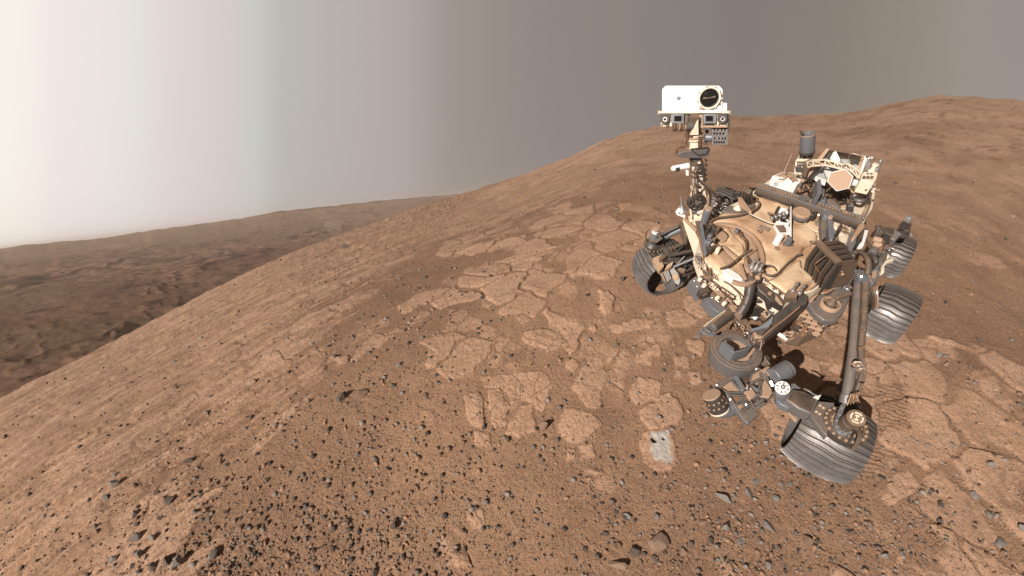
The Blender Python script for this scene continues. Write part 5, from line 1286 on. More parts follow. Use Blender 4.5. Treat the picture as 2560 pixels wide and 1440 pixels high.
cb = pt(MB().prism([R4(1275, 590, HD + .52), R4(1300, 550, HD + .52), R4(1470, 560, HD + .52), R4(1440, 650, HD + .50), R4(1420, 680, HD + .5), R4(1270, 650, HD + .5)], DN * .13), 'receiver_box', 'cream', bevel=.006)
for x, y in ((1345, 575), (1385, 575)): pt(MB().cyl(R4(x, y, HD + .52), R4(x, y, HD + .524), .016, .016, 14), 'box_hole', 'black', cb)
for x in (1300, 1345, 1390): pt(MB().box(R4(x, 620, HD + .518), (.012, 0, 0), (0, .012, 0), (0, 0, .01)), 'box_latch', 'brown', cb)
pt(MB().lathe(R4(1385, 555, HD + .52), (0, 0, 1), [(0, .045), (.01, .045), (.02, .03), (.06, .026), (.065, .04), (.08, .035)], 20), 'low_gain_antenna', 'cream', cb)
pt(MB().lathe(R4(1425, 560, HD + .50), (0, 0, 1), [(0, .05), (.02, .05), (.05, .035), (.09, .01), (.12, .008)], 16), 'sensor_post', 'silver', cb)
pt(MB().lathe(R4(1450, 500, HD + .52), (0, 0, 1), [(0, .02), (.05, .018), (.06, .03), (.08, .01)], 16), 'sensor_knob', 'blue', cb)
# right rear: curved hose bow and small white bracket
pt(MB().tube([R4(1170, 860, HD + .2), R4(1200, 880, HD + .24), R4(1270, 895, HD + .25), R4(1310, 880, HD + .22)], .030, 12, 6), 'gimbal_hose', 'grey')
pt(MB().tube([R4(1150, 860, HD + .22), R4(1190, 830, HD + .3), R4(1230, 810, HD + .3)], .022, 10, 6), 'gimbal_hose', 'silver')
pt(MB().prism([R4(1100, 900, HD + .22), R4(1175, 910, HD + .22), R4(1150, 1005, HD + .10), R4(1085, 985, HD + .10)], (0.03, 0.03, -.02)), 'angle_bracket', 'grey', bevel=.004)
q = R4(1122, 925, HD + .225); pt(MB().cyl(q, q + np.array([.01, .005, .01]), .016, .016, 16), 'bracket_hole', 'black')
# dark clamps behind the bar
for i, (p_, h) in enumerate(((((760, 640), (805, 640), (815, 800), (765, 800)), .30), (((700, 690), (760, 680), (760, 830), (700, 830)), .20), (((770, 800), (860, 830), (860, 900), (780, 880)), .16), (((820, 740), (850, 760), (840, 830), (815, 820)), .22), (((870, 870), (930, 865), (1040, 960), (1020, 985), (870, 910)), .14))):
    slab3('rear_clamp', a4, p_, [HD + h] * len(p_), DN * .14, ('blue', 'dgrey', 'blue', 'grey', 'grey')[i], .004)
for k in range(30):
    a = (830 + random.uniform(0, 330), 790 + random.uniform(0, 120)); b = (a[0] + random.uniform(-70, 70), a[1] + random.uniform(-40, 40))
    cab('harness', a4, [a, ((a[0] + b[0]) / 2, (a[1] + b[1]) / 2 - 14), b], [HD + .08, HD + .13, HD + .09], random.choice((.008, .012)), random.choice(('brown', 'tan', 'cable', 'copper')), n=6)
# dark well in the rear deck
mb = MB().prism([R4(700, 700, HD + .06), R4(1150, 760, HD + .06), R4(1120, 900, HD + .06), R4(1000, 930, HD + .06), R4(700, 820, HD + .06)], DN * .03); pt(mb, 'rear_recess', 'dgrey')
# left end of the bar: corrugated cover, paddle, sensor dish
def L5(x, y, h): return V(*a5(x, y), h)
for k in range(6):
    t = k / 5; pt(MB().beam(L5(1300 + 26 * k, 118, HD + .10), L5(1350 + 14 * k, -40 + 8 * k, HD + .30), .016, .05), 'corrugated_cover', 'dgrey' if k % 2 else 'brown', bevel=.003)
pt(MB().prism([L5(1270, 60, HD + .18), L5(1310, 55, HD + .22), L5(1425, 215, HD + .12), L5(1405, 235, HD + .10), L5(1275, 150, HD + .10)], (.0, .02, -.02)), 'deck_paddle', 'tan', bevel=.003)
pt(MB().lathe(L5(1260, 210, HD + .05), (0, 0, 1), [(0, .06), (.012, .06), (.03, .03), (.05, .01)], 24), 'sensor_dish', 'cream')
slab3('deck_tray', a5, [(1080, 220), (1180, 160), (1300, 180), (1460, 120), (1480, 160), (1330, 240), (1150, 245)], [HD + .06] * 7, DN * .04, 'grey')
pt(MB().tube([L5(1225, 60, HD + .1), L5(1250, 10, HD + .2), L5(1300, 20, HD + .2), L5(1290, 80, HD + .12)], .028, 10, 6), 'deck_hose', 'dgrey')
for k in range(14):
    a = (940 + random.uniform(0, 200), 120 + random.uniform(0, 130)); b = (a[0] + random.uniform(30, 120), a[1] + random.uniform(-40, 60))
    cab('harness', a5, [a, ((a[0] + b[0]) / 2, (a[1] + b[1]) / 2 - 15), b], [HD - .05, HD + .02, HD - .04], random.choice((.008, .014)), random.choice(('dgrey', 'brown', 'cable', 'copper')), n=6)

MB.RS = 0.64; MB.TS = 0.62; MB.BS = 0.8
# ======================= left side (picture left) suspension =======================
sa = L5(250, 590, .62)
st = pt(MB().lathe(L5(245, 640, .56), (0, 0, 1), [(0, .135), (.02, .14), (.035, .12), (.05, .10), (.06, .085)], 36), 'steering_base', 'dgrey')
bm_ = [L5(245, 628, .60) + np.array([math.cos(a) * .118, math.sin(a) * .118, -.005]) for a in np.linspace(0, 2 * math.pi, 19)[:-1]]
for q in bm_: pt(MB().cyl(q, q + np.array([0, 0, .012]), .009, .008, 8), 'base_bolt', 'tan', st)
q0 = L5(258, 575, .66); pt(MB().lathe(q0, (0, 0, 1), [(-.05, .068), (.10, .062), (.105, .058), (.15, .058), (.155, .05)], 30), 'steering_motor', 'blue', st)
pt(MB().lathe(q0 + np.array([0, 0, .105]), (0, 0, 1), [(0, .0605), (.035, .0605)], 30), 'motor_band', 'brightw', st); pt(MB().cyl(q0 + [0, 0, .15], q0 + [0, 0, .165], .056, .052, 30), 'motor_top', 'tan', st)
pt(MB().tube([L5(200, 455, .80), L5(170, 500, .78), L5(170, 560, .72), L5(190, 590, .66)], .009, 8, 5), 'motor_wire', 'black', st)
ca = pt(MB().cyl(L5(380, 545, .66), L5(600, 440, .80), .050, .050, 26), 'suspension_tube', 'blue', bevel=.004)
pt(MB().cyl(L5(330, 575, .62), L5(395, 540, .67), .062, .052, 24), 'tube_boot', 'dgrey', ca)
pt(MB().prism([L5(575, 370, .86), L5(600, 362, .86), L5(700, 500, .84), L5(690, 540, .84), L5(640, 520, .84)], DN * .10), 'suspension_bracket', 'brown', ca, .005)
pt(MB().prism([L5(670, 500, .87), L5(725, 495, .87), L5(725, 540, .87), L5(675, 545, .87)], DN * .08), 'bracket_block', 'dgrey', ca, .004)
for o_, rr, mt in ((0, .016, 'cable'), (14, .012, 'dgrey'), (-12, .010, 'brown')):
    pt(MB().tube([L5(215, 600 + o_, .68), L5(290, 590 + o_, .72), L5(340, 540 + o_, .76), L5(300, 490 + o_, .78), L5(360, 495 + o_, .78), L5(440, 450 + o_, .82), L5(560, 400 + o_, .88)], rr, 8, 5), 'suspension_cable', mt, ca)
for t in (.2, .5, .8): pass
pt(MB().prism([L5(205, 700, .58), L5(370, 625, .62), L5(385, 560, .60), L5(395, 640, .58), L5(370, 760, .55), L5(260, 770, .56)], DN * .05), 'steering_arm', 'dgrey', bevel=.005)
pt(MB().prism([L5(250, 790, .56), L5(320, 760, .58), L5(430, 760, .58), L5(360, 800, .58), L5(385, 890, .56), L5(330, 940, .54)], DN * .06), 'wheel_bracket', 'tan', bevel=.004)
pt(MB().prism([L5(260, 800, .55), L5(300, 830, .55), L5(400, 1060, .42), L5(370, 1010, .40), L5(260, 850, .48)], DN * .03), 'bracket_edge', 'tan', bevel=.002)
pt(MB().prism([L5(330, 775, .62), L5(400, 745, .62), L5(430, 760, .62), L5(360, 810, .62)], DN * .10), 'bracket_block', 'brown', bevel=.004)
pt(MB().prism([L5(360, 960, .46), L5(440, 935, .46), L5(480, 1040, .42), L5(410, 1085, .38), L5(370, 1020, .40)], DN * .06), 'drive_housing', 'grey', bevel=.005)
dfl = L5(515, 1000, .40); dax = np.array([.55, .75, .35]); dax /= np.linalg.norm(dax)
vs_ = []; 
fl = MB(); c_ = dfl; fo = [L5(455, 895, .45), L5(500, 900, .46), L5(560, 980, .44), L5(582, 1070, .40), L5(560, 1125, .36), L5(515, 1100, .36), L5(465, 1000, .40), L5(440, 930, .44)]
cf = sum(fo) / 8; nf = np.cross(fo[2] - cf, fo[5] - cf); nf /= np.linalg.norm(nf)
if nf.dot(CP - cf) < 0: nf = -nf
flo = [p - nf * (p - cf).dot(nf) for p in fo]
fp = pt(MB().prism(flo, -nf * .03), 'drive_flange', 'grey', bevel=.006); pt(MB().cyl(cf + (flo[0] - cf) * -.2, cf + (flo[0] - cf) * -.2 + nf * .012, .055, .05, 26), 'flange_boss', 'tan', fp)
pt(MB().cyl(L5(560, 930, .40), L5(640, 960, .42), .055, .05, 20), 'drive_motor', 'brown', fp, .004)
pt(MB().prism([L5(395, 900, .50), L5(440, 860, .52), L5(500, 830, .54), L5(480, 880, .52), L5(400, 935, .48)], DN * .05), 'drive_bracket', 'tan', fp, .003)
for a, ha, b, hb_, r, mt in (((440, 770), .60, (830, 680), .86, .028, 'dgrey'), ((380, 870), .50, (620, 640), .62, .020, 'black'), ((500, 900), .50, (840, 755), .70, .022, 'blue'), ((540, 870), .50, (650, 750), .60, .014, 'grey'),
                          ((610, 1010), .40, (840, 925), .58, .014, 'dgrey'), ((660, 950), .42, (790, 850), .55, .014, 'dgrey'), ((430, 700), .60, (700, 600), .66, .024, 'dgrey'), ((400, 830), .55, (760, 780), .5, .024, 'black')):
    pt(MB().cyl(L5(*a, ha), L5(*b, hb_), r, r, 14), 'suspension_rod', mt, bevel=.002)
for k in range(5): pt(MB().ring(L5(455 + 45 * k, 690 - 20 * k, .63), (1, .2, .4), .034, .028, .006, 16), 'cable_tie', 'copper')
for k in range(14):
    a = (450 + random.uniform(0, 250), 760 + random.uniform(0, 150)); pt(MB().tube([L5(*a, .45), L5(a[0] + 40, a[1] - 20 + random.uniform(-20, 20), .5), L5(a[0] + 90, a[1] - 20, .5)], random.choice((.008, .014)), 6, 4), 'suspension_cable', random.choice(('cable', 'dgrey', 'brown')))
# white edge panel and the cable trunk running forward along the body's side
pt(MB().prism([L5(620, 300, HD), L5(665, 350, HD), L5(740, 440, HD - .02), L5(800, 560, HD - .05), L5(840, 760, HD - .1), L5(780, 780, HD - .16), L5(730, 560, HD - .12), L5(655, 410, HD - .06)], DN * .05), 'side_panel', 'cream', bevel=.004)
pt(MB().prism([L5(625, 310, HD + .03), L5(650, 318, HD + .03), L5(790, 440, HD + .03), L5(770, 460, HD + .03)], DN * .03), 'side_rail', 'tan', bevel=.003)
for k, (o_, rr, mt) in enumerate(((0, .016, 'blue'), (24, .013, 'tan'), (-22, .012, 'brown'), (38, .010, 'grey'), (-36, .009, 'copper'), (50, .012, 'hose'))):
    pt(MB().tube([L5(800 + o_, 350, HD + .05), L5(815 + o_, 440, HD + .08), L5(840 + o_, 540, HD + .08), L5(855 + o_, 650, HD + .05), L5(885 + o_, 770, HD), L5(905 + o_, 860, HD - .08)], rr, 8, 5), 'trunk_cable', mt)
pt(MB().prism([L5(810, 380, HD + .12), L5(850, 380, HD + .12), L5(880, 560, HD + .12), L5(905, 740, HD + .08), L5(870, 750, HD + .08), L5(840, 560, HD + .12)], DN * .03), 'cable_tray', 'blue', bevel=.004)
q = L5(880, 310, HD + .12); pt(MB().lathe(q, (0, 0, 1), [(-.1, .05), (.06, .055), (.10, .055), (.105, .05)], 28), 'release_motor', 'blue', bevel=.003); pt(MB().cyl(q + [0, 0, .1], q + [0, 0, .115], .052, .048, 28), 'motor_top', 'tan')
for x, y, w, mt in ((960, 430, .03, 'black'), (985, 460, .03, 'dgrey'), (1015, 455, .035, 'brown'), (930, 545, .028, 'blue'), (975, 590, .025, 'brown'), (915, 610, .04, 'blue'), (930, 690, .03, 'dgrey'), (960, 660, .02, 'cream'), (1030, 700, .025, 'cream'), (920, 440, .03, 'black')):
    pt(MB().box(L5(x, y, HD + .1), (w, 0, 0), (0, w * .8, 0), (0, 0, .04)), 'release_latch', mt, bevel=.004)
pt(MB().beam(L5(945, 670, HD + .12), L5(1040, 640, HD + .12), .02, .03), 'latch_bar', 'brown')
for k in range(70):
    t = random.random(); x = 800 + 160 * t + random.uniform(-45, 60); y = 740 + 240 * t + random.uniform(-30, 30)
    if random.random() < .5: pt(MB().box(L5(x, y, HD - .05 - .1 * t), (random.uniform(.008, .025), .004, 0), (0, random.uniform(.008, .02), 0), (0, 0, .02)), 'side_fitting', random.choice(('cream', 'silver', 'brown', 'dgrey', 'brightw', 'tan')), None, .002)
    else: pt(MB().tube([L5(x, y, HD - .05), L5(x + random.uniform(-20, 30), y + 40, HD - .02), L5(x + random.uniform(-10, 50), y + 90, HD - .1)], .007, 6, 4), 'side_wire', random.choice(('copper', 'tan', 'cable', 'silver')))

# front bumper plates and the bit rack behind them
def L2(x, y, h): return V(*a2(x, y), h + .20)
for p_, h in ((((525, 325), (578, 288), (640, 400), (600, 430), (610, 450)), .72), (((640, 462), (690, 440), (770, 490), (830, 530), (800, 575), (760, 582), (690, 530)), .70)):
    pt(MB().prism([L2(*p, h) for p in p_], np.array([-.02, -.02, -.12])), 'bumper_plate', 'blue', bevel=.004)
for x, y in ((548, 335), (570, 380), (590, 410), (690, 470), (740, 500), (785, 530)): pt(MB().cyl(L2(x + 14, y - 8, .725), L2(x + 14, y - 8, .732), .007, .006, 8), 'plate_bolt', 'silver')
pt(MB().prism([L2(*p, .74) for p in [(625, 270), (700, 290), (760, 360), (900, 460), (880, 520), (800, 520), (690, 430), (620, 360)]], DN * .15), 'bit_rack', 'brown', bevel=.006)
pt(MB().box(L2(635, 425, .76), (.05, -.03, 0), (.02, .03, 0), (0, 0, .05)), 'rack_motor', 'dgrey', bevel=.006)
pt(MB().cyl(L2(620, 440, .76), L2(660, 420, .78), .035, .035, 18), 'rack_drum', 'brown', bevel=.003)
for x, y in ((607, 312), (640, 362), (745, 462), (800, 505)):
    pt(MB().cyl(L2(x - 8, y - 4, .78), L2(x + 16, y + 12, .78), .040, .040, 20), 'bit_holder', 'cream', bevel=.005)
for x, y in ((660, 250), (690, 280), (650, 295), (720, 320)): pt(MB().cyl(L2(x - 14, y - 12, .84), L2(x + 16, y + 14, .82), .026, .024, 16), 'bit_holder', random.choice(('cream', 'tan', 'copper')), bevel=.003)
for k in range(9): pt(MB().prism([L2(678 + 22 * k * .8, 355 + 15 * k * .8, .765), L2(690 + 22 * k * .8, 352 + 15 * k * .8, .765), L2(688 + 22 * k * .8, 366 + 15 * k * .8, .765)], DN * .01), 'rack_cutout', 'black')
for k in range(7):
    x, y = 760 + 18 * k, 375 + 12 * k
    pt(MB().beam(L2(x, y, .86), L2(x - 12, y + 30, .84), .028, .03), 'rack_tooth', 'tan' if k % 2 else 'cream', bevel=.002); pt(MB().cyl(L2(x + 6, y, .88), L2(x + 6, y, .92), .010, .008, 8), 'tooth_pin', 'brown')
    pt(MB().beam(L2(x - 20, y + 35, .80), L2(x - 8, y + 52, .78), .012, .02), 'rack_tooth', 'tan')
for k in range(44):
    a = (620 + random.uniform(0, 230), 0); a = (a[0], 250 + (a[0] - 620) * .85 + random.uniform(-30, 50)); pt(MB().box(L2(*a, .80), (random.uniform(.008, .022), .006, 0), (-.004, random.uniform(.008, .02), 0), (0, 0, .02)), 'rack_fitting', random.choice(('tan', 'brown', 'dgrey', 'copper', 'cream', 'black')), None, .002)
for k in range(22):
    x = 610 + 11 * k + random.uniform(-6, 6); y = 235 + 10.5 * k + random.uniform(-14, 14); pt(MB().tube([L2(x, y, .86), L2(x + 15, y + 20, .9), L2(x + 40, y + 35, .87)], .007, 6, 4), 'rack_wire', random.choice(('copper', 'tan', 'cable')))
pt(MB().tube([L2(800, 330, .95), L2(850, 360, .95), L2(920, 430, .93), L2(940, 480, .92), L2(990, 560, .85)], .010, 7, 5), 'front_cable', 'brown')

# ======================= arm mount, arm and turret =======================
def R6(x, y, h): return V(*b6(x, y), h)
ym = [R6(*p, HD + .06) for p in [(1110, 270), (1160, 240), (1310, 280), (1330, 330), (1270, 410), (1200, 430), (1200, 500), (1170, 480), (1140, 470), (1110, 420), (1095, 340)]]
yk = pt(MB().prism(ym, DN * .10), 'arm_mount', 'dgrey', bevel=.010)
pt(MB().ring(R6(1262, 365, HD + .075), (0, 0, 1), .058, .036, .03, 28), 'mount_socket', 'black', yk); pt(MB().ball(R6(1265, 360, HD + .06), .028, 10, 6), 'socket_ball', 'tan', yk)
pt(MB().box(R6(1235, 200, HD + .13), CX * .065, (.04, .04, 0), (0, 0, .012)), 'mount_plate', 'silver', yk, .004)
for x, y in ((1192, 90), (1165, 155), (1235, 165), (1300, 200)): q = R6(x, y + 40, HD + .12); pt(MB().lathe(q, (0, 0, 1), [(0, .024), (.02, .024), (.022, .016), (.06, .015), (.07, .02), (.085, .012)], 14), 'mount_bolt', 'silver', yk)
lg = pt(MB().tube([R6(1150, 380, HD + .04), R6(1145, 520, HD + .02), R6(1115, 680, HD - .04), R6(1050, 830, HD - .1), R6(985, 930, HD - .15)], [.075, .070, .062, .066, .075], 14, 8), 'arm_leg', 'dgrey')
pt(MB().prism([R6(1140, 470, HD + .02), R6(1225, 480, HD - .03), R6(1230, 690, HD - .1), R6(1130, 800, HD - .15), R6(1075, 960, HD - .2), R6(1060, 1080, HD - .24), R6(990, 1030, HD - .2), R6(1080, 820, HD - .1), R6(1140, 650, HD - .03)], DN * .05), 'leg_web', 'dgrey', lg, .006)
lg2 = pt(MB().prism([R6(1230, 430, HD + .02), R6(1310, 390, HD + .02), R6(1420, 480, HD), R6(1560, 590, HD - .02), R6(1720, 650, HD - .02), R6(1740, 740, HD - .06), R6(1680, 830, HD - .1), R6(1560, 760, HD - .06), R6(1500, 740, HD - .04), R6(1400, 640, HD - .02), R6(1300, 560, HD)], DN * .07), 'arm_leg', 'dgrey', bevel=.010)
pt(MB().ring(R6(1475, 605, HD + .0), (0, 0, 1), .026, .014, .012, 22), 'leg_boss', 'tan', lg2)
pt(MB().prism([R6(1570, 630, HD + .002), R6(1690, 800, HD - .07), R6(1640, 790, HD - .07), R6(1560, 700, HD - .02)], DN * .01), 'leg_pocket', 'tan', lg2)
pt(MB().cyl(R6(1190, 735, HD - .20), R6(1420, 735, HD - .20), .034, .034, 18), 'cross_tube', 'dgrey', bevel=.004)
pt(MB().cyl(R6(1440, 690, HD - .10), R6(1470, 860, HD - .24), .052, .044, 22), 'joint_post', 'dgrey', bevel=.005)
for k in range(9):
    q = R6(1470 + random.uniform(-30, 110), 860 + random.uniform(-60, 60), HD - .24); pt(MB().box(q, (random.uniform(.012, .03), .006, 0), (0, random.uniform(.01, .03), 0), (0, 0, .03)), 'joint_fitting', random.choice(('dgrey', 'silver', 'black', 'tan')), None, .003)
# white step rail below the deck edge with latches
pt(MB().beam(R6(1345, 350, HD + .03), R6(1745, 655, HD + .03), .02, .02), 'edge_rail', 'brown', bevel=.002)
pt(MB().prism([R6(1340, 350, HD), R6(1745, 655, HD), R6(1700, 690, HD - .06), R6(1330, 420, HD - .06)], DN * .02), 'edge_panel', 'cream', bevel=.003)
for k in range(7): q = R6(1375 + 55 * k, 390 + 43 * k, HD + .02); pt(MB().box(q, CX * .012, (.012, .012, 0), (0, 0, .02)), 'edge_latch', 'dgrey' if k % 2 else 'brightw', None, .002)
cl = pt(MB().prism([R6(*p, HD + .08) for p in [(1740, 590), (1790, 540), (1930, 580), (1915, 690), (1725, 680)]], DN * .05), 'front_clamp', 'brown', bevel=.005)
pt(MB().prism([R6(*p, HD + .03) for p in [(1722, 685), (1915, 690), (1910, 745), (1715, 735)]], DN * .02), 'clamp_lip', 'silver', cl, .003)
for x, y in ((1835, 555), (1950, 590)): pt(MB().lathe(R6(x, y + 30, HD + .08), (0, 0, 1), [(0, .03), (.02, .03), (.025, .02), (.08, .018), (.09, .024), (.11, .014)], 14), 'mount_bolt', 'silver', cl)
# lattice truss and white bottle seen under the leg
mb = MB()
tp = [(1190, 800), (1260, 760), (1340, 830), (1420, 870), (1500, 930)]; tq = [(1180, 830), (1290, 900), (1360, 960), (1420, 1010), (1470, 980)]
for i in range(4): mb.beam(R6(*tp[i], .85), R6(*tp[i + 1], .85), .012, .012); mb.beam(R6(*tq[i], .8), R6(*tq[i + 1], .8), .012, .012); mb.beam(R6(*tp[i], .85), R6(*tq[i + 1], .8), .010, .010); mb.beam(R6(*tq[i], .8), R6(*tp[i + 1], .85), .010, .010)
pt(mb, 'belly_truss', 'tan')
pt(MB().cyl(R6(1120, 930, .76), R6(1240, 1010, .72), .055, .055, 22), 'white_bottle', 'brightw', bevel=.012)
pt(MB().cyl(R6(1235, 1005, .72), R6(1290, 1035, .70), .05, .03, 18), 'bottle_cap', 'dgrey', bevel=.004)
pt(MB().beam(R6(1200, 850, .78), R6(1410, 1040, .74), .05, .04), 'belly_beam', 'brown', bevel=.003)
# motor cylinder pointing left with its claw end
mc = pt(MB().cyl(R6(860, 930, .94), R6(520, 1180, .90), .070, .070, 30), 'arm_motor', 'dgrey', bevel=.005)
pt(MB().cyl(R6(545, 1160, .902), R6(505, 1190, .898), .078, .078, 30), 'motor_flange', 'grey', mc, .003)
pt(MB().prism([R6(770, 790, .98), R6(860, 740, 1.0), R6(1040, 980, .98), R6(980, 1050, .96), R6(850, 900, .98)], DN * .09), 'elbow_box', 'brown', mc, .008)
pt(MB().box(R6(890, 860, 1.0), CX * .035, (.03, .03, 0), (0, 0, .008)), 'box_hatch', 'tan', mc, .003)
pt(MB().prism([R6(720, 880, .96), R6(790, 850, .96), R6(800, 890, .96), R6(740, 920, .96)], DN * .06), 'motor_bracket', 'grey', mc, .003)
mb = MB()
for a, b in (((310, 1270), (350, 1250)), ((350, 1250), (480, 1290)), ((480, 1290), (560, 1300)), ((310, 1270), (290, 1340)), ((340, 1240), (390, 1170)), ((390, 1170), (470, 1150)), ((560, 1300), (540, 1240)), ((400, 1180), (500, 1260))): mb.beam(R6(*a, .90), R6(*b, .90), .020, .022)
pt(mb, 'motor_claw', 'blue', mc, .003)
pt(MB().tube([R6(385, 1150, .92), R6(520, 1050, .95), R6(740, 890, .99)], .006, 6, 4), 'claw_wire', 'cream', mc)
pt(MB().tube([R6(400, 1160, .92), R6(560, 1060, .95), R6(760, 900, .99)], .006, 6, 4), 'claw_wire', 'tan', mc)
# upper arm beam
ua = pt(MB().prism([R6(p[0], p[1], p[2] + .09) for p in [(1500, 985, .98), (1720, 820, 1.02), (2020, 590, 1.06), (2110, 650, 1.04), (2090, 780, 1.0), (1720, 1090, .95), (1350, 1400, .88), (1250, 1340, .88), (1180, 1180, .90), (1280, 1150, .92)]], DN * .12), 'upper_arm', 'dgrey', bevel=.012)
pt(MB().prism([R6(p[0], p[1], p[2] + .10) for p in [(1520, 970, 1.0), (1540, 985, 1.0), (1500, 1100, .97), (1440, 1170, .93), (1180, 1215, .92), (1160, 1190, .92), (1300, 1150, .94), (1440, 1060, .97)]], DN * .04), 'arm_edge', 'blue', ua, .006)
pt(MB().tube([R6(1350, 1330, 1.03), R6(1560, 1150, 1.08), R6(1760, 1000, 1.12), R6(1960, 830, 1.17)], .010, 7, 5), 'arm_cable', 'copper', ua)
pt(MB().tube([R6(1320, 1290, 1.05), R6(1400, 1220, 1.07), R6(1470, 1150, 1.09)], .009, 7, 4), 'arm_cable', 'cable', ua)
lk_ = pt(MB().beam(R6(1000, 1060, .92), R6(1150, 1330, .88), .075, .06), 'arm_link', 'brown', bevel=.006)
pt(MB().ring(R6(1132, 1308, .93), (0, 0, 1), .024, .012, .012, 22), 'link_bolt', 'silver', lk_)
for k in range(22):
    t = random.random(); x = 870 + 200 * t + random.uniform(-25, 25); y = 1060 + 230 * t + random.uniform(-25, 25); q = R6(x, y, .95)
    if k % 2: pt(MB().cyl(q, q + CX * random.uniform(.01, .04) + np.array([.02, .01, 0]), random.uniform(.010, .026), None, 12), 'link_connector', random.choice(('silver', 'cream', 'tan', 'brightw')), None, .002)
    else: pt(MB().tube([q, R6(x + 20, y + 30, .99), R6(x + 30, y + 70, .95)], .007, 6, 4), 'link_wire', random.choice(('copper', 'tan', 'copper', 'cable')))
pt(MB().ring(R6(1025, 1165, .97), (0.2, .1, 1), .028, .020, .012, 20), 'link_hoop', 'tan')
pt(MB().box(R6(1260, 1310, .95), CX * .045 + np.array([.01, .0, 0]), (.04, .03, 0), (0, 0, .04)), 'wrist_block', 'tan', bevel=.006)
for k in range(10):
    q = R6(1230 + random.uniform(-50, 80), 1340 + random.uniform(-40, 60), .96); pt(MB().tube([q, q + np.array([random.uniform(-.04, .06), random.uniform(-.04, .06), .01]), q + np.array([.06, random.uniform(-.03, .05), -.02])], .007, 6, 4), 'wrist_wire', random.choice(('copper', 'tan', 'silver', 'cable')))
# sample processing unit: ribbed box with a round cup on top
def R3(x, y, h): return V(*a2(x, y), h)
su = pt(MB().prism([R3(*p) for p in [(1420, 530, .80), (1500, 490, .85), (1520, 470, .9), (1660, 640, .82), (1640, 680, .78), (1440, 770, .66), (1340, 750, .62)]], DN * .16), 'sample_unit', 'brown', bevel=.008)
tb_ = [(1470, 510), (1510, 440), (1640, 375), (1800, 360), (1825, 420), (1760, 580), (1690, 650), (1600, 640), (1530, 590)]
lid = pt(MB().prism([R3(*p, .98) for p in tb_], DN * .06), 'unit_frame', 'grey', su, .010)
q = R3(1645, 525, .985)
pt(MB().lathe(q, (0, 0, 1), [(-.10, .118), (.03, .122), (.035, .118), (.035, .098), (-.02, .094)], 44), 'unit_cup', 'tan', su, .002)
pt(MB().cyl(q + [0, 0, -.03], q + [0, 0, -.005], .093, .093, 36), 'cup_floor', 'dgrey', su); pt(MB().lathe(q + np.array([0, 0, -.01]), (0, 0, 1), [(0, .07), (.05, .068), (.06, .055), (.07, .04), (.09, .034), (.10, .02)], 30), 'cup_plug', 'brown', su, .003)
pt(MB().cyl(R3(1690, 470, 1.06), R3(1810, 430, 1.06), .035, .03, 18), 'unit_motor', 'brown', su, .004)
for p_ in ([(1500, 470), (1560, 430), (1530, 490)], [(1600, 400), (1690, 395), (1650, 440), (1600, 440)], [(1700, 500), (1760, 480), (1740, 500), (1705, 510)]): pt(MB().prism([R3(*p, .983) for p in p_], DN * .004), 'frame_pocket', 'black', lid)
pt(MB().prism([R3(*p) for p in [(1425, 550, .9), (1455, 530, .9), (1370, 730, .72), (1335, 760, .70)]], (.02, .01, -.02)), 'unit_post', 'tan', su, .004)
for r_ in range(5):
    for c2 in range(4):
        x = 1440 + 52 * c2 - 16 * r_ + 8; y = 570 + 34 * r_ + 12 * c2
        pt(MB().box(R3(x, y, .86 - .02 * r_), np.array([.03, .006, 0]) , np.array([-.006, .026, 0]), (0, 0, .03)), 'unit_cell', ('tan', 'brown', 'dgrey', 'tan', 'copper')[(r_ * 3 + c2 * 2) % 5], su, .004)
        pt(MB().cyl(R3(x + 18, y + 10, .88 - .02 * r_), R3(x + 30, y + 16, .88 - .02 * r_), .014, .014, 12), 'cell_pin', 'tan', su)
for k in range(16):
    a = (1230 + random.uniform(0, 420), 740 + random.uniform(-20, 40) - 0 ); a = (a[0], 770 - (a[0] - 1230) * .16 + random.uniform(-15, 20)); pt(MB().tube([R3(*a, .66), R3(a[0] + 30, a[1] + 12, .68), R3(a[0] + 70, a[1] - 10, .68)], .008, 6, 4), 'unit_wire', random.choice(('brown', 'copper', 'tan')), su)
pt(MB().prism([R3(1235, 750, .62), R3(1360, 720, .64), R3(1390, 770, .60), R3(1300, 805, .58)], DN * .03), 'unit_scoop', 'tan', su, .004); pt(MB().prism([R3(1230, 755, .63), R3(1310, 800, .60), R3(1300, 806, .60), R3(1225, 762, .62)], (.0, .0, .03)), 'scoop_lip', 'brightw', su)
pt(MB().ball(R3(1550, 730, .64), .030, 12, 8, (1.3, 1, .6)), 'unit_knob', 'brightw', su)
for k in range(4):
    pt(MB().tube([R3(1430 + 10 * k, 510 + 8 * k, .94), R3(1500 + 15 * k, 450 - 4 * k, 1.04), R3(1620, 385 + 12 * k, 1.08), R3(1740, 330 + 10 * k, 1.08), R3(1810 + 4 * k, 360 + 8 * k, 1.04)], .009, 7, 5), 'unit_hose', ('brown', 'copper', 'copper', 'tan')[k], su)
pt(MB().prism([R3(*p, 1.08) for p in [(1700, 310), (1760, 330), (1740, 370), (1690, 350)]], DN * .06), 'unit_cap', 'silver', su, .005); pt(MB().prism([R3(*p, 1.08) for p in [(1765, 340), (1820, 360), (1800, 400), (1755, 375)]], DN * .06), 'unit_cap', 'silver', su, .005)

MB.RS = 1.0
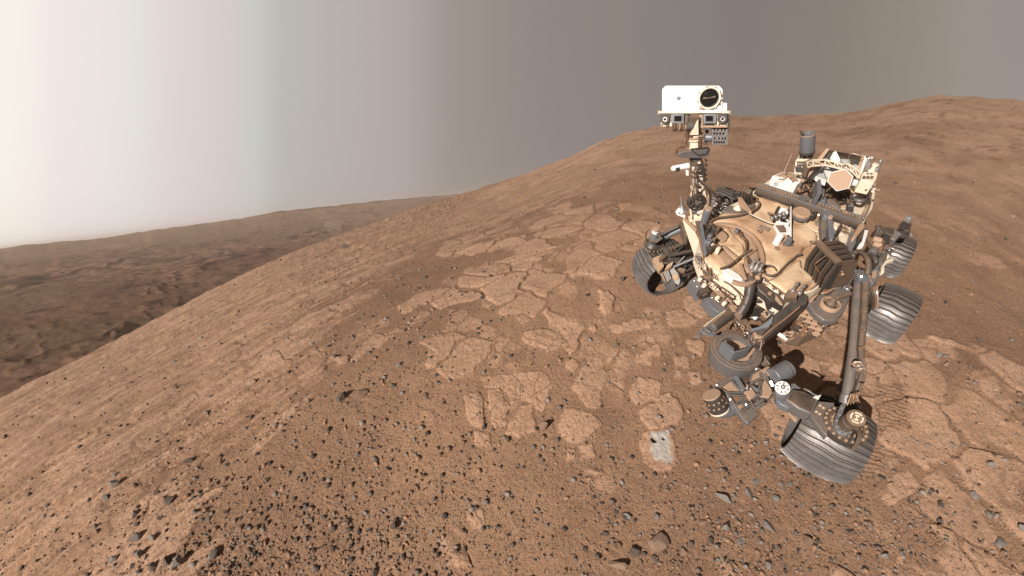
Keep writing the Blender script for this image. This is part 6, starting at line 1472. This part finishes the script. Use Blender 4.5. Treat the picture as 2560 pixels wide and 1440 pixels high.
# ---- turret: round drum, frames, gripper, hub ----
def T4(x, y, h): return V(*b4(x, y), h)
HT = .74
cdr = T4(668, 300, HT); Rd = np.linalg.norm(T4(335, 290, HT) - T4(1015, 260, HT)) / 2
tu = pt(MB().lathe(cdr, (0, 0, 1), [(-.15, Rd * .93), (-.02, Rd * 1.0), (.0, Rd * .995), (.004, Rd * .97), (.010, Rd * .78), (.008, Rd * .62), (-.01, Rd * .60), (-.10, Rd * .58)], 64), 'turret_drum', 'grey')
pt(MB().cyl(cdr + [0, 0, -.05], cdr + [0, 0, -.03], Rd * .59, Rd * .59, 40), 'drum_floor', 'tan', tu)
for k in range(18):
    a = 2 * math.pi * k / 18; d = np.array([math.cos(a), math.sin(a), 0]); pt(MB().beam(cdr + d * Rd * .66 + [0, 0, .010], cdr + d * Rd * .97 + [0, 0, .004], .007, .010), 'drum_seam', 'brown', tu)
pt(MB().ring(cdr + np.array([0, 0, .012]), (0, 0, 1), Rd * .80, Rd * .785, .006, 60), 'drum_band', 'black', tu); pt(MB().ring(cdr + np.array([0, 0, .012]), (0, 0, 1), Rd * .97, Rd * .955, .012, 60), 'drum_band', 'brown', tu)
crp = [(475, 200), (540, 250), (600, 310), (640, 340), (720, 320), (800, 300), (870, 270), (915, 205)]
P = [T4(*p, HT + .13) for p in crp]; vs = []; fs = []
for p in P: vs += [p, p + np.array([0, 0, -.14]), p + np.array([-.012, -.008, -.14]), p + np.array([-.012, -.008, 0])]
for i in range(len(P) - 1):
    for k in range(4): fs.append((i * 4 + k, i * 4 + (k + 1) % 4, i * 4 + 4 + (k + 1) % 4, i * 4 + 4 + k))
fs += [(0, 1, 2, 3), tuple(len(vs) - 4 + q for q in (3, 2, 1, 0))]
cw_ = pt(MB().add(vs, fs), 'drum_shield', 'blue', tu, .004)
pt(MB().prism([T4(*p, HT + .131) for p in [(475, 200), (520, 190), (620, 260), (645, 290), (635, 340), (590, 310)]], DN * .01), 'shield_cap', 'blue', tu, .003)
pt(MB().prism([T4(*p, HT + .02) for p in [(800, 400), (905, 280), (935, 285), (900, 350), (830, 420)]], DN * .02), 'drum_scrape', 'tan', tu)
MB.RS = 0.64
# body under the drum
tbd = pt(MB().prism([T4(*p, .60) for p in [(780, 600), (950, 500), (1080, 620), (1180, 860), (1150, 960), (1050, 980), (930, 900), (830, 760)]], DN * .14), 'turret_body', 'grey', bevel=.008)
pt(MB().prism([T4(*p, .62) for p in [(900, 640), (1000, 585), (1040, 680), (960, 780), (900, 860), (870, 800)]], DN * .05), 'body_rib', 'tan', tbd, .004)
pt(MB().prism([T4(*p, .615) for p in [(1020, 740), (1060, 700), (1150, 820), (1175, 900), (1130, 960), (1030, 950), (1040, 860)]], DN * .03), 'body_cover', 'tan', tbd, .006)
for a, b in (((880, 800), (960, 870)), ((1000, 620), (1040, 700)), ((860, 780), (1040, 690)), ((960, 880), (1020, 740)), ((1060, 640), (1140, 800))): pt(MB().beam(T4(*a, .65), T4(*b, .65), .016, .03), 'body_rail', 'grey', tbd, .003)
pt(MB().prism([T4(*p, .655) for p in [(1000, 585), (1110, 520), (1215, 610), (1060, 690)]], DN * .10), 'motor_mount', 'tan', tbd, .005)
tm = pt(MB().cyl(T4(1170, 680, .66), T4(1390, 560, .66), .115, .118, 36), 'turret_motor', 'blue', bevel=.006)
pt(MB().cyl(T4(1350, 590, .66), T4(1352, 589, .66), .121, .121, 36), 'motor_seam', 'black', tm); pt(MB().cyl(T4(1352, 589, .66), T4(1408, 560, .66), .116, .095, 36), 'motor_dome', 'grey', tm, .010)
for k in range(20):
    q = T4(1000 + random.uniform(0, 110), 400 + random.uniform(0, 110), .62); pt(MB().box(q, (random.uniform(.006, .02), .005, 0), (0, random.uniform(.008, .02), 0), (0, 0, .02)), 'turret_fitting', random.choice(('tan', 'copper', 'grey', 'silver', 'brown')), None, .002)
pt(MB().tube([T4(1035, 370, .66), T4(1080, 440, .66), T4(1130, 510, .66)], .018, 8, 4), 'turret_tube', 'grey')
for p, r in (((925, 550), .03), ((1150, 750), .02), ((1170, 790), .02)): pt(MB().cyl(T4(*p, .66), T4(*p, .68), r, r * .9, 16), 'turret_boss', 'silver')
# long left arm of the frame
pt(MB().prism([T4(*p, .64) for p in [(600, 590), (650, 575), (800, 840), (770, 870), (750, 860)]], DN * .07), 'frame_spar', 'blue', bevel=.004)
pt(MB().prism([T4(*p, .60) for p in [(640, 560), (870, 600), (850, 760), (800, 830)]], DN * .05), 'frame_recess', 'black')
gpx = [(380, 765), (600, 650), (640, 660), (800, 860), (990, 1190), (840, 1335), (770, 1270), (520, 905), (430, 850)]
gp = pt(MB().prism([T4(*p, .60) for p in gpx], DN * .05), 'gripper_plate', 'grey', bevel=.006)
for p_, mt in (([(450, 835), (590, 735), (610, 745), (735, 895), (545, 885)], 'tan'), ([(415, 770), (560, 680), (575, 700), (430, 790)], 'brown'), ([(572, 930), (790, 945), (650, 1055)], 'brown'), ([(680, 1075), (720, 1040), (765, 1085), (720, 1130)], 'tan'), ([(725, 1165), (830, 1100), (845, 1110), (745, 1180)], 'brown'), ([(610, 660), (640, 655), (760, 860), (740, 880)], 'tan')):
    pt(MB().prism([T4(*p, .604) for p in p_], DN * .006), 'plate_inset', mt, gp)
mb = MB()
for a, b in (((435, 830), (595, 725)), ((595, 725), (745, 895)), ((530, 890), (745, 905)), ((530, 890), (435, 830)), ((560, 925), (800, 945)), ((800, 945), (650, 1065)), ((650, 1065), (560, 925)), ((670, 1075), (800, 1010)), ((725, 1150), (860, 1080))): mb.beam(T4(*a, .615), T4(*b, .615), .010, .02)
pt(mb, 'plate_rib', 'grey', gp, .002)
pt(MB().prism([T4(*p, .607) for p in [(760, 1185), (870, 1095), (985, 1190), (835, 1325)]], DN * .012), 'plate_pad', 'grey', gp, .003)
for x, y in ((805, 1060), (585, 990), (400, 790)): pt(MB().cyl(T4(x, y, .60), T4(x, y, .63), .012, .012, 14), 'plate_screw', 'silver', gp)
for x, y in ((830, 1040), (830, 1105)): pt(MB().box(T4(x, y, .612), (.014, 0, 0), (0, .012, 0), (0, 0, .005)), 'plate_notch', 'black', gp)
pt(MB().prism([T4(*p, .63) for p in [(780, 880), (880, 820), (950, 920), (870, 985)]], DN * .10), 'side_block', 'tan', bevel=.005)
for a, b, r in (((890, 970), (980, 920), .028), ((930, 1060), (1040, 990), .022), ((960, 1110), (1060, 1040), .020), ((900, 900), (970, 850), .02)): pt(MB().cyl(T4(*a, .60), T4(*b, .60), r, r, 14), 'side_actuator', 'grey', bevel=.003)
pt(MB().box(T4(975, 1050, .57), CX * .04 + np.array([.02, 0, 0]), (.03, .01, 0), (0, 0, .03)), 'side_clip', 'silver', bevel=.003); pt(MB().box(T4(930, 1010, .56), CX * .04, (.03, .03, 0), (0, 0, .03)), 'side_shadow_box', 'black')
for k in range(6): pt(MB().box(T4(820 + random.uniform(-20, 50), 830 + random.uniform(-40, 20), .65), (.01, .004, 0), (0, .012, 0), (0, 0, .012)), 'turret_fitting', random.choice(('silver', 'tan', 'black')), None, .002)
# bent tube with the perforated collar
q0 = T4(330, 930, .66); q1 = T4(400, 1080, .56)
el_ = pt(MB().tube([T4(352, 970, .62), T4(400, 1060, .57), T4(450, 1120, .54), T4(520, 1140, .52), T4(590, 1130, .52), T4(640, 1090, .54)], [.115, .116, .112, .10, .085, .07], 28, 8), 'bent_duct', 'blue')
dq = (T4(400, 1060, .57) - T4(352, 970, .62)); dq /= np.linalg.norm(dq); s0 = T4(325, 925, .645)
co_ = pt(MB().cyl(s0, s0 + dq * .15, .122, .124, 40), 'duct_collar', 'dgrey', el_, .006); pt(MB().cyl(s0 - dq * .006, s0 + dq * .004, .112, .118, 40), 'collar_face', 'tan', el_, .003); pt(MB().cyl(s0 + dq * .148, s0 + dq * .162, .127, .127, 40), 'collar_band', 'cream', el_, .002)
_, u_, w_ = MB().frame(dq)
for k in range(12):
    for r_ in (0, 1):
        a = 2 * math.pi * (k + .5 * r_) / 12; d = math.cos(a) * u_ + math.sin(a) * w_; q = s0 + dq * (.045 + .05 * r_) + d * .078; pt(MB().cyl(q - d * .004, q + d * .004, .014, .012, 12), 'collar_hole', 'tan', el_)

MB.RS = 1.0
# white slotted hub and lower leg to the front wheel
def F5(x, y, h): return V(*b5(x, y), h)
HB = .70
ch = F5(252, 314, HB + .04); Rh = np.linalg.norm(F5(178, 314, HB + .04) - F5(333, 314, HB + .04)) / 2; hd_ = CP - ch; hd_ /= np.linalg.norm(hd_); hd_ = hd_ + np.array([0, 0, .6]); hd_ /= np.linalg.norm(hd_)
hb_ = pt(MB().lathe(ch, hd_, [(-.06, Rh * .9), (0, Rh), (.008, Rh), (.010, Rh * .95), (.010, Rh * .4), (.02, Rh * .36), (.03, Rh * .34)], 44), 'slotted_hub', 'brightw')
_, u_, w_ = MB().frame(hd_)
for k in range(8):
    a = 2 * math.pi * (k + .3) / 8; d = math.cos(a) * u_ + math.sin(a) * w_; t = -math.sin(a) * u_ + math.cos(a) * w_; pt(MB().box(ch + d * Rh * .70 + hd_ * .010, d * Rh * .22, t * Rh * .13, hd_ * .004), 'hub_slot', 'tan' if k % 2 else 'grey', hb_)
pt(MB().ring(ch + hd_ * .034, hd_, Rh * .30, Rh * .17, .012, 28), 'hub_ring', 'dgrey', hb_); pt(MB().cyl(ch + hd_ * .02, ch + hd_ * .030, Rh * .16, Rh * .16, 20), 'hub_bore', 'lens', hb_)
kn = pt(MB().prism([F5(*p, HB) for p in [(170, 330), (320, 270), (390, 258), (465, 320), (370, 330), (290, 440), (330, 500), (380, 520), (330, 545), (240, 500), (190, 455)]], DN * .06), 'hub_bracket', 'blue', bevel=.005)
pt(MB().prism([F5(*p, HB - .07) for p in [(180, 380), (290, 470), (380, 525), (330, 560), (240, 520), (185, 450)]], DN * .05), 'hub_skirt', 'blue', kn, .004)
pt(MB().prism([F5(*p, HB - .14) for p in [(300, 540), (470, 520), (460, 600), (410, 690), (340, 610)]], DN * .03), 'tan_guard', 'tan', kn, .004)
la = pt(MB().prism([F5(*p, HB + .05) for p in [(370, 325), (500, 350), (670, 440), (590, 610), (430, 540), (285, 435)]], DN * .12), 'lower_leg', 'grey', bevel=.012)
pt(MB().prism([F5(*p, HB + .052) for p in [(310, 435), (375, 345), (495, 365), (640, 440), (570, 580), (440, 520)]], DN * .006), 'leg_face', 'dgrey', la, .002)
pt(MB().beam(F5(280, 450, HB + .0), F5(325, 485, HB + .0), .012, .012), 'leg_pin', 'silver', la)
cr_ = F5(960, 735, HB + .05)
jp = pt(MB().prism([F5(*p, HB + .055) for p in [(665, 462), (840, 478), (830, 600), (790, 640), (770, 740), (760, 860), (700, 800), (620, 690), (570, 620), (610, 560)]], DN * .06), 'leg_plate', 'grey', la, .006)
for x, y in ((678, 512), (714, 538), (634, 582), (672, 606)): pt(MB().cyl(F5(x, y, HB + .055), F5(x, y, HB + .066), .012, .010, 10), 'plate_rivet', 'tan', la)
pt(MB().tube([F5(495, 325, HB + .06), F5(545, 345, HB + .08), F5(600, 385, HB + .07), F5(640, 400, HB + .06)], .012, 8, 4), 'leg_connector', 'silver', la)
pt(MB().prism([F5(600, 415, HB + .06), F5(690, 390, HB + .06), F5(660, 440, HB + .06)], DN * .02), 'leg_tab', 'brightw', la)
# steering ring above the front wheel
Ro = np.linalg.norm(F5(705, 735, HB + .05) - F5(1190, 760, HB + .05)) / 2
sr = pt(MB().lathe(cr_, (0, 0, 1), [(-.05, Ro * .97), (.0, Ro * 1.0), (.008, Ro * .98), (.012, Ro * .80), (.02, Ro * .76), (.02, Ro * .72), (-.01, Ro * .70)], 64), 'steering_ring', 'dgrey')
pt(MB().cyl(cr_ + [0, 0, -.03], cr_ + [0, 0, -.008], Ro * .70, Ro * .70, 44), 'ring_web', 'black', sr)
for k in range(20):
    a = 2 * math.pi * k / 20; d = np.array([math.cos(a), math.sin(a), 0]); q = cr_ + d * Ro * .89 + np.array([0, 0, .006]); pt(MB().cyl(q, q + np.array([0, 0, .012]), .012, .010, 12), 'ring_bolt', 'tan', sr)
for k in range(18):
    a = 2 * math.pi * (k + .5) / 18; d = np.array([math.cos(a), math.sin(a), 0]); q = cr_ + d * Ro * .60; pt(MB().beam(q - d * Ro * .1, q + d * Ro * .1, .016, .03), 'ring_tooth', 'brown', sr); pt(MB().cyl(q, q + np.array([0, 0, .022]), .013, .011, 12), 'tooth_bolt', 'tan', sr)
pt(MB().ring(cr_ + np.array([0, 0, .024]), (0, 0, 1), Ro * .76, Ro * .72, .01, 56), 'ring_lip', 'brown', sr)
# horseshoe flange with motor and target cap
hs = [(960, 455), (905, 510), (870, 600), (840, 680), (845, 760), (890, 820), (960, 850), (1030, 830), (1090, 770), (1125, 680), (1140, 600), (1135, 520), (1110, 475)]
P = [F5(*p, HB + .16) for p in hs]; Cn = F5(1000, 660, HB + .16); vs = []; fs = []
for p in P:
    d = Cn - p; d /= np.linalg.norm(d); vs += [p, p + d * .045, p + d * .045 + DN * .03, p + DN * .03]
for i in range(len(P) - 1):
    for k in range(4): fs.append((i * 4 + k, i * 4 + (k + 1) % 4, i * 4 + 4 + (k + 1) % 4, i * 4 + 4 + k))
fs += [(0, 1, 2, 3), tuple(len(vs) - 4 + q for q in (3, 2, 1, 0))]
hf = pt(MB().add(vs, fs), 'horseshoe_flange', 'blue', bevel=.004)
for p in P[1:-1]:
    d = Cn - p; d /= np.linalg.norm(d); q = p + d * .020; pt(MB().cyl(q, q + np.array([0, 0, .010]), .009, .008, 10), 'flange_bolt', 'silver', hf)
pt(MB().prism([F5(*p, HB + .12) for p in [(960, 470), (1110, 480), (1120, 650), (1060, 800), (960, 830), (880, 750), (890, 620)]], DN * .06), 'flange_well', 'dgrey', hf, .004)
MB.RS = 0.60
m0 = F5(945, 740, HB + .12); m1 = F5(1088, 652, HB + .36)
mm_ = pt(MB().cyl(m0, m0 + (m1 - m0) * .62, .092, .088, 40), 'steering_motor', 'brown', bevel=.004)
mt_d = (m1 - m0) / np.linalg.norm(m1 - m0); Lm = np.linalg.norm(m1 - m0)
pt(MB().cyl(m0 + mt_d * Lm * .61, m0 + mt_d * Lm * .72, .094, .094, 40), 'motor_band', 'silver', mm_, .002); pt(MB().cyl(m0 + mt_d * Lm * .72, m1, .099, .099, 44), 'motor_cap', 'brown', mm_, .005)
_, u_, w_ = MB().frame(mt_d); e0 = m1 + mt_d * .002
u_ = CX - mt_d * CX.dot(mt_d); u_ /= np.linalg.norm(u_); w_ = np.cross(mt_d, u_)
for a0 in (10, 100, 190, 280): pt(MB().ring(e0 + mt_d * .002, mt_d, .066, .050, .003, 16, a0 + 8, a0 + 82, u_), 'cap_arc', 'cream', mm_)
for a0 in (60, 240):
    pts = [e0] + [e0 + (math.cos(math.radians(a)) * u_ + math.sin(math.radians(a)) * w_) * .022 for a in np.linspace(a0 - 45, a0 + 45, 9)]; pt(MB().prism(pts, mt_d * .002), 'cap_wedge', 'cream', mm_)
for a in (40, 220): q = e0 + (math.cos(math.radians(a)) * u_ + math.sin(math.radians(a)) * w_) * .050; pt(MB().cyl(q, q + mt_d * .004, .008, .007, 10), 'cap_screw', 'tan', mm_)
pt(MB().tube([F5(1085, 755, HB + .3), F5(1120, 830, HB + .2), F5(1100, 920, HB + .12), F5(1040, 1010, HB + .03)], .024, 10, 6), 'motor_cable', 'hose', mm_)
pt(MB().tube([F5(1060, 770, HB + .25), F5(1040, 850, HB + .12), F5(1010, 930, HB + .08)], .012, 8, 5), 'motor_cable', 'black', mm_)

# ---- long front strut with its hoses ----
def S3(x, y, h): return V(*b3(x, y), h)
s_a = S3(272, 600, HD - .02); s_b = V(2115, 1000, .86)
stt = pt(MB().tube([s_a, V(2141, 760, 1.08), V(2136, 850, 1.02), V(2127, 930, .95), s_b], [.058, .058, .058, .062, .060], 24, 5), 'front_strut', 'grey')
pt(MB().tube([S3(345, 600, HD + .02), V(2162, 740, 1.13), V(2158, 800, 1.10), V(2152, 870, 1.06), V(2152, 930, 1.0), V(2143, 975, .93), V(2126, 1010, .86)], [.046, .046, .046, .040, .034, .032, .030], 18, 6), 'strut_hose', 'hose', stt)
pt(MB().tube([V(2153, 700, 1.17), V(2153, 790, 1.13), V(2147, 840, 1.10), V(2144, 880, 1.09), V(2152, 915, 1.05), V(2146, 950, 1.0), V(2130, 985, .95), V(2118, 1002, .92)], .008, 7, 6), 'strut_wire', 'black', stt)
pt(MB().tube([V(2146, 870, 1.08), V(2158, 900, 1.06), V(2162, 930, 1.02), V(2156, 960, .98), V(2140, 1000, .93)], .016, 9, 6), 'strut_wire', 'hose', stt)
for x, y, h in ((2161, 735, 1.14), (2158, 780, 1.12), (2155, 826, 1.10), (2153, 868, 1.08), (2156, 962, 1.02), (2140, 985, .98), (2135, 1002, .93)):
    pt(MB().beam(V(x - 6, y, h + .045), V(x + 6, y, h + .045), .010, .006), 'cable_tie', 'copper', stt); pt(MB().beam(V(x + 4, y, h + .048), V(x + 9, y - 3, h + .048), .006, .005), 'cable_tie', 'tan', stt)
cbx = pt(MB().box(V(2147, 916, 1.09), CX * .038, (.03, .03, 0), (0, 0, .02)), 'strut_connector', 'tan', stt, .003)
for k in range(9): pt(MB().box(V(2147 + random.uniform(-11, 11), 916 + random.uniform(-10, 14), 1.12), CX * random.uniform(.006, .03), (.006, .006, 0), (0, 0, .008)), 'connector_pin', random.choice(('cream', 'copper', 'silver')), stt)
for k in range(5): pt(MB().tube([V(2128 + 3 * k, 985, .98), V(2122 + 6 * k, 1002, .96), V(2118 + 8 * k, 1013 - 2 * k, .93)], .007, 6, 5), 'strut_wire', 'copper' if k % 2 else 'tan', stt)
pt(MB().box(S3(285, 605, HD + .03), CX * .055, (.05, .05, 0), (0, 0, .035)), 'strut_clamp', 'blue', stt, .006); pt(MB().cyl(S3(293, 605, HD + .065), S3(293, 605, HD + .075), .016, .014, 6), 'clamp_bolt', 'silver', stt)
pt(MB().cyl(S3(345, 590, HD + .03), S3(348, 650, HD + .02), .052, .052, 22), 'hose_cuff', 'tan', stt, .003)
pt(MB().cyl(V(2118, 985, .89), V(2113, 1008, .84), .068, .072, 24), 'strut_foot', 'grey', stt, .004)
for k, (pts, r, mt) in enumerate((([(350, 590), (365, 500), (350, 430), (310, 380), (260, 360), (210, 370)], .034, 'hose'), ([(420, 490), (440, 460), (420, 420), (370, 400), (310, 380), (270, 355)], .036, 'dgrey'), ([(380, 590), (385, 500), (370, 430), (330, 380), (290, 355)], .022, 'cable'))):
    pt(MB().tube([S3(*p, HD + (.06 + .05 * math.sin(i))) for i, p in enumerate(pts)], r, 12, 6), 'pivot_hose', mt)
# rear bogie: brackets, motors, boot
bg = pt(MB().prism([S3(*p, HD - .25) for p in [(380, 520), (440, 470), (480, 490), (470, 620), (410, 680), (370, 640)]], DN * .08), 'bogie_arm', 'blue', bevel=.006)
pt(MB().prism([S3(*p, HD - .22) for p in [(400, 560), (450, 540), (440, 610), (400, 620)]], DN * .02), 'arm_pocket', 'tan', bg)
pt(MB().prism([S3(*p, .78) for p in [(430, 130), (500, 95), (620, 120), (625, 165), (600, 200), (540, 165), (500, 190), (480, 260), (415, 240)]], DN * .10), 'bogie_bracket', 'dgrey', bg, .006)
for k in range(12): pt(MB().box(S3(440 + (k % 4) * 14, 105 + (k // 4) * 26, .79), (.012, 0, 0), (0, .010, 0), (0, 0, .02)), 'bracket_block', random.choice(('black', 'dgrey', 'grey')), bg, .002)
for y in (225, 275): pt(MB().cyl(S3(410, y, .80), S3(495, y + 25, .80), .050, .050, 22), 'bogie_motor', 'tan', bg, .008)
pt(MB().box(S3(450, 290, .74), CX * .10, (.08, .08, 0), (0, 0, .04)), 'motor_cradle', 'brown', bg, .004)
pt(MB().cyl(S3(400, 380, .78), S3(430, 330, .80), .070, .062, 26), 'bogie_pivot', 'grey', bg, .005)
pt(MB().beam(S3(575, 240, .70), S3(650, 170, .74), .09, .06), 'steering_arm', 'grey', bg, .006)
pt(MB().tube([S3(470, 400, .76), S3(490, 350, .80), S3(520, 280, .80), S3(560, 270, .78), S3(585, 310, .76), S3(570, 370, .74)], .026, 10, 6), 'bogie_hose', 'dgrey', bg)
pt(MB().cyl(S3(475, 355, .81), S3(495, 315, .82), .030, .030, 16), 'hose_cuff', 'copper', bg)
pt(MB().tube([S3(480, 480, .74), S3(490, 430, .76), S3(520, 380, .76)], .030, 10, 5), 'bogie_hose', 'blue', bg)
st2 = pt(MB().lathe(S3(688, 190, .62), (0, 0, 1), [(0, .11), (.03, .115), (.04, .09), (.09, .085), (.10, .05), (.16, .045)], 32), 'steering_base', 'dgrey')
q = S3(700, 120, .74); pt(MB().lathe(q, (0, 0, 1), [(0, .055), (.12, .052), (.125, .045)], 28), 'steering_motor', 'dgrey', st2); pt(MB().lathe(q + np.array([0, 0, .09]), (0, 0, 1), [(0, .0545), (.05, .053), (.06, .045), (.062, .02)], 28), 'motor_band', 'silver', st2)
pt(MB().tube([S3(735, 60, .84), S3(745, 90, .80), S3(735, 120, .76), S3(715, 130, .74)], .010, 8, 5), 'motor_wire', 'black', st2)
bt = pt(MB().prism([S3(*p, .74) for p in [(500, 480), (545, 430), (610, 415), (625, 440), (560, 460), (530, 500), (530, 560), (495, 570)]], DN * .05), 'dust_boot', 'cream', bevel=.012)
for k in range(14):
    x, y = 380 + random.uniform(-10, 70), 680 + random.uniform(0, 40)
    pt(MB().tube([S3(x, y, .80), S3(x + random.uniform(-10, 20), y + 60, .78), S3(x + random.uniform(-10, 25), y + 140, .70), S3(x + random.uniform(0, 30), y + 210, .6)][: 3 + (k % 2)], random.choice((.009, .014, .02)), 8, 5), 'wheel_cable', random.choice(('silver', 'brown', 'tan', 'cable', 'copper')))
for k in range(12):
    x, y = 500 + random.uniform(0, 110), 330 + random.uniform(0, 80); pt(MB().box(S3(x, y, .76), (random.uniform(.01, .03), .005, 0), (0, random.uniform(.01, .03), 0), (0, 0, .02)), 'bogie_fitting', random.choice(('silver', 'cream', 'dgrey', 'brown')), None, .003)
pt(MB().lathe(S3(365, 845, .50), ML[0:3] * 0 + np.array([0, 1, .1]), [(-.04, .07), (.0, .07), (.02, .05), (.05, .045)], 28), 'wheel_drive', 'silver')
pt(MB().tube([S3(400, 640, .86), S3(385, 740, .74), S3(370, 830, .58), V(2200, 770, .34)], [.05, .05, .045, .04], 14, 6), 'bogie_leg', 'grey')
pt(MB().tube([S3(470, 480, .80), S3(560, 330, .72), S3(620, 230, .66)], [.05, .045, .04], 14, 6), 'bogie_leg', 'grey')
# the far side's rear fork seen behind the mast
pt(MB().tube([V(1790, 530, .95), V(1805, 500, .8), V(1812, 495, .6)], .035, 10, 5), 'far_leg', 'dgrey')
for k in range(8):
    a = (1775 + random.uniform(0, 50), 500 + random.uniform(0, 35)); pt(MB().tube([V(*a, .8), V(a[0] + 12, a[1] - 10, .85), V(a[0] + 25, a[1] + 5, .8)], .016, 8, 4), 'far_cable', random.choice(('dgrey', 'brown', 'black')))

# ---------------- everything into the world frame ----------------
for o in list(COL.objects):
    if o.parent is None and o.type not in ('CAMERA', 'LIGHT'):
        o.matrix_world = G @ o.matrix_basis
# ---------------- haze ----------------
bpy.context.view_layer.update()
zmax = -1e9
for o in COL.objects:
    if o.type == 'MESH' and (o.get('kind') or o.name == 'telescope_ring'):
        a = np.empty(len(o.data.vertices) * 3, np.float32); o.data.vertices.foreach_get('co', a); a = a.reshape(-1, 3)
        mw = np.array(o.matrix_world); zmax = max(zmax, float((a @ mw[2, :3] + mw[2, 3]).max()))
ztop = max(zmax, cpw[2]) + 0.6; print('haze top above camera', ztop - cpw[2])
hz = MB().box((cpw[0] - 1300, cpw[1] + 1950, ztop - 160), (3300, 0, 0), (0, 2420, 0), (0, 0, 160)).build('haze', None or bpy.data.materials.new('haze'))
hm = hz.data.materials[0]; hm.use_nodes = True; hn = hm.node_tree.nodes; hl = hm.node_tree.links; hn.remove(hn['Principled BSDF'])
hv = hn.new('ShaderNodeVolumePrincipled'); hv.inputs['Color'].default_value = (0.80, 0.62, 0.52, 1); hv.inputs['Density'].default_value = 0.00021; hv.inputs['Anisotropy'].default_value = 0.0
hl.new(hv.outputs[0], hn['Material Output'].inputs['Volume'])
tag(hz, kind='stuff')
